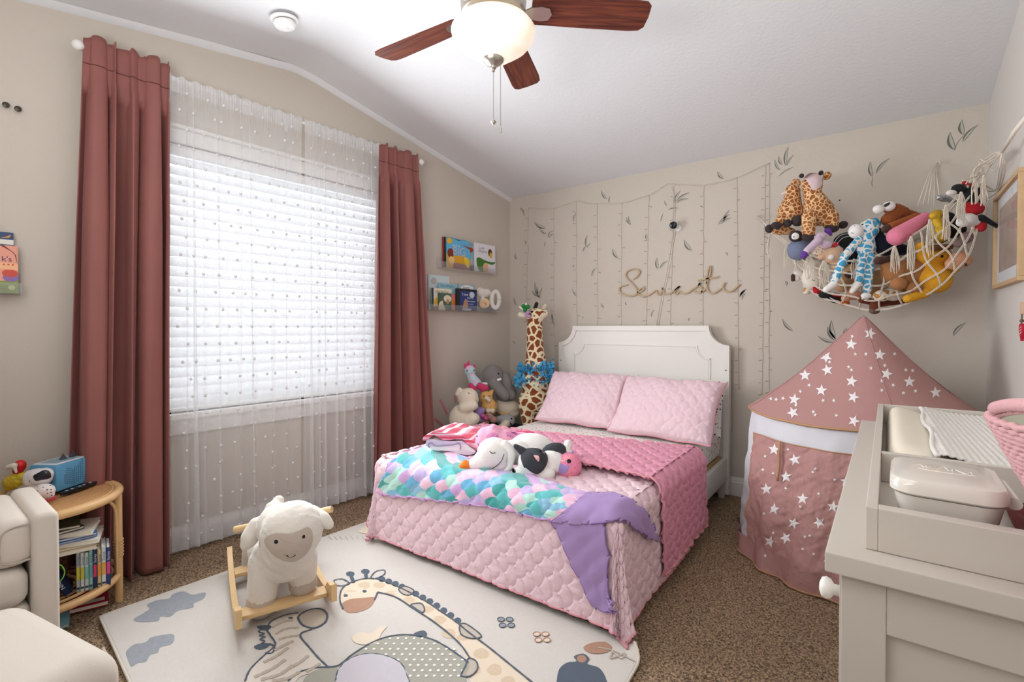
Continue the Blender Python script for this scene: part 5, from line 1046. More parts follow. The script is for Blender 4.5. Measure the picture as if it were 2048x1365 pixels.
for i in range(10):
    top = [6, 10, 9.5, 8.6, 8.4, 8.8, 9.3, 9.8, 10.6, 11.5][i]; bot = [2, 1.2, 1, .6, .5, .5, .6, 1, 1.6, 2.4][i]; y = bot
    while y <= top:
        c4 = bxf((0.038+i*0.0088, -0.0006, 0.022+y*0.0082)); g.add([c4+e1*0.0024*math.cos(t)+np.array([0, 0, 0.0024*math.sin(t)]) for t in np.linspace(0, 6.28, 7)[:-1]], [tuple(range(6))]); y += 1
g.out('grille_dots', mat('dark_hole', '2a2624'), bb, kind='stuff')
tdv = lambda p: a_m-e2*0.03+e1*0.075+e1*p[0]+e2*p[1]+np.array([0, 0, p[2]])
rm = G().prism([(0.088*math.cos(t), 0.018*math.sin(t)) for t in np.linspace(0, 6.283, 25)[:-1]], lambda a, b_, t: tdv((a, b_, t)), 0.0, 0.012).out('remote_control', M_blk, smooth=40, label='flat black oval remote lying in front of the blue audio cube', cat='remote control')
for x in (-0.06, -0.035, 0.0, 0.02, 0.05): G().lathe([(0, 0), (0.006, 0), (0.006, 0.0015), (0, 0.0015)], tdv((x, 0, 0.012)), 12).out('button', mat('silver_button', 'a9adb2', 0.3), rm)
# astronaut helmet toy
dT = depth_of(on_z(80, 995, zt))
hm = thing('helmet_toy', on_z(82, 997, zt), 'white and grey toy dog head with a dark visor beside the blue audio cube', 'toy')
M_hw = mat('helmet_white', 'e4e2e4', 0.35); ho_ = remesh(blobs([(78, 955, 25, 18, -8), (88, 950, 18, 14, 10), ('c', 62, 952, 12, 66, 960, 16), (75, 982, 16, 16)], dT), 'helmet', M_hw, hm, 0.005, 3)
S_ = Surf([ho_]); patch_on(S_, [(67, 953), (78, 946), (90, 941), (99, 944), (102, 953), (96, 958), (84, 960), (72, 962)], mat('visor_black', '26262c', 0.08), 'visor', hm, off=0.002)
G().ell(at(59, 963, dT-0.045), 0.002).out('eye', M_eye, hm)
cap = thing('baby_cap', on_z(90, 999, zt), 'white baby cap with dark spots and a red brim against the toy dog head', 'cap')
remesh(blobs([(89, 982, 20, 14, 0, 0.035), (89, 990, 20, 9, 0, 0.035)], dT), 'crown', spots('spotted_white_cotton', 'efe6e4', '4a3a40', 85, 0.22, 'f1', jitter=0.3, bump=0.0), cap, 0.004, 3)
G().tube([at(x, y, dT-0.055) for x, y in curve([(86, 1000), (98, 1001), (108, 997), (111, 993)], 5)], [0.004]*4+[0.007]*8+[0.004]*4, 8).out('brim', mat('red_glossy_piping', 'c44a56', 0.3), cap, smooth=True)
# yellow bag figure
dY = dT+0.07; yb = thing('bagged_toy', at(30, 1000, dY)*[1, 1, 0]+[0, 0, zt], 'red-topped toy in a crumpled yellow bag with white trim on the side table', 'toy')
remesh(blobs([(30, 963, 22, 15, 12), (40, 957, 20, 12, 18), (22, 970, 12, 12)], dY), 'yellow_bag', mat('yellow_plastic_bag', 'd9bf3c', 0.4, bump=0.5, bscale=60), yb, 0.005, 1, 0.006, 90)
remesh(blobs([(40, 932, 10, 12), (36, 942, 10, 8), (30, 952, 10, 4, 15)], dY), 'red_knot', mat('bright_red_vinyl', 'd8231f', 0.4), yb, 0.004, 2, 0.002, 120)
remesh(blobs([('c', 17, 935, 5, 28, 932, 6), ('c', 28, 932, 4, 33, 946, 2.5)], dY-0.03), 'white_tie', mat('warm_white_cloth', 'e9e0d6', 0.9), yb, 0.004, 2)
remesh(blobs([(35, 990, 22, 14, 0), (45, 980, 18, 10, 10), (20, 996, 14, 8), (60, 990, 9, 10)], dY), 'clear_bag_base', mat('crumpled_grey_film', 'b9b0a2', 0.35, bump=0.6, bscale=50), yb, 0.006, 1, 0.005, 80)
# ================================================================== ARMCHAIR AND OTTOMAN
M_lin = mat('oatmeal_boucle_linen', 'cfc5ba', 0.95, sheen=0.3, bump=0.35, bscale=380, bdist=0.002); M_piping = mat('oatmeal_piping', 'b9ada0', 0.9)
ach = thing('armchair', (-2.28, 0.05, 0), 'oatmeal upholstered armchair cut off by the left edge, in front of the side table', 'armchair')
ca_ = 0.0; cf = np.array([math.cos(ca_), math.sin(ca_), 0]); cs = np.array([-math.sin(ca_), math.cos(ca_), 0]); CO = np.array([-2.10, 0.348, 0.0])   # front outer corner of the arm
cfn = lambda p: CO+cf*p[0]+cs*p[1]+np.array([0, 0, p[2]])
def cbox(nm, a, b_, r, m, parent, n=5): 
    bm = bmesh.new(); bmesh.ops.create_cube(bm, size=1); a = np.array(a, float); b_ = np.array(b_, float)
    for v in bm.verts: v.co = Vector(((v.co.x+.5)*(b_[0]-a[0])+a[0], (v.co.y+.5)*(b_[1]-a[1])+a[1], (v.co.z+.5)*(b_[2]-a[2])+a[2]))
    bmesh.ops.bevel(bm, geom=bm.edges[:], offset=r, segments=n, profile=0.5, affect='EDGES'); return G().bm(bm, cfn).out(nm, m, parent, smooth=50)
arm_poly = [(0, 0.30), (0, 0.612), (-0.02, 0.638), (-0.06, 0.648), (-0.5, 0.66), (-0.62, 0.66), (-0.62, 0.16), (-0.1, 0.16), (-0.03, 0.2)]
cbox('arm', (-0.42, -0.066, 0.14), (0, 0.0, 0.622), 0.022, M_lin, ach, 6)
cbox('arm_pad', (-0.42, -0.155, 0.468), (-0.008, -0.055, 0.616), 0.04, M_lin, ach, 6)
cbox('seat_base', (-0.42, -0.70, 0.14), (-0.012, -0.066, 0.35), 0.03, M_lin, ach)
cbox('seat_cushion', (-0.40, -0.69, 0.345), (0.0, -0.07, 0.465), 0.04, M_lin, ach, 6)
cbox('arm', (-0.42, -0.83, 0.14), (0, -0.70, 0.648), 0.03, M_lin, ach, 6)
cbox('backrest', (-0.60, -0.80, 0.14), (-0.41, -0.20, 1.0), 0.06, M_lin, ach, 6)
G().lathe([(0, 0.0), (0.2, 0.0), (0.2, 0.02), (0.03, 0.035), (0.03, 0.15), (0, 0.15)], cfn((-0.22, -0.4, 0)), 36).out('swivel_base', mat('dark_metal_base', '3a3734', 0.5, 0.6), ach, smooth=40)
G().tube([cfn((-0.0115, y, z)) for y, z in curve([(-0.068, 0.487), (-0.11, 0.487), (-0.132, 0.50), (-0.136, 0.54), (-0.13, 0.58), (-0.105, 0.597), (-0.068, 0.598)], 6)], 0.003, 5).out('piping', M_piping, ach, smooth=True)
ot = thing('ottoman', (-1.62, 0.06, 0), 'matching oatmeal ottoman in the bottom left corner, in front of the armchair', 'ottoman')
oa = math.radians(12); of = np.array([math.cos(oa), math.sin(oa), 0]); os_ = np.array([-math.sin(oa), math.cos(oa), 0]); OO = np.array([-1.495, 0.375, 0])
n1 = 70; A_, B_ = np.meshgrid(np.linspace(-1, 1, n1), np.linspace(-1, 1, n1), indexing='ij')
def superq(nm, z0, z1, crown, m, parent, inset=0.0, k=0.16):
    bm = bmesh.new(); bmesh.ops.create_cube(bm, size=1); x0, x1, y0, y1 = -0.56+inset, -inset, -0.46+inset, -inset
    for v in bm.verts: v.co = Vector(((v.co.x+.5)*(x1-x0)+x0, (v.co.y+.5)*(y1-y0)+y0, (v.co.z+.5)*(z1-z0)+z0))
    bmesh.ops.bevel(bm, geom=bm.edges[:], offset=k, segments=9, profile=0.5, affect='EDGES', clamp_overlap=True)
    def fn(p):
        cx, cy = (x0+x1)/2, (y0+y1)/2; d2 = ((p[0]-cx)/(x1-cx))**2+((p[1]-cy)/(y1-cy))**2; zz = p[2]+(crown*max(0, 1-d2*0.5) if p[2] > (z0+z1)/2 else 0)
        return OO+of*p[0]+os_*p[1]+np.array([0, 0, zz])
    return G().bm(bm, fn).out(nm, m, parent, smooth=60)
superq('cushioned_body', 0.05, 0.40, 0.03, M_lin, ot, 0, 0.07)
G().tube([OO+of*x+os_*y+np.array([0, 0, z]) for x, y, z in curve([(-0.10, -0.012, 0.385), (-0.04, -0.03, 0.36), (-0.004, -0.10, 0.30), (0.001, -0.16, 0.12)], 6)], 0.003, 5).tube([OO+of*x+os_*y+np.array([0, 0, z]) for x, y, z in curve([(-0.02, -0.12, 0.395), (0.0, -0.18, 0.33), (0.002, -0.24, 0.2), (0.001, -0.26, 0.1)], 6)], 0.003, 5).out('piping', M_piping, ot, smooth=True)
for x in (-0.5, -0.06):
    for y in (-0.4, -0.06): G().lathe([(0, 0), (0.015, 0), (0.02, 0.05), (0, 0.05)], OO+of*x+os_*y, 14).out('foot', mat('dark_wood_foot', '3b2a20', 0.5), ot)
# ================================================================== BOOK LEDGES
M_acr = mat('clear_acrylic', 'f4f6f8', 0.05, Transmission_Weight=0.92, IOR=1.2)
def ledge(u0, u1, z, label):
    t = thing('book_ledge', wp((u0+u1)/2, z), label, 'shelf', 'clear acrylic book ledges')
    for a, b_, nm in (((u0, z-0.004, 0), (u1, z, 0.075), 'shelf_plate'), ((u0, z, 0.0), (u1, z+0.09, 0.003), 'back_plate'), ((u0, z, 0.072), (u1, z+0.045, 0.075), 'front_lip')): G().box(a, b_, 0, lambda p: wp(*p)).out(nm, M_acr, t)
    return t
zU = on_w(940, 541, 0.07)[2]; zL_ = on_w(930, 622, 0.07)[2]; uA, uB = wu(on_w(884, 532, 0.07)), wu(on_w(992, 546, 0.07)); uC, uD = wu(on_w(857, 616, 0.07)), wu(on_w(1003, 625, 0.07))
ledge(uB, uA, zU, 'upper clear acrylic ledge beside the right velvet curtain'); ledge(uD, uC, zL_, 'lower clear acrylic ledge beside the right velvet curtain')
def wbook(label, px0, px1, pytop, z0, off, t, cover, art=(), lean=0.012, name='picture_book', **k):
    """standing book on a ledge: left and right pixel edges and top edge at px0 measured on the wall plane"""
    a = on_w(px0, 560, off); b_ = on_w(px1, 560, off); w_ = abs(wu(a)-wu(b_)); tz = on_w(px0, pytop, off)[2]; h_ = tz-z0
    o = wp(wu(a), z0+0.0006, off); return book(label, o, -WU, np.array([0, 0, 1])-WN*lean, WN+np.array([0, 0, lean]), w_, h_, t, cover, art, name=name, **k)
G1 = 'books on the upper acrylic ledge'; G2 = 'books on the lower acrylic ledge'
wbook('thin red-spined book at the left end of the upper ledge', 885, 926, 474, zU, 0.012, 0.008, 'a93a38', group=G1)
wbook('dark green-spined book behind the sky blue book on the upper ledge', 889, 930, 474, zU, 0.022, 0.010, '24452f', group=G1)
wbook('pale blue koala picture book in the middle of the upper ledge', 922, 952, 488, zU, 0.020, 0.012, '8fc4cc', [('e', .45, .82, .3, .12, 'b23a22'), ('e', .6, .3, .3, .16, 'b7c3c9'), ('e', .45, .36, .08, .05, '2a2a2a'), ('p', [(0, 0), (1, 0), (1, .25), (0, .2)], '2f5560')], group=G1)
wbook('sky blue animal picture book with BIG on its cover', 892, 939, 475, zU, 0.040, 0.010, '63b2dc', [('p', [(0, 0), (1, 0), (1, .35), (.75, .44), (.5, .46), (.2, .42), (0, .5)], 'd9a52c', None, False), ('p', [(.25, .0), (1, 0), (1, .14), (.6, .2), (.3, .2)], '8d4a3a'), ('e', .12, .9, .12, .09, 'e8b42a'), ('e', .16, .5, .13, .16, '7a2f1c'), ('e', .2, .27, .12, .13, 'e8c08a'), ('p', [(.72, .42), (.9, .4), (.95, .1), (.8, .15)], 'e8c63a', None, True), ('t', 'BIG', .52, .6, .5, 'c9b9c4'), ('p', [(.5, .95), (.6, .97), (.3, .99)], '2b2b2b'), ('p', [(.62, .86), (1.0, .7), (1.0, .78)], 'a63a22'), ('t', 'book of', .4, .78, .3, 'e8f2f6')], group=G1)
wbook('white picture book with a green alligator leaning at the right end of the upper ledge', 948, 990, 485, zU, 0.045, 0.008, 'e4e0e6', [('p', [(.1, .45), (.25, .5), (.45, .44), (.7, .4), (.95, .42), (.9, .52), (.98, .38), (.8, .3), (.5, .34), (.4, .2), (.45, .02), (.25, .02), (.12, .2)], '3f7a2a', None, True), ('p', [(.45, .3), (.62, .3), (.62, .02), (.42, .02)], 'e9b078', None, True), ('e', .75, .72, .1, .14, '5a3a1c'), ('e', .78, .64, .07, .1, 'd6b32c'), ('t', 'Lazy', .35, .84, .25, '8a8290'), ('t', 'Alligator', .4, .72, .45, '8a8290')], lean=0.03, group=G1)
wbook('large pale blue-white book at the left end of the lower ledge', 856, 898, 549, zL_, 0.006, 0.008, 'c9d8dc', [('e', .25, .82, .14, .1, 'b7b4b0'), ('t', 'Believe', .62, .66, .6, '7fa0b4')], group=G2)
wbook('light blue book with a teal top behind the front row on the lower ledge', 876, 914, 566, zL_, 0.018, 0.008, '8fbccb', [('t', 'Goodnight', .45, .9, .7, '3f6a86')], group=G2)
wbook('yellow-topped book in the back row of the lower ledge', 898, 920, 568, zL_, 0.004, 0.008, 'd9c23c', group=G2)
wbook('grey-blue book with a white oval title behind the navy book', 916, 950, 568, zL_, 0.012, 0.008, 'a9bac6', [('e', .5, .87, .38, .1, 'eef0f0'), ('t', 'Guess', .45, .88, .4, '3b3f4a')], group=G2)
wbook('pale yellow book titled Little Red Fox with a navy spine', 862, 902, 576, zL_, 0.032, 0.010, 'e3dcc2', [('p', [(0, 0), (.09, 0), (.09, 1), (0, 1)], '27365c'), ('t', 'Little Red Fox', .5, .85, .66, '3b3a36'), ('e', .25, .35, .15, .22, 'e0b53a'), ('p', [(.09, 0), (1, 0), (1, .16), (.09, .16)], 'a8795a')], group=G2)
wbook('orange fox picture book between the green book and the navy book', 896, 912, 588, zL_, 0.032, 0.008, 'c98a6c', [('e', .5, .5, .4, .2, 'd5803f'), ('e', .5, .85, .5, .15, 'd8737a')], group=G2)
wbook('small dark green book with pale horses on the cover', 876, 902, 586, zL_, 0.048, 0.008, '46604e', [('e', .68, .68, .3, .22, 'ddd2b8'), ('p', [(.0, .0), (.55, .0), (.35, .35), (.3, .55), (.05, .4)], 'd8ceb4', None, True), ('e', .7, .5, .12, .16, 'b58a62'), ('e', .72, .18, .26, .18, '2f5f3c')], group=G2)
wbook('navy moonlit picture book with a black border', 911, 952, 577, zL_, 0.046, 0.012, '1c1c22', [('p', [(.17, .02), (.98, .02), (.98, .9), (.17, .9)], '2b3d78'), ('e', .75, .75, .13, .14, 'c9cbd6'), ('t', 'I love', .42, .75, .28, 'e6e8f0'), ('t', 'you to', .66, .58, .3, 'e6e8f0'), ('t', 'the moon', .7, .45, .42, 'e6e8f0'), ('t', 'and back', .68, .32, .3, 'b9c0dc'), ('p', [(.3, .1), (.5, .1), (.55, .25), (.45, .55), (.35, .4)], 'b98a68', None, True), ('e', .5, .06, .25, .05, 'c9d2dc')], group=G2)
# pineapple rattle, plush ring, muslin
dP = depth_of(wp(wu(on_w(972, 605, 0.05)), zL_, 0.05))
pn = thing('wooden_toy', at(970, 620, dP), 'round wooden pineapple toy hanging from white muslin at the right of the lower ledge', 'toy')
c5 = at(969, 607, dP); G().lathe([(0, -0.004), (0.046, -0.004), (0.048, 0), (0.046, 0.004), (0, 0.004)], c5, 30, -FW).out('wooden_disc', mat('beech_disc', 'dfb98c', 0.5), pn, smooth=40)
g = G()
for i in range(5):
    for j in range(4):
        if (i+j) % 2 == 0: g.ell(c5-FW*0.0045+RT*(-0.004+0.005*i+0.002*j)+UP*(0.008-0.007*j-0.002*i), (0.0022, 0.0022, 0.003), 6, 5)
g.out('burnt_marks', mat('burnt_brown', '4a2f20', 0.8), pn, kind='stuff')
remesh(blobs([(960, 585, 12, 10), (972, 586, 11, 9), ('c', 966, 590, 6, 966, 600, 4), (958, 606, 6, 16, 0, -0.02)], dP+0.01), 'muslin', mat('speckled_muslin', 'ddd6cc', 0.95, var=0.15, vscale=90), pn, 0.004, 2, 0.003, 100)
g = G(); n_ = 40; c6 = at(991, 600, dP+0.01); g.tube([c6+RT*0.034*math.cos(t)+UP*0.074*math.sin(t) for t in np.linspace(0, 6.283, n_)], 0.021, 12)
g.out('plush_letter', mat('white_speckled_jersey', 'dedad2', 0.95), smooth=True, label='white padded letter O standing at the right end of the lower ledge', cat='plush letter')
# third ledge at the left edge of the picture
uE = wu(on_w(45, 585, 0.07)); zE = on_w(20, 587, 0.07)[2]; ledge(uE, uE+0.42, zE, 'clear acrylic ledge at the left edge of the picture')
wbook('dark blue book with a yellow bird standing behind, at the left edge of the picture', -20, 28, 462, zE, 0.02, 0.008, '34486e', [('p', [(.0, .8), (1, .8), (1, .88), (0, .88)], 'e3e1da'), ('p', [(.45, .9), (.7, .93), (.88, .965), (.8, .915)], 'd0984a', None, True)], name='picture_book')
wbook('coral garden picture book in front, at the left edge of the picture', -40, 36, 487, zE, 0.045, 0.010, 'e39a86', [('p', [(0, 0), (1, 0), (1, .28), (.5, .25), (0, .3)], '8a9a4a'), ('e', .8, .33, .22, .09, '8a6aa8'), ('e', .78, .42, .22, .08, 'c9503f'), ('p', [(.5, 1), (.62, 1), (.95, .8), (.99, .6), (.9, .85)], '6a3a30', None, False), ('t', "k's", .7, .72, .26, '2a2a5a'), ('p', [(.0, .5), (1, .49), (1, .63), (0, .64)], 'efb489'), ('e', .62, .6, .03, .015, 'c03a3a'), ('e', .74, .6, .03, .015, 'c03a3a'), ('e', .86, .6, .03, .015, 'c03a3a'), ('e', .82, .12, .1, .05, 'd8d08a')], name='picture_book')
# ================================================================== MERMAID BLANKET AND TOWEL
SQ = Surf([Q, FB, mt])
def resc(L, n, ox=720, oy=780, sc=2.5276):
    C = np.array(curve([(ox+x/sc, oy+y/sc) for x, y in L], 8)); s = np.r_[0, np.cumsum(np.linalg.norm(np.diff(C, axis=0), axis=1))]; t = np.linspace(0, s[-1], n)
    return np.stack([np.interp(t, s, C[:, 0]), np.interp(t, s, C[:, 1])], 1)
def ruled(A, B, nu, nv, off, S=None, sm=2):
    S = S or SQ; a, b_ = resc(A, nu), resc(B, nu); V = np.full((nu, nv, 3), np.nan); NR = np.zeros((nu, nv, 3)); NR[..., 2] = 1
    for i in range(nu):
        for j in range(nv):
            t = j/(nv-1); q = a[i]*(1-t)+b_[i]*t; h, n = S.hit(q[0], q[1], 0)
            if h is not None: V[i, j] = h; NR[i, j] = n
    for i in range(nu):
        for j in range(nv):
            if np.isnan(V[i, j, 0]):
                ok = [V[x, y] for x in range(max(0, i-3), min(nu, i+4)) for y in range(max(0, j-3), min(nv, j+4)) if not np.isnan(V[x, y, 0])]
                t = j/(nv-1); q = a[i]*(1-t)+b_[i]*t; V[i, j] = at(q[0], q[1], depth_of(ok[0]) if ok else 2.5)
    for _ in range(sm*3):
        for a_, b2 in ((0, slice(None)), (-1, slice(None)), (slice(None), 0), (slice(None), -1)):
            E = V[a_, b2].copy(); E[1:-1] = (E[:-2]+2*E[1:-1]+E[2:])/4; V[a_, b2] = E
        W = V.copy(); W[1:-1, 1:-1] = (V[1:-1, 1:-1]*2+V[:-2, 1:-1]+V[2:, 1:-1]+V[1:-1, :-2]+V[1:-1, 2:])/6; V = W
        W = NR.copy(); W[1:-1, 1:-1] = NR[1:-1, 1:-1]+NR[:-2, 1:-1]+NR[2:, 1:-1]+NR[1:-1, :-2]+NR[1:-1, 2:]; NR = W/(np.linalg.norm(W, axis=-1, keepdims=True)+1e-9)
    return V+NR*off
A1 = [(150, 385), (200, 345), (280, 318), (360, 298), (470, 330), (560, 372), (680, 395), (800, 425), (900, 465), (1000, 498), (1080, 524), (1152, 546)]
B1 = [(92, 515), (150, 532), (230, 540), (320, 548), (420, 560), (520, 572), (610, 583), (700, 597), (790, 615), (870, 638), (930, 650), (978, 658)]
nu, nv = 330, 110; V = ruled(A1, B1, nu, nv, 0.018, sm=7)
Uu, Vv = np.meshgrid(np.linspace(0, 1.55, nu), np.linspace(0, 0.42, nv), indexing='ij')
def scale_id(x, y, sx=0.115, sy=0.064):
    best = np.zeros(x.shape); done = np.zeros(x.shape, bool); edge = np.zeros(x.shape)
    r0 = np.floor(x/sy).astype(int)
    for k in range(-3, 3):
        r = r0+k+0; off = np.where(r % 2 == 0, 0.0, sx/2); ci = np.floor((y-off)/sx); cy = off+(ci+0.5)*sx; cx = r*sy
        d = 1-(((x-cx)/(sy*1.55))**2+((y-cy)/(sx*0.52))**2); m = (d > 0) & ~done; best = np.where(m, r*17+ci*5, best); edge = np.where(m, d, edge); done |= m
    return best, edge
idn, edg = scale_id(1.6-Uu, Vv); hh_ = hsh(idn, idn*0.37, 5); pal = np.array([rgb(c)[:3] for c in ('efbcd8', 'd3a6dc', '27a09c', '86bddb', 'b5e3d6', '4fb9bb', 'c3b0e2', 'f2c9de', '5aa9d0')])
colr = pal[np.minimum((hh_*9).astype(int), 8)]; colr = (colr*0.82+0.04)*(0.9+0.2*vnoise(Uu*300, Vv*300))[..., None]; brd = (Vv < 0.006) | (Vv > 0.412); colr[brd] = pal[1]
V = V+np.array([0, 0, 1])*(0.003*fbm(Uu*14, Vv*14, 3)+0.012*np.exp(-((Uu-0.35-0.4*Vv)/0.02)**2)*np.clip(0.25-Vv, 0, 1)*3)[..., None]
mb = thing('mermaid_blanket', V[nu//2, nv//2]*[1, 1, 0]+[0, 0, V[..., 2].min()], 'mermaid tail blanket with coloured scales and purple fins over the foot of the bed', 'blanket')
o = make('scaled_tail', V.reshape(-1, 3), grid_faces(nu, nv), vcol('mermaid_fleece', 0.9, 0.5, 0.4, 300), mb, smooth=True, col=colr.reshape(-1, 3)); s = o.modifiers.new('t', 'SOLIDIFY'); s.thickness = 0.005; s.offset = 0
G().tube(V[:, -1][::3], 0.004, 6).tube(V[:, 0][::3], 0.004, 6).out('hem', mat('lilac_fleece_hem', 'c79ad0', 0.9, sheen=0.4), mb, smooth=True)
m_fin = mat('purple_fin_fleece', 'a186b6', 0.85, sheen=0.8, bump=0.2, bscale=300, var=0.06, vscale=20)
LA = [(975, 655), (1030, 770), (1080, 880), (1130, 970), (1180, 1070), (1235, 1110), (1274, 1118)]; LB = [(1150, 600), (1235, 660), (1247, 740), (1265, 850), (1255, 950), (1277, 1085), (1275, 1117)]
V1 = ruled(LA, LB, 100, 40, 0.019, sm=10); t_ = np.linspace(0, 1, 100)[:, None]; q_ = np.linspace(0, 1, 40)[None]
V1 = V1+WN*(0.008*np.sin(q_*11+t_*3)*np.sin(t_*3.1))[..., None]*np.array([-0.3, -1, 0.2])
F1_ = make('fin', V1.reshape(-1, 3), grid_faces(100, 40), m_fin, mb, smooth=True); s = F1_.modifiers.new('t', 'SOLIDIFY'); s.thickness = 0.005; s.offset = 0
UA = [(1150, 546), (1260, 546), (1340, 568), (1410, 608), (1455, 668), (1486, 766)]; UB = [(978, 660), (1120, 672), (1250, 672), (1300, 652), (1350, 680), (1400, 722), (1450, 742), (1484, 766)]
V2 = ruled(UA, UB, 100, 40, 0.023, sm=10); F2_ = make('fin', V2.reshape(-1, 3), grid_faces(100, 40), m_fin, mb, smooth=True); s = F2_.modifiers.new('t', 'SOLIDIFY'); s.thickness = 0.005; s.offset = 0
G().tube(np.concatenate([V1[:, 0], V1[::-1, -1]])[::3], 0.0035, 6).out('fin_seam', mat('deep_purple_hem', '8a6aa2', 0.9), F1_, smooth=True)
G().tube(np.concatenate([V2[:, 0], V2[::-1, -1][:70]])[::3], 0.0035, 6).out('fin_seam', mat('deep_purple_hem', '8a6aa2', 0.9), F2_, smooth=True)
# folded towels: cross-section seen from the front, length going back
def fold(name, L, d, length, cols, label, ox=840, oy=790, sc=10.5, n=10, drop=0.0):
    C = np.array(curve([(ox+x/sc, oy+y/sc) for x, y in L], 6, True)); m = len(C); dv = np.array([FW[0]*0.8+0.25, FW[1]*0.8, 0]); dv /= np.linalg.norm(dv); V = []; K = []
    base_ = np.array([at(x, y, d) for x, y in C]); cen = base_.mean(0)
    for k in range(n+1):
        f = k/n; sh_ = 1-0.10*f**4
        for i in range(m): V.append(cen+(base_[i]-cen)*sh_+dv*length*f+np.array([0, 0, 0.004*math.sin(i*0.4+k)])); K.append(cols(i/m, f))
    fs = [(k*m+i, k*m+(i+1) % m, (k+1)*m+(i+1) % m, (k+1)*m+i) for k in range(n) for i in range(m)]
    tri = tessellate_polygon([[Vector((float(p[0]), float(p[1]), 0)) for p in C]]); fs += [tuple(t) for t in tri]+[tuple(n*m+j for j in reversed(t)) for t in tri]
    return make(name, V, fs, vcol('terry_cotton', 0.95, 0.3, 0.5, 350), smooth=50, col=[c[:3] for c in K], label=label, cat='towel')
dtw = depth_of(on_z(880, 912, ZQ+0.02))
c_wh, c_rd, c_pk, c_li = rgb('f1e8ec'), rgb('d84a68'), rgb('eaa3b8'), rgb('d8c3de')
fold('folded_towel', [(120, 1010), (170, 950), (260, 930), (420, 975), (620, 985), (800, 975), (920, 1010), (1050, 1090), (1150, 1180), (1120, 1250), (900, 1245), (700, 1215), (450, 1170), (260, 1150), (150, 1110)], dtw, 0.26, lambda a, f: c_wh if int(a*16) % 3 else c_li, 'white and lilac folded towel under the red striped one on the bed corner')
G().tube([at(840+x/10.5, 790+y/10.5, dtw-0.002) for x, y in curve([(850, 1150), (845, 1050), (790, 1020), (700, 1050), (520, 1060), (330, 1070), (240, 1010), (170, 1040), (200, 1110)], 6)], 0.0035, 6).out('fold_shade_line', mat('grey_lilac_fold_shade', 'a694ae', 0.95), bpy.data.objects['folded_towel'], smooth=True)  # darker lilac line paints the shade between the towel folds
def striped(a, f):
    if a < 0.42: return c_rd if int(a*40) % 2 else c_pk
    k = int((a-0.42)*46); return [c_rd, c_wh, c_rd, c_rd, c_pk, c_wh, c_rd][k % 7]
fold('striped_towel', [(55, 930), (75, 975), (180, 915), (280, 860), (440, 930), (640, 945), (860, 935), (960, 1000), (1060, 1090), (1160, 1140), (1190, 1120), (1175, 1040), (1060, 940), (900, 880), (700, 840), (520, 790), (400, 765), (300, 765), (180, 820), (90, 880)], dtw-0.003, 0.27, striped, 'red, pink and white striped beach towel folded on top of the pale towel')
# ================================================================== PLUSH ON THE BED
def plush(name, label, d, parts, cat='soft toy', group=None, face=()):
    """parts: (part name, material, blobs, voxel, fuzz)"""
    allb = []; objs = []; root = None; ps = []
    for pn_, m, bl, vx, dz_ in parts: ps.append((pn_, m, blobs(bl, d), vx, dz_))
    vs = np.concatenate([np.array(p[2].v) for p in ps]); org = np.array([(vs[:, 0].min()+vs[:, 0].max())/2, (vs[:, 1].min()+vs[:, 1].max())/2, vs[:, 2].min()])
    if len(ps) == 1 and not face: return remesh(ps[0][2], name, ps[0][1], None, ps[0][3], 3, ps[0][4], 90, label=label, cat=cat, group=group)
    root = thing(name, org, label, cat, group); objs = [remesh(g, pn_, m, root, vx, 3, dz_, 90) for pn_, m, g, vx, dz_ in ps]
    if face: face_bits(root, objs, face, d)
    return root
fz = dict(sheen=0.5, bump=0.5, bscale=260, bdist=0.003)
W_ = mat('white_plush', 'eeeae6', 0.95, **fz); K_ = mat('black_plush', '232427', 0.95, **fz); CH = mat('charcoal_plush', '3c3e44', 0.95, **fz); CR = mat('cream_plush', 'e6d8c4', 0.95, **fz); GRY = mat('grey_plush', '85817f', 0.95, **fz)
LG = mat('light_grey_plush', 'a9a7a8', 0.95, **fz); PK = mat('baby_pink_plush', 'eba9c2', 0.95, **fz); HP = mat('hot_pink_plush', 'd2426f', 0.95, **fz); OR_ = mat('orange_vinyl', 'f07f22', 0.4); PU = mat('lavender_plush', '9f86c2', 0.95, **fz); DPU = mat('deep_purple_plush', '6a3f9c', 0.9, **fz)
BRW = mat('dark_brown_plush', '4a322a', 0.95, **fz); TB = mat('teddy_brown_plush', 'a8754a', 0.95, **fz); GO = mat('golden_yellow_knit', 'dd9f26', 0.9, bump=0.9, bscale=150, bdist=0.004); PE = mat('peach_knit', 'd9a07e', 0.9, bump=0.9, bscale=150, bdist=0.004); RD = mat('red_plush', 'b8202a', 0.9, **fz)
LINE = mat('dark_stitching', '2c2a2c', 0.8); LEO = spots('leopard_pile', 'e3b06c', '5a3218', 62, 0.2, 'f1', bump=0.5); GIR = spots('giraffe_patch_pile', 'e9c194', '9a5a2a', 42, 0.075, bump=0.5); BIGG = spots('large_giraffe_patch_pile', 'eadcb8', '84421c', 16, 0.10, bump=0.5); BLG = spots('blue_patch_plush', 'e6e6e2', '459fc8', 30, 0.10, bump=0.6)
GIR2 = spots('pale_giraffe_patch_pile', 'efe6d6', 'c08a48', 26, 0.16, bump=0.6)
d = depth_of(on_z(985, 948, ZQ+0.02))+0.05
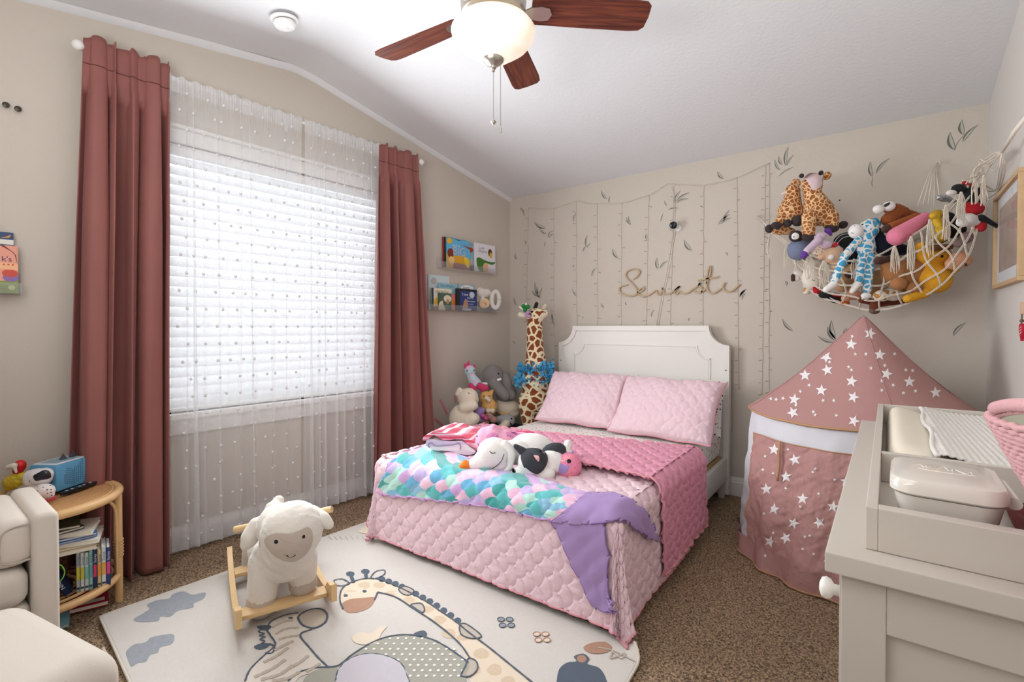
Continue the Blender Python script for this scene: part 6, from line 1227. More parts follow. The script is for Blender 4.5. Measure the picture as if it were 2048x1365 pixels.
wd_ = plush('plush_dog', 'long white sleeping plush dog with an orange ball nose lying on the bed', d, [
    ('body', W_, [(990, 905, 36, 30, -10), ('c', 972, 918, 22, 945, 930, 10), (1000, 925, 26, 20), (1065, 895, 48, 30, -6, -0.10), (1030, 905, 34, 26, -6, -0.04), (1100, 905, 30, 22, -15, -0.12), ('c', 1150, 925, 13, 1182, 936, 10, -0.14, -0.14), ('c', 1125, 920, 15, 1150, 928, 13, -0.13, -0.14), (1136, 890, 10, 12, 0, -0.16), ('c', 1130, 905, 12, 1137, 893, 9, -0.15, -0.16)], 0.008, 0.0),
    ('ear', W_, [('c', 1010, 888, 8, 1024, 905, 9, 0.04, 0.05), ('c', 1024, 905, 9, 1020, 935, 6, 0.05, 0.05), ('c', 1020, 935, 6, 1010, 943, 4, 0.05, 0.05)], 0.006, 0.0),
    ('nose', OR_, [(930, 932, 12, 12)], 0.006, 0.0)],
    face=[('line', [(980, 903), (984, 907), (991, 906)], 0.8, LINE, 'closed_eye'), ('line', [(1008, 909), (1004, 920), (996, 930), (984, 938)], 0.7, LINE, 'mouth')])
d = depth_of(on_z(1066, 960, ZQ+0.01))+0.04
bt = plush('plush_terrier', 'black and white plush terrier puppy with pink-lined ears lying beside the white dog', d, [
    ('body', W_, [(1066, 925, 31, 30), (1050, 945, 26, 15), (1040, 950, 16, 12), ('c', 1070, 955, 10, 1100, 948, 11, 0.02, 0.02), (1105, 925, 30, 26, -20, -0.05), (1125, 915, 24, 26, -20, -0.1)], 0.007, 0.001),
    ('saddle', CH, [(1108, 902, 26, 17, 12, -0.07), (1118, 912, 19, 20, 0, -0.075)], 0.006, 0.001),
    ('ear', CH, [('c', 1031, 893, 5, 1046, 904, 9, 0.0, 0.0)], 0.005, 0.0), ('ear', CH, [('c', 1066, 905, 6, 1078, 915, 8, 0.03, 0.05), (1078, 918, 6, 9, 0, 0.05)], 0.005, 0.0)])
bts = [o for o in bt.children]; S_ = Surf([bts[0]])
patch_on(S_, [(1042, 912), (1050, 900), (1068, 897), (1088, 903), (1095, 918), (1090, 935), (1078, 947), (1066, 946), (1052, 936), (1046, 930)], CH, 'face_patch', bt, off=0.0025)
S2_ = Surf(bts); patch_on(S2_, [(1066, 911), (1076, 912), (1079, 918), (1077, 924), (1072, 921), (1070, 915)], mat('pale_pink_satin', 'e8b2ae', 0.5), 'ear_lining', bt, off=0.002)
face_bits(bt, bts, [('eye', 1049, 934, 2.5, M_eye), ('patch', [(1025, 938), (1031, 941), (1030, 948), (1025, 945)], M_eye, 'nose')], d)
d = depth_of(on_z(1136, 960, ZQ+0.005))+0.07
SPK = spots('sequin_print_plush', 'ef8fae', 'e86a9a', 70, 0.28, 'f1', third='f0b25a', bump=0.7, bscale=160)
bo = plush('plush_ball', 'round sparkly pink plush ball with a lilac heart and tiny ears, next to the terrier', d, [('body', SPK, [(1136, 932, 28, 27, 0, 0, 1.0)], 0.007, 0.0008), ('ear', PU, [('c', 1122, 910, 4, 1122, 902, 2)], 0.004, 0), ('ear', PU, [('c', 1143, 909, 4, 1146, 903, 2)], 0.004, 0)],
    face=[('patch', [(1117, 933), (1121, 928), (1127, 929), (1130, 932), (1134, 930), (1138, 933), (1136, 941), (1128, 949), (1119, 943)], mat('lilac_heart_sequin', 'a58fc9', 0.4), 'heart_patch'), ('eye', 1138, 923, 4.5, M_eye), ('eye', 1118, 923, 3, M_eye), ('line', [(1122, 921), (1127, 923), (1132, 920)], 0.8, W_, 'brow')])
d = depth_of(on_z(985, 925, ZQ+0.02))+0.14
plush('plush_cat', 'pink plush cat with leopard patches lying behind the long white dog', d, [('body', PK, [(972, 886, 22, 33, 5), (985, 880, 25, 30), (1005, 880, 30, 20), (1040, 876, 26, 12)], 0.008, 0.0), ('ear', PK, [('c', 984, 865, 8, 987, 854, 6, 0.02, 0.02)], 0.006, 0), ('striped_tail', HP, [('c', 1035, 866, 5, 1065, 868, 5, -0.05, -0.05)], 0.006, 0)],
    face=[('patch', [(975, 872), (985, 866), (996, 872), (996, 880), (985, 884), (974, 880)], spots('pink_leopard_print', 'd58ab4', '6a2f5e', 75, 0.25, 'f1', bump=0), 'leopard_patch', 0.004), ('patch', [(1012, 866), (1030, 864), (1042, 870), (1030, 876), (1016, 874)], MATS['pink_leopard_print'], 'leopard_patch', 0.004), ('eye', 954, 873, 2.3, M_eye), ('line', [(955, 888), (958, 891), (958, 896)], 0.7, LINE, 'mouth')])
# ================================================================== GIRAFFE WITH GARLANDS
gp = on_y(1070, 760, 3.40); d = depth_of(gp); gfoot = 985
gi = plush('plush_giraffe', 'tall standing plush giraffe in the corner beside the headboard', d, [
    ('body', BIGG, [('c', 1069, 652, 16, 1070, 700, 18), ('c', 1070, 700, 18, 1072, 740, 24), (1072, 765, 31, 34), (1071, 800, 33, 30), ('c', 1052, 805, 17, 1058, 850, 13, 0.02, 0.04), ('c', 1058, 850, 13, 1060, 965, 12, 0.04, 0.05), ('c', 1088, 805, 17, 1091, 845, 12, 0, 0.0), ('c', 1091, 845, 12, 1090, 945, 11, 0, 0), ('c', 1060, 800, 14, 1062, 945, 11, -0.18, -0.2), ('c', 1092, 800, 13, 1098, 925, 10, -0.2, -0.22), (1076, 800, 28, 24, 0, -0.12), (1070, 634, 18, 17), ('c', 1075, 630, 14, 1089, 627, 8)], 0.010, 0.0),
    ('ear', CR, [('c', 1055, 632, 5, 1041, 630, 6, 0.02, 0.02)], 0.006, 0), ('ear', CR, [('c', 1084, 622, 4, 1090, 612, 4, -0.08, -0.1)], 0.006, 0), ('horn', K_, [('c', 1070, 618, 4, 1073, 608, 4, -0.02, -0.02)], 0.005, 0)],
    face=[('patch', [(1076, 640), (1082, 628), (1090, 626), (1092, 631), (1086, 638), (1080, 645)], CR, 'muzzle', 0.003), ('eye', 1064, 624, 3, M_eye), ('eye', 1090, 625, 1.6, M_eye, 'nostril')])
M_fea = mat('turquoise_feather', '55b0dc', 0.7, sheen=0.6, var=0.3, vscale=40)
def feathers(label, cy, rx, n, seed, ry=7, r=11):
    rs = np.random.default_rng(seed); g = G(); s = d/F
    for i in range(n):
        t = rs.random()*2*math.pi; c7 = at(1071+rx*math.cos(t)+rs.normal()*2, cy+rs.normal()*ry*0.55-3*math.cos(t), d-0.085*math.sin(t)); k = rs.normal(size=3); k /= np.linalg.norm(k); o2 = np.cross(k, rs.normal(size=3)); o2 /= np.linalg.norm(o2)
        L_ = r*s*(0.6+0.8*rs.random()); w_ = L_*0.35; out = np.array([math.cos(t)*RT[0]-math.sin(t)*FW[0], math.cos(t)*RT[1]-math.sin(t)*FW[1], rs.normal()*0.5]); out /= np.linalg.norm(out)
        tip = c7+out*L_*0.8+k*L_*0.3; m_ = (c7+tip)/2; g.add([c7, m_+o2*w_, tip, m_-o2*w_, m_+out*0.003], [(0, 1, 4), (1, 2, 4), (2, 3, 4), (3, 0, 4)])
    t = thing('feather_garland', at(1071, cy, d), label, 'garland', 'turquoise garlands on the giraffe'); G().tube([at(1071+rx*0.8*math.cos(x), cy, d-0.07*math.sin(x)) for x in np.linspace(0, 6.283, 24)], 0.012, 6).out('cord', M_fea, t, smooth=True); g.out('feather_tufts', M_fea, t, kind='stuff')
feathers('turquoise feather garland higher on the giraffe', 737, 27, 420, 1); feathers('turquoise feather garland lower on the giraffe', 759, 31, 520, 2, 8)
fc_ = thing('flower_headband', at(1050, 625, d-0.06), 'headband of white leaves, green balls and lilac flowers on the giraffe', 'headband')
for a_, cl in ((150, W_), (115, W_), (85, W_)):
    t = math.radians(a_); g = blobs([('c', 1051+4*math.cos(t), 621-4*math.sin(t), 4, 1051+14*math.cos(t), 621-14*math.sin(t), 1.5, 0.06)], d); remesh(g, 'white_leaf', W_, fc_, 0.004, 1)
for x, y in ((1050, 620), (1056, 614), (1047, 613)): blobs([(x, y, 4.5, 4.5, 0, 0.075)], d).out('green_ball', mat('emerald_pompom', '1f7a32', 0.8), fc_, smooth=True)
for x, y in ((1056, 625), (1058, 633), (1053, 631)): blobs([(x, y, 3.8, 3.8, 0, 0.08)], d).out('lilac_flower', mat('lilac_pompom', 'b58fb8', 0.8), fc_, smooth=True)
# ================================================================== HEAP OF TOYS IN THE CORNER
DW = lambda px, py, o: depth_of(on_w(px, py, o))
bn = thing('toy_bin', wp(0.62, 0, 0.28), 'low charcoal fabric toy bin in the corner under the heap of soft toys', 'toy bin'); M_bin = mat('charcoal_canvas', '4a474a', 0.9)
for a, b_ in (((0.30, 0, 0.05), (0.95, 0.36, 0.07)), ((0.30, 0, 0.43), (0.95, 0.36, 0.45)), ((0.30, 0, 0.07), (0.32, 0.36, 0.43)), ((0.93, 0, 0.07), (0.95, 0.36, 0.43))): G().box(a, b_, 0.004, lambda p: wp(p[0], p[1], p[2])).out('canvas_side', M_bin, bn)
G().box((0.32, 0.30, 0.07), (0.93, 0.33, 0.43), 0.0, lambda p: wp(*p)).out('inner_shelf', M_bin, bn)
d = DW(925, 840, 0.27)
plush('plush_pig', 'plain cream plush piglet sitting at the left of the corner toy heap', d, [('body', CR, [(924, 838, 26, 30), (936, 796, 21, 20, 15), (948, 800, 10, 10), ('c', 916, 788, 6, 919, 781, 6), ('c', 928, 817, 12, 948, 812, 9, 0.05, 0.07), ('c', 935, 852, 13, 948, 838, 12, 0.04, 0.06), ('c', 912, 860, 14, 925, 862, 12, 0.03, 0.04)], 0.008, 0)], face=[('line', [(936, 786), (940, 788)], 0.6, LINE, 'eye')])
d = DW(955, 770, 0.2)
plush('plush_unicorn', 'small pastel plush unicorn with pink feet on top of the corner toy heap', d, [('body', spots('pastel_plush', 'bcd8de', 'e5c3dc', 22, 0.4, 'f1'), [(940, 742, 11, 12), (943, 750, 8, 7), ('c', 943, 755, 9, 952, 768, 12)], 0.006, 0), ('feet', HP, [('c', 943, 773, 7, 945, 779, 8, 0.03, 0.03), ('c', 958, 772, 7, 965, 776, 8, 0.03, 0.03), (972, 776, 6, 6, 0, 0.03)], 0.006, 0), ('horn', HP, [('c', 937, 733, 4, 937, 723, 1.5)], 0.004, 0), ('mane', HP, [('c', 933, 738, 4, 931, 730, 3), (948, 733, 3, 4)], 0.004, 0)], face=[('eye', 934, 742, 1.5, M_eye), ('eye', 948, 741, 1.5, M_eye)])
d = DW(990, 770, 0.26)
plush('plush_elephant', 'grey plush elephant with white tusks in the corner toy heap', d, [('body', GRY, [(985, 752, 23, 23), ('c', 988, 768, 13, 1010, 792, 10, 0.05, 0.07), (1012, 785, 22, 22, 0, -0.05), (1022, 792, 10, 9, 0, 0.02)], 0.008, 0.001), ('ear', GRY, [(968, 757, 9, 15, 8, 0.02, 0.5)], 0.006, 0), ('ear', GRY, [(1013, 765, 11, 20, 18, 0.01, 0.5)], 0.006, 0), ('tusk', W_, [('c', 975, 768, 3.5, 963, 767, 2, 0.05, 0.07)], 0.004, 0), ('tusk', W_, [('c', 992, 762, 3.5, 1001, 759, 2.5, 0.07, 0.07)], 0.004, 0)], face=[('eye', 997, 748, 2, M_eye)])
d = DW(958, 800, 0.22); plush('plush_bunny', 'plain grey plush rabbit wedged behind the cream piglet', d, [('body', GRY, [(958, 800, 12, 25), (955, 785, 10, 10), (965, 815, 9, 12)], 0.007, 0.001)], face=[('eye', 960, 786, 1.2, M_eye)])
d = DW(978, 805, 0.30)
plush('plush_leopard', 'small golden leopard-spotted plush with cream muzzle in the corner heap', d, [('body', LEO, [(972, 797, 14, 15), (978, 815, 17, 18), ('c', 980, 790, 5, 984, 783, 4)], 0.007, 0.001), ('muzzle', CR, [(973, 797, 5, 4, 0, 0.06), (978, 801, 4, 4, 0, 0.06)], 0.004, 0), ('paws', CR, [(976, 822, 5, 5, 0, 0.07), (985, 822, 5, 5, 0, 0.07)], 0.004, 0)], face=[('eye', 968, 793, 1.2, M_eye), ('eye', 979, 792, 1.2, M_eye)])
d = DW(1012, 818, 0.30); plush('plush_cushion', 'plain cream plush cushion toy under the elephant', d, [('body', CR, [(1012, 815, 28, 18), (1018, 826, 22, 13)], 0.008, 0), ('band', LEO, [('c', 1002, 827, 4, 1016, 828, 4, 0.05)], 0.005, 0)])
d = DW(957, 832, 0.34); plush('plush_octopus', 'small lavender plush squeezed between the piglet and the leopard', d, [('body', PU, [(957, 826, 9, 12), (955, 840, 11, 8), (964, 822, 6, 7)], 0.006, 0)], face=[('eye', 955, 828, 1, M_eye)])
d = DW(965, 836, 0.37); plush('glitter_toy', 'tiny glittery magenta soft toy beside the lavender plush', d, [('body', mat('magenta_glitter', 'c8558e', 0.25, 0.3, bump=0.8, bscale=300), [(966, 833, 6, 6), (972, 838, 5, 5)], 0.004, 0.001)])
d = DW(982, 838, 0.37); plush('plush_mouse', 'pinkish brown plush with a round snout at the foot of the corner heap', d, [('body', mat('pink_brown_plush', 'b08478', 0.95, **fz), [(978, 834, 9, 8), (987, 840, 8, 7), (965, 848, 14, 8)], 0.006, 0)], face=[('eye', 976, 832, 1, M_eye)])
d = DW(1010, 842, 0.36); plush('plush_puppy', 'grey plush puppy with a cream muzzle lying nearest the bed in the corner heap', d, [('body', LG, [(1012, 842, 19, 14), ('c', 1000, 838, 6, 993, 840, 6, 0.03, 0.04)], 0.007, 0.0008), ('muzzle', CR, [('c', 1012, 848, 8, 1002, 858, 8, 0.05, 0.07)], 0.006, 0)], face=[('eye', 1023, 838, 2, M_eye), ('line', [(1020, 846), (1024, 851), (1027, 857)], 1.2, LINE, 'mouth')])
# ================================================================== TOY HAMMOCK
def dH(px): return 3.05-(px-1560)*0.00155
def hp_(name, label, px, parts, face=(), dd=0.0): return plush(name, label, dH(px)-dd, parts, face=face)
HOOF = mat('dark_hoof_plush', '3d3433', 0.95, **fz)
hp_('plush_giraffe_toy', 'brown-patched plush giraffe with a pale pink face, sitting up in front in the hammock', 1636, [('body', GIR, [('c', 1624, 368, 20, 1624, 388, 16), ('c', 1624, 388, 16, 1636, 420, 26), (1640, 425, 27, 28), ('c', 1618, 435, 14, 1617, 465, 12, 0.04, 0.06), ('c', 1660, 435, 16, 1662, 448, 14, 0.04, 0.05), (1654, 352, 8, 10, -30)], 0.008, 0.001),
    ('hooves', HOOF, [(1617, 473, 13, 10, 0, 0.06)], 0.006, 0), ('hooves', HOOF, [(1664, 456, 14, 10, 0, 0.06)], 0.006, 0), ('hooves', HOOF, [(1686, 450, 10, 8, 20)], 0.006, 0), ('horn', HOOF, [(1603, 352, 5, 5)], 0.004, 0), ('horn', HOOF, [(1642, 346, 5, 5)], 0.004, 0)],
    face=[('patch', [(1608, 356), (1618, 347), (1632, 346), (1640, 352), (1644, 366), (1638, 376), (1626, 381), (1620, 372), (1614, 362)], mat('pale_pink_velour', 'dcc4c6', 0.9, sheen=0.4), 'face_patch', 0.003), ('eye', 1612, 361, 2, M_eye), ('eye', 1644, 362, 2, M_eye), ('line', [(1622, 365), (1632, 366), (1641, 364)], 0.4, LINE, 'stitching'), ('line', [(1622, 370), (1632, 372), (1639, 369)], 0.4, LINE, 'mouth')], dd=0.02)
hp_('plush_giraffe_toy', 'brown-patched plush giraffe with its head turned away, behind and left of the other', 1580, [('body', GIR, [(1585, 384, 15, 16), (1592, 366, 10, 9), ('c', 1585, 392, 15, 1582, 415, 20), (1581, 424, 25, 24), (1566, 462, 26, 9), ('c', 1560, 440, 9, 1554, 448, 8, 0.03), ('c', 1575, 438, 10, 1575, 446, 8, 0.03)], 0.008, 0.001), ('hooves', HOOF, [(1538, 458, 8, 9)], 0.006, 0), ('hooves', HOOF, [(1553, 451, 11, 8, 0, 0.04)], 0.006, 0), ('hooves', HOOF, [(1575, 447, 9, 8, 0, 0.05)], 0.006, 0), ('hooves', HOOF, [(1595, 442, 12, 11, 0, 0.06)], 0.006, 0), ('horn', W_, [('c', 1572, 385, 3, 1564, 388, 2)], 0.004, 0)], face=[('eye', 1600, 371, 1.5, M_eye)])
hp_('plush_bear', 'grey-blue plush bear with a dark head below the giraffes', 1597, [('body', mat('slate_plush', '77809a', 0.95, **fz), [(1598, 500, 22, 22), (1604, 486, 20, 12)], 0.008, 0.001), ('head', HOOF, [(1592, 473, 14, 12, 0, 0.03)], 0.006, 0)], face=[('patch', [(1584, 470), (1590, 466), (1597, 469), (1597, 476), (1590, 479), (1584, 477)], W_, 'white_eye_patch', 0.002), ('eye', 1588, 474, 1.8, M_eye)], dd=0.03)
hp_('plush_pony', 'pale pink plush pony with a purple mane and feet in the hammock', 1640, [('body', mat('pale_orchid_plush', 'd9c0d4', 0.95, **fz), [(1640, 473, 14, 9, 15), ('c', 1636, 482, 8, 1614, 502, 7, 0.02, 0.03), (1652, 490, 12, 9)], 0.006, 0), ('mane', DPU, [(1656, 462, 8, 6, -20), (1661, 468, 4, 5)], 0.005, 0.002), ('hooves', DPU, [(1608, 510, 7, 8, 0, 0.03)], 0.005, 0)], face=[('eye', 1631, 471, 1.2, M_eye)], dd=0.09)
hp_('plush_cheetah', 'small cream plush with brown leopard spots in the hammock', 1640, [('body', spots('cream_leopard', 'ead8c2', '6a3a22', 75, 0.24, 'f1'), [(1642, 492, 13, 8, 30), (1640, 505, 16, 8)], 0.006, 0)], face=[('eye', 1648, 488, 1, M_eye)], dd=0.07)
hp_('yarn_toy', 'soft toy with glossy black yarn hair lying in the middle of the hammock', 1688, [('yarn_hair', K_, [(1688, 478, 22, 12, 20), (1698, 486, 20, 12)], 0.006, 0.0), ('bow', spots('red_polka', 'c0202a', 'f0e4e0', 110, 0.2, 'f1', jitter=0.1), [(1670, 490, 9, 5, 25, 0.03), (1662, 496, 6, 5, 0, 0.03)], 0.004, 0)], face=[('line', [(1668, 486), (1680, 472), (1700, 467)], 0.5, W_, 'painted_sheen'), ('line', [(1674, 488), (1686, 476), (1704, 472)], 0.5, W_, 'painted_sheen')], dd=-0.02)  # white lines over the black hair are its sheen, painted on
hp_('plush_deer', 'beige plush fawn with a big embroidered eye beside the blue giraffe', 1665, [('body', mat('fawn_plush', 'dcb898', 0.95, **fz), [(1666, 512, 21, 17), ('c', 1652, 512, 8, 1642, 514, 7), (1680, 500, 7, 6), (1676, 530, 14, 12)], 0.007, 0)], face=[('eye', 1662, 515, 5.5, W_), ('eye', 1664, 515, 4, M_eye), ('line', [(1650, 524), (1662, 530), (1674, 530)], 0.5, LINE, 'mouth')], dd=0.06)
hp_('plush_blue_giraffe', 'blue and white long-limbed plush giraffe hanging over the front of the hammock', 1730, [('body', BLG, [(1737, 459, 20, 19), (1742, 445, 10, 9), ('c', 1735, 470, 13, 1734, 485, 14), (1733, 497, 17, 24), ('c', 1718, 480, 8, 1690, 512, 8, 0.05, 0.08), ('c', 1690, 512, 8, 1670, 560, 8, 0.08, 0.09), ('c', 1725, 515, 9, 1717, 560, 8, 0.08, 0.1), ('c', 1740, 515, 9, 1734, 580, 8, 0.08, 0.1)], 0.007, 0.0015), ('muzzle', W_, [(1712, 463, 14, 15)], 0.006, 0), ('foot', W_, [('c', 1668, 568, 7, 1652, 580, 6, 0.09)], 0.005, 0), ('foot', W_, [('c', 1715, 568, 7, 1704, 583, 5, 0.1)], 0.005, 0), ('foot', W_, [(1732, 592, 10, 7, 0, 0.1)], 0.005, 0), ('mane', mat('cyan_plush', '2f9fc9', 0.95, **fz), [(1752, 440, 6, 4, -20), (1758, 448, 4, 6)], 0.004, 0.002)], face=[('eye', 1725, 449, 2, M_eye), ('eye', 1709, 452, 1, M_eye, 'nostril'), ('line', [(1702, 466), (1708, 467)], 0.5, LINE, 'mouth')], dd=0.07)
hp_('plush_calf', 'white plush calf with brown ears at the left underside of the hammock', 1596, [('body', W_, [(1597, 545, 9, 11), (1592, 557, 8, 7), (1606, 540, 9, 8)], 0.005, 0), ('ear', BRW, [('c', 1586, 552, 4, 1586, 560, 4, 0.01)], 0.004, 0), ('ear', BRW, [(1602, 538, 4, 6)], 0.004, 0)], face=[('eye', 1598, 541, 1.2, M_eye)], dd=0.0)
hp_('plush_lamb', 'plain white plush lamb under the tassels at the left of the hammock', 1628, [('body', mat('ivory_plush', 'e6dfd2', 0.95, **fz), [(1627, 556, 22, 26), (1654, 548, 24, 26), (1632, 530, 20, 12), (1640, 570, 16, 12)], 0.008, 0.001)], face=[('line', [(1624, 560), (1629, 562)], 0.8, LINE, 'eye')], dd=0.01)
hp_('plush_small_giraffe', 'little cream-and-tan patched plush at the lower left of the hammock', 1610, [('body', GIR2, [(1609, 556, 8, 10), (1614, 583, 8, 7), ('c', 1610, 562, 6, 1614, 578, 5)], 0.005, 0)], face=[('eye', 1606, 553, 1, M_eye)])
hp_('red_mitten_toy', 'red and blue soft toy low at the left of the hammock', 1636, [('body', RD, [(1630, 573, 8, 6), (1634, 583, 8, 7)], 0.005, 0), ('trim', mat('royal_blue_plush', '2f4f8a', 0.95, **fz), [(1640, 571, 6, 5), (1648, 587, 8, 5)], 0.005, 0)], dd=0.02)
hp_('black_cushion_toy', 'black and red soft toy with white piping at the bottom left of the hammock', 1670, [('body', K_, [(1670, 599, 16, 8, -12)], 0.005, 0), ('red_panel', RD, [(1674, 591, 13, 5, -8, 0.01)], 0.005, 0)], face=[('line', [(1655, 593), (1668, 600), (1684, 604)], 0.9, W_, 'piping')], dd=0.01)
hp_('plush_fox', 'orange and peach plush fox face peeping out near the bottom of the hammock', 1706, [('body', mat('peach_plush', 'd8a184', 0.95, **fz), [(1707, 590, 15, 11), (1692, 597, 10, 8)], 0.006, 0), ('mane', mat('ginger_plush', 'b8622a', 0.95, **fz), [(1703, 583, 9, 5), (1690, 606, 10, 6)], 0.005, 0.003)], face=[('eye', 1700, 592, 1.2, M_eye)], dd=0.02)
hp_('plush_monkey', 'tan and dark brown plush monkey half hidden behind the blue giraffe', 1692, [('body', mat('tan_plush', 'b8946c', 0.95, **fz), [(1684, 565, 17, 20), (1702, 548, 20, 20), (1740, 580, 18, 14, 0, -0.04), (1760, 560, 22, 22, 0, -0.05)], 0.006, 0), ('face', BRW, [(1697, 550, 8, 7, 0, 0.04)], 0.005, 0)], dd=0.02)
hp_('plush_teddy', 'large curly brown plush teddy bear in the right half of the hammock', 1820, [('body', TB, [(1824, 548, 33, 31), (1788, 545, 24, 28), ('c', 1772, 530, 11, 1776, 545, 10), (1850, 545, 14, 16, 0, -0.02)], 0.008, 0.002), ('paw', TB, [(1797, 568, 16, 13, 0, 0.05)], 0.006, 0.002), ('paw', TB, [(1831, 575, 19, 12, 0, 0.05)], 0.006, 0.002), ('dark_arm', BRW, [('c', 1756, 522, 8, 1776, 518, 7, 0.02)], 0.006, 0)], face=[('eye', 1800, 528, 1.6, M_eye)], dd=0.04)
hp_('plush_lion', 'shaggy reddish brown plush with white eyeballs on top of the hammock pile', 1790, [('body', mat('chestnut_fur', '8a4a24', 0.95, **fz), [(1795, 424, 28, 15, -18), (1818, 430, 22, 10, -10), (1780, 440, 18, 14)], 0.007, 0.004), ('eyeball', W_, [(1757, 419, 11, 9, -10, 0.02)], 0.005, 0), ('eyeball', W_, [(1778, 413, 12, 10, 0, 0.03)], 0.005, 0)], face=[('patch', [(1768, 411), (1777, 406), (1780, 408), (1772, 414)], LINE, 'eyelid', 0.003)])
hp_('plush_bird', 'dark brown and orange plush lying just above the pink pillow in the hammock', 1800, [('wing', mat('rust_plush', '9a5228', 0.95, **fz), [('c', 1780, 455, 9, 1835, 432, 7, 0.03)], 0.006, 0.001), ('body', BRW, [(1776, 457, 14, 9, 20, 0.03)], 0.006, 0)])
hp_('pink_bolster', 'long rose pink plush bolster lying across the hammock', 1820, [('body', mat('rose_pink_velour', 'df7f98', 0.85, sheen=0.8), [('c', 1794, 473, 18, 1850, 437, 12, 0.06, 0.06)], 0.007, 0)], face=[('line', [(1800, 480), (1808, 477), (1815, 472), (1822, 469)], 0.7, mat('pink_thread', 'c2647e', 0.8), 'stitching')])
hp_('sequin_toy', 'gold sequinned soft toy hanging behind the tassels in the hammock', 1878, [('body', mat('gold_sequins', 'd8b23a', 0.28, 0.7, bump=1.0, bscale=240, bdist=0.004), [(1872, 430, 15, 10, 20), (1880, 468, 18, 20), (1876, 448, 12, 12)], 0.007, 0.002)], dd=0.05)
hp_('foil_toy', 'crinkled silver foil soft toy at the top right of the hammock', 1888, [('body', mat('silver_foil', 'b8bcc0', 0.25, 0.8, bump=1.0, bscale=90, bdist=0.006), [(1888, 397, 18, 7, -8), (1905, 402, 9, 5)], 0.006, 0.003)], dd=-0.02)
hp_('black_bolster', 'plain black plush bolster between the gold and red toys in the hammock', 1905, [('body', K_, [(1908, 462, 24, 15, 10), (1898, 440, 12, 16)], 0.007, 0)], dd=-0.02)
hp_('navy_cushion', 'navy black cushion right of the blue giraffe in the hammock', 1774, [('body', mat('navy_plush', '1c2130', 0.95, **fz), [(1776, 492, 24, 20, 25), (1758, 480, 10, 26), (1800, 500, 20, 12)], 0.008, 0)], dd=-0.01)
hp_('knitted_giraffe', 'golden yellow knitted toy with small dark eyes in the right of the hammock', 1866, [('body', GO, [(1868, 512, 33, 22), (1842, 493, 10, 10), (1868, 558, 32, 30, -20), ('c', 1815, 598, 9, 1850, 588, 9), (1900, 540, 22, 12, 25)], 0.008, 0.001), ('brown_patch', mat('brown_knit', '6a4630', 0.9, bump=0.8, bscale=150), [('c', 1868, 496, 6, 1900, 494, 6, 0.06)], 0.005, 0)], face=[('eye', 1884, 513, 3, M_eye), ('eye', 1872, 514, 1.3, M_eye)], dd=0.03)
hp_('knitted_pig', 'peach knitted toy with a cross-stitched eye at the right end of the hammock', 1922, [('body', PE, [(1920, 520, 22, 17), (1908, 528, 18, 13)], 0.007, 0.001)], face=[('line', [(1929, 527), (1934, 532)], 0.9, LINE, 'cross_stitch'), ('line', [(1934, 527), (1929, 532)], 0.9, LINE, 'cross_stitch')], dd=0.02)
hp_('plush_grey_pink', 'dusty pink-grey plush at the upper right of the hammock', 1932, [('body', mat('dusty_mauve_plush', '9c8486', 0.95, **fz), [(1932, 476, 13, 12), (1918, 488, 14, 8)], 0.006, 0)])
hp_('plush_fawn_patch', 'white plush with large tan patches along the bottom of the hammock', 1776, [('body', GIR2, [(1764, 592, 18, 12), (1786, 590, 20, 13), (1805, 588, 12, 12)], 0.008, 0.001)], dd=0.06)
hp_('plush_horse', 'brown plush horse with a hoof sticking out under the hammock', 1750, [('body', mat('russet_plush', '6a3420', 0.95, **fz), [('c', 1724, 600, 7, 1760, 608, 7, 0.02), ('c', 1760, 608, 7, 1808, 602, 6, 0.02)], 0.006, 0.001), ('leg', mat('russet_plush', '6a3420'), [('c', 1750, 606, 9, 1749, 615, 9, 0.04)], 0.005, 0), ('hoof', mat('grey_brown_hoof', '6e574e', 0.9), [(1749, 622, 11, 7, 0, 0.04)], 0.005, 0)], dd=0.02)
hp_('red_cloth_toy', 'red soft toy with white fluff and a long black arm in the hammock', 1950, [('red_body', RD, [(1950, 418, 18, 13), (1962, 452, 10, 13), (1940, 412, 12, 8)], 0.006, 0), ('white_fluff', W_, [(1936, 440, 20, 13), (1925, 445, 12, 10), (1950, 443, 10, 9)], 0.006, 0.003), ('arm', K_, [('c', 1962, 436, 7, 1974, 441, 5, 0.02), ('c', 1974, 441, 5, 1994, 453, 4, 0.02, 0.02)], 0.005, 0)], dd=0.03)
hp_('black_plush_ball', 'plain black plush cushion with a red edge at the top right of the hammock', 1945, [('body', K_, [(1946, 392, 17, 20), (1918, 378, 15, 10, -8)], 0.006, 0), ('red_edge', RD, [('c', 1928, 366, 4, 1950, 372, 5)], 0.004, 0), ('white_end', W_, [(1903, 386, 11, 6)], 0.004, 0)])
hp_('plush_dark_bear', 'black plush bear buried in the middle of the hammock under the fawn', 1700, [('body', K_, [(1700, 505, 22, 22, 0, -0.03), (1650, 590, 14, 8), (1720, 530, 22, 30, 0, -0.05)], 0.008, 0.001)], dd=-0.03)
hp_('plush_cream_rabbit', 'cream plush rabbit behind the lamb at the left of the hammock', 1610, [('body', CR, [(1612, 530, 20, 20, 0, -0.03), (1640, 520, 18, 14, 0, -0.03)], 0.008, 0.001)], dd=-0.02)
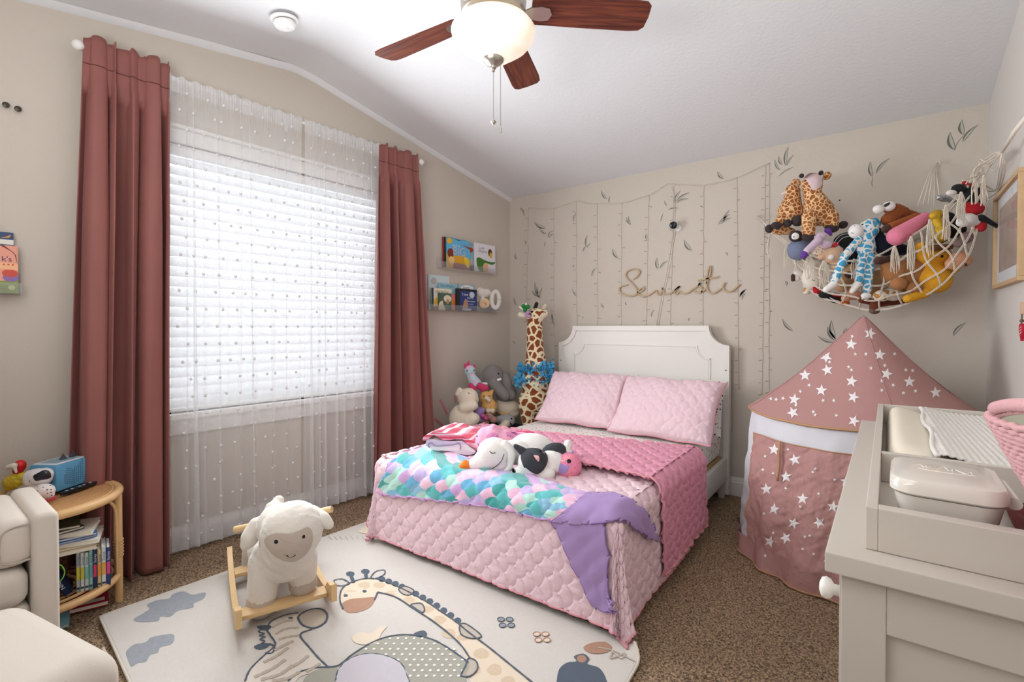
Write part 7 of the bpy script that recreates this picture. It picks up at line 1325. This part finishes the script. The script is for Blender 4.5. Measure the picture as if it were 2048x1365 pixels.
# net
ham = thing('toy_hammock', on_y(1515, 432, D)*[1, 1, 1], 'white cotton rope toy hammock with knotted tassels strung across the right corner', 'toy hammock'); M_rope = mat('white_cotton_rope', 'e9dfd0', 0.9, bump=0.5, bscale=500)
T_ = np.array(curve([(1550, 468), (1600, 500), (1645, 518), (1700, 522), (1752, 512), (1787, 494), (1817, 475), (1850, 455), (1883, 425), (1920, 388), (1960, 345)], 6)); B_2 = np.array(curve([(1590, 520), (1610, 570), (1650, 598), (1700, 612), (1750, 622), (1800, 612), (1850, 592), (1895, 560), (1935, 515), (1955, 462), (1978, 400)], 6))
def net(s, t, back=0):
    i = s*(len(T_)-1); k = min(int(i), len(T_)-2); f = i-k; a = T_[k]*(1-f)+T_[k+1]*f; b_ = B_2[k]*(1-f)+B_2[k+1]*f; q = a*(1-t)+b_*t; bul = (0.075+0.05*math.sin(math.pi*min(1, t*0.9+0.1)))*math.sin(math.pi*min(max(s, 0.06), 0.94))
    return at(q[0], q[1], dH(q[0])-(bul*(1-1.9*back)))
def dbl(pts, r=0.0022, gap=0.0028):
    P = [np.array(p) for p in pts]; n = len(P); g = G(); A, B = [], []
    for i in range(n):
        t = P[min(i+1, n-1)]-P[max(i-1, 0)]; t /= np.linalg.norm(t)+1e-9; o3 = np.cross(t, FW); o3 /= np.linalg.norm(o3)+1e-9; A.append(P[i]+o3*gap); B.append(P[i]-o3*gap)
    return g.tube(A, r, 6).tube(B, r, 6)
sv = np.linspace(0.04, 0.97, 13)
for j, t in enumerate((0.0, 0.27, 0.54, 0.8, 1.0)):
    rs = np.random.default_rng(j); pts = [net(s, min(1, max(0, t+0.02*math.sin(s*38+j*2)*(t > 0)))) for s in np.linspace(0.0 if j == 0 else 0.06, 1, 70)]
    dbl(pts).out('net_cord', M_rope, ham, smooth=True)
for i, s in enumerate(sv):
    dbl([net(s+0.012*math.sin(t*7+i), t) for t in np.linspace(0, 1, 16)]).out('net_cord', M_rope, ham, smooth=True)
    for t in (0.27, 0.54, 0.8): G().ell(net(s+0.012*math.sin(t*7+i), t)-FW*0.003, 0.005, 8, 6).out('knot', M_rope, ham, smooth=True)
for j, t in enumerate((0.1, 0.6)): dbl([net(s, t, 1) for s in np.linspace(0.02, 1, 50)]).out('net_cord', M_rope, ham, smooth=True)
for s in np.linspace(0.1, 0.95, 8): dbl([net(s, t, b_) for t, b_ in ((1, 0.5), (0.7, 0.9), (0.35, 1), (0.1, 1))]).out('net_cord', M_rope, ham, smooth=True)
# corner ropes and hooks
aL = on_y(1515, 432, D-0.02); aM = on_y(1875, 325, D-0.035); aR = on_x(2062, 222, XR-0.012)
G().tube([aL, net(0.0, 0)], 0.0035, 7).tube([aL, net(0, 0)+[0, 0, -0.012], net(0.05, 0.15)], 0.0028, 6).out('corner_rope', M_rope, ham, smooth=True)
M_hook = mat('white_screw_hook', 'ddd3c6', 0.4, 0.3)
for a, nrm_ in ((aL, (0, 1, 0)), (aM, (0, 1, 0)), (aR, (1, 0, 0))):
    nv_ = np.array(nrm_, float); G().tube([a+nv_*0.018, a], 0.0028, 8).tube([a+np.array([0.010*math.cos(x) if nrm_[1] else 0, 0.010*math.cos(x) if nrm_[0] else 0, 0.010*math.sin(x)-0.004]) for x in np.linspace(-2.6, 1.6, 14)], 0.0026, 7).out('wall_hook', M_hook, ham, smooth=True)
for q in ((1835, 412), (1846, 410), (1856, 408), (1868, 412), (1880, 405), (1862, 430)): 
    m_ = at(1866+(q[0]-1860)*0.35, 350, depth_of(aM)-0.02); G().tube([aM, m_, at(q[0], q[1], dH(q[0])+0.08)], 0.0022, 6).out('corner_rope', M_rope, ham, smooth=True)
dR = depth_of(aR); kn = at(2004, 305, dR+0.22)
G().tube([aR, at(2030, 262, dR+0.08), kn], [0.008, 0.0085, 0.006], 10).out('wrapped_rope', M_rope, ham, smooth=True)
rs = np.random.default_rng(5)
for k in range(9):
    e_ = at(1925+k*6.5, 372+rs.normal()*14+k*4, dH(1950)-0.06+0.02*rs.normal()); mid_ = at(1985+rs.normal()*7, 325+rs.normal()*10, (dR+0.22+dH(1950))/2)
    G().tube(curve([kn, mid_, at(1958+rs.normal()*10, 345+rs.normal()*12, dH(1955)-0.04), e_], 6), 0.0026, 6).out('corner_rope', M_rope, ham, smooth=True)
for k in range(3): G().tube(curve([kn, at(1998+6*k, 340, dR+0.25), at(1990+4*k, 380, dH(1960)), net(0.99, 0.3+0.3*k)], 6), 0.0024, 6).out('corner_rope', M_rope, ham, smooth=True)
for (x, y, L_, nfr) in ((1540, 470, 50, 4), (1574, 490, 46, 5), (1596, 503, 44, 6), (1620, 514, 46, 7), (1648, 523, 56, 8), (1708, 520, 40, 4), (1789, 494, 52, 7), (1822, 475, 70, 6), (1859, 441, 72, 6), (1892, 412, 70, 6), (1922, 386, 58, 6), (1950, 360, 50, 5), (1968, 352, 60, 4)):
    g = G(); d0 = dH(x)-0.075-0.05*math.sin(math.pi*min(1, max(0, (x-1550)/410))); d0 = dH(x)-0.02 if x < 1600 else d0-0.012
    for k in range(nfr):
        xo = (k-(nfr-1)/2)*2.6; pts = [at(x+xo*0.2, y-2, d0), at(x+xo*0.9+rs.normal(), y+L_*0.3, d0-0.006), at(x+xo*1.1+rs.normal()*1.5, y+L_*0.65, d0-0.008), at(x+xo+rs.normal()*2, y+L_*(0.9+0.15*rs.random()), d0-0.004)]
        g.tube(curve(pts, 4), 0.0023, 5)
    g.ell(at(x, y, d0), 0.006, 8, 6); g.out('tassel', M_rope, ham, smooth=True)
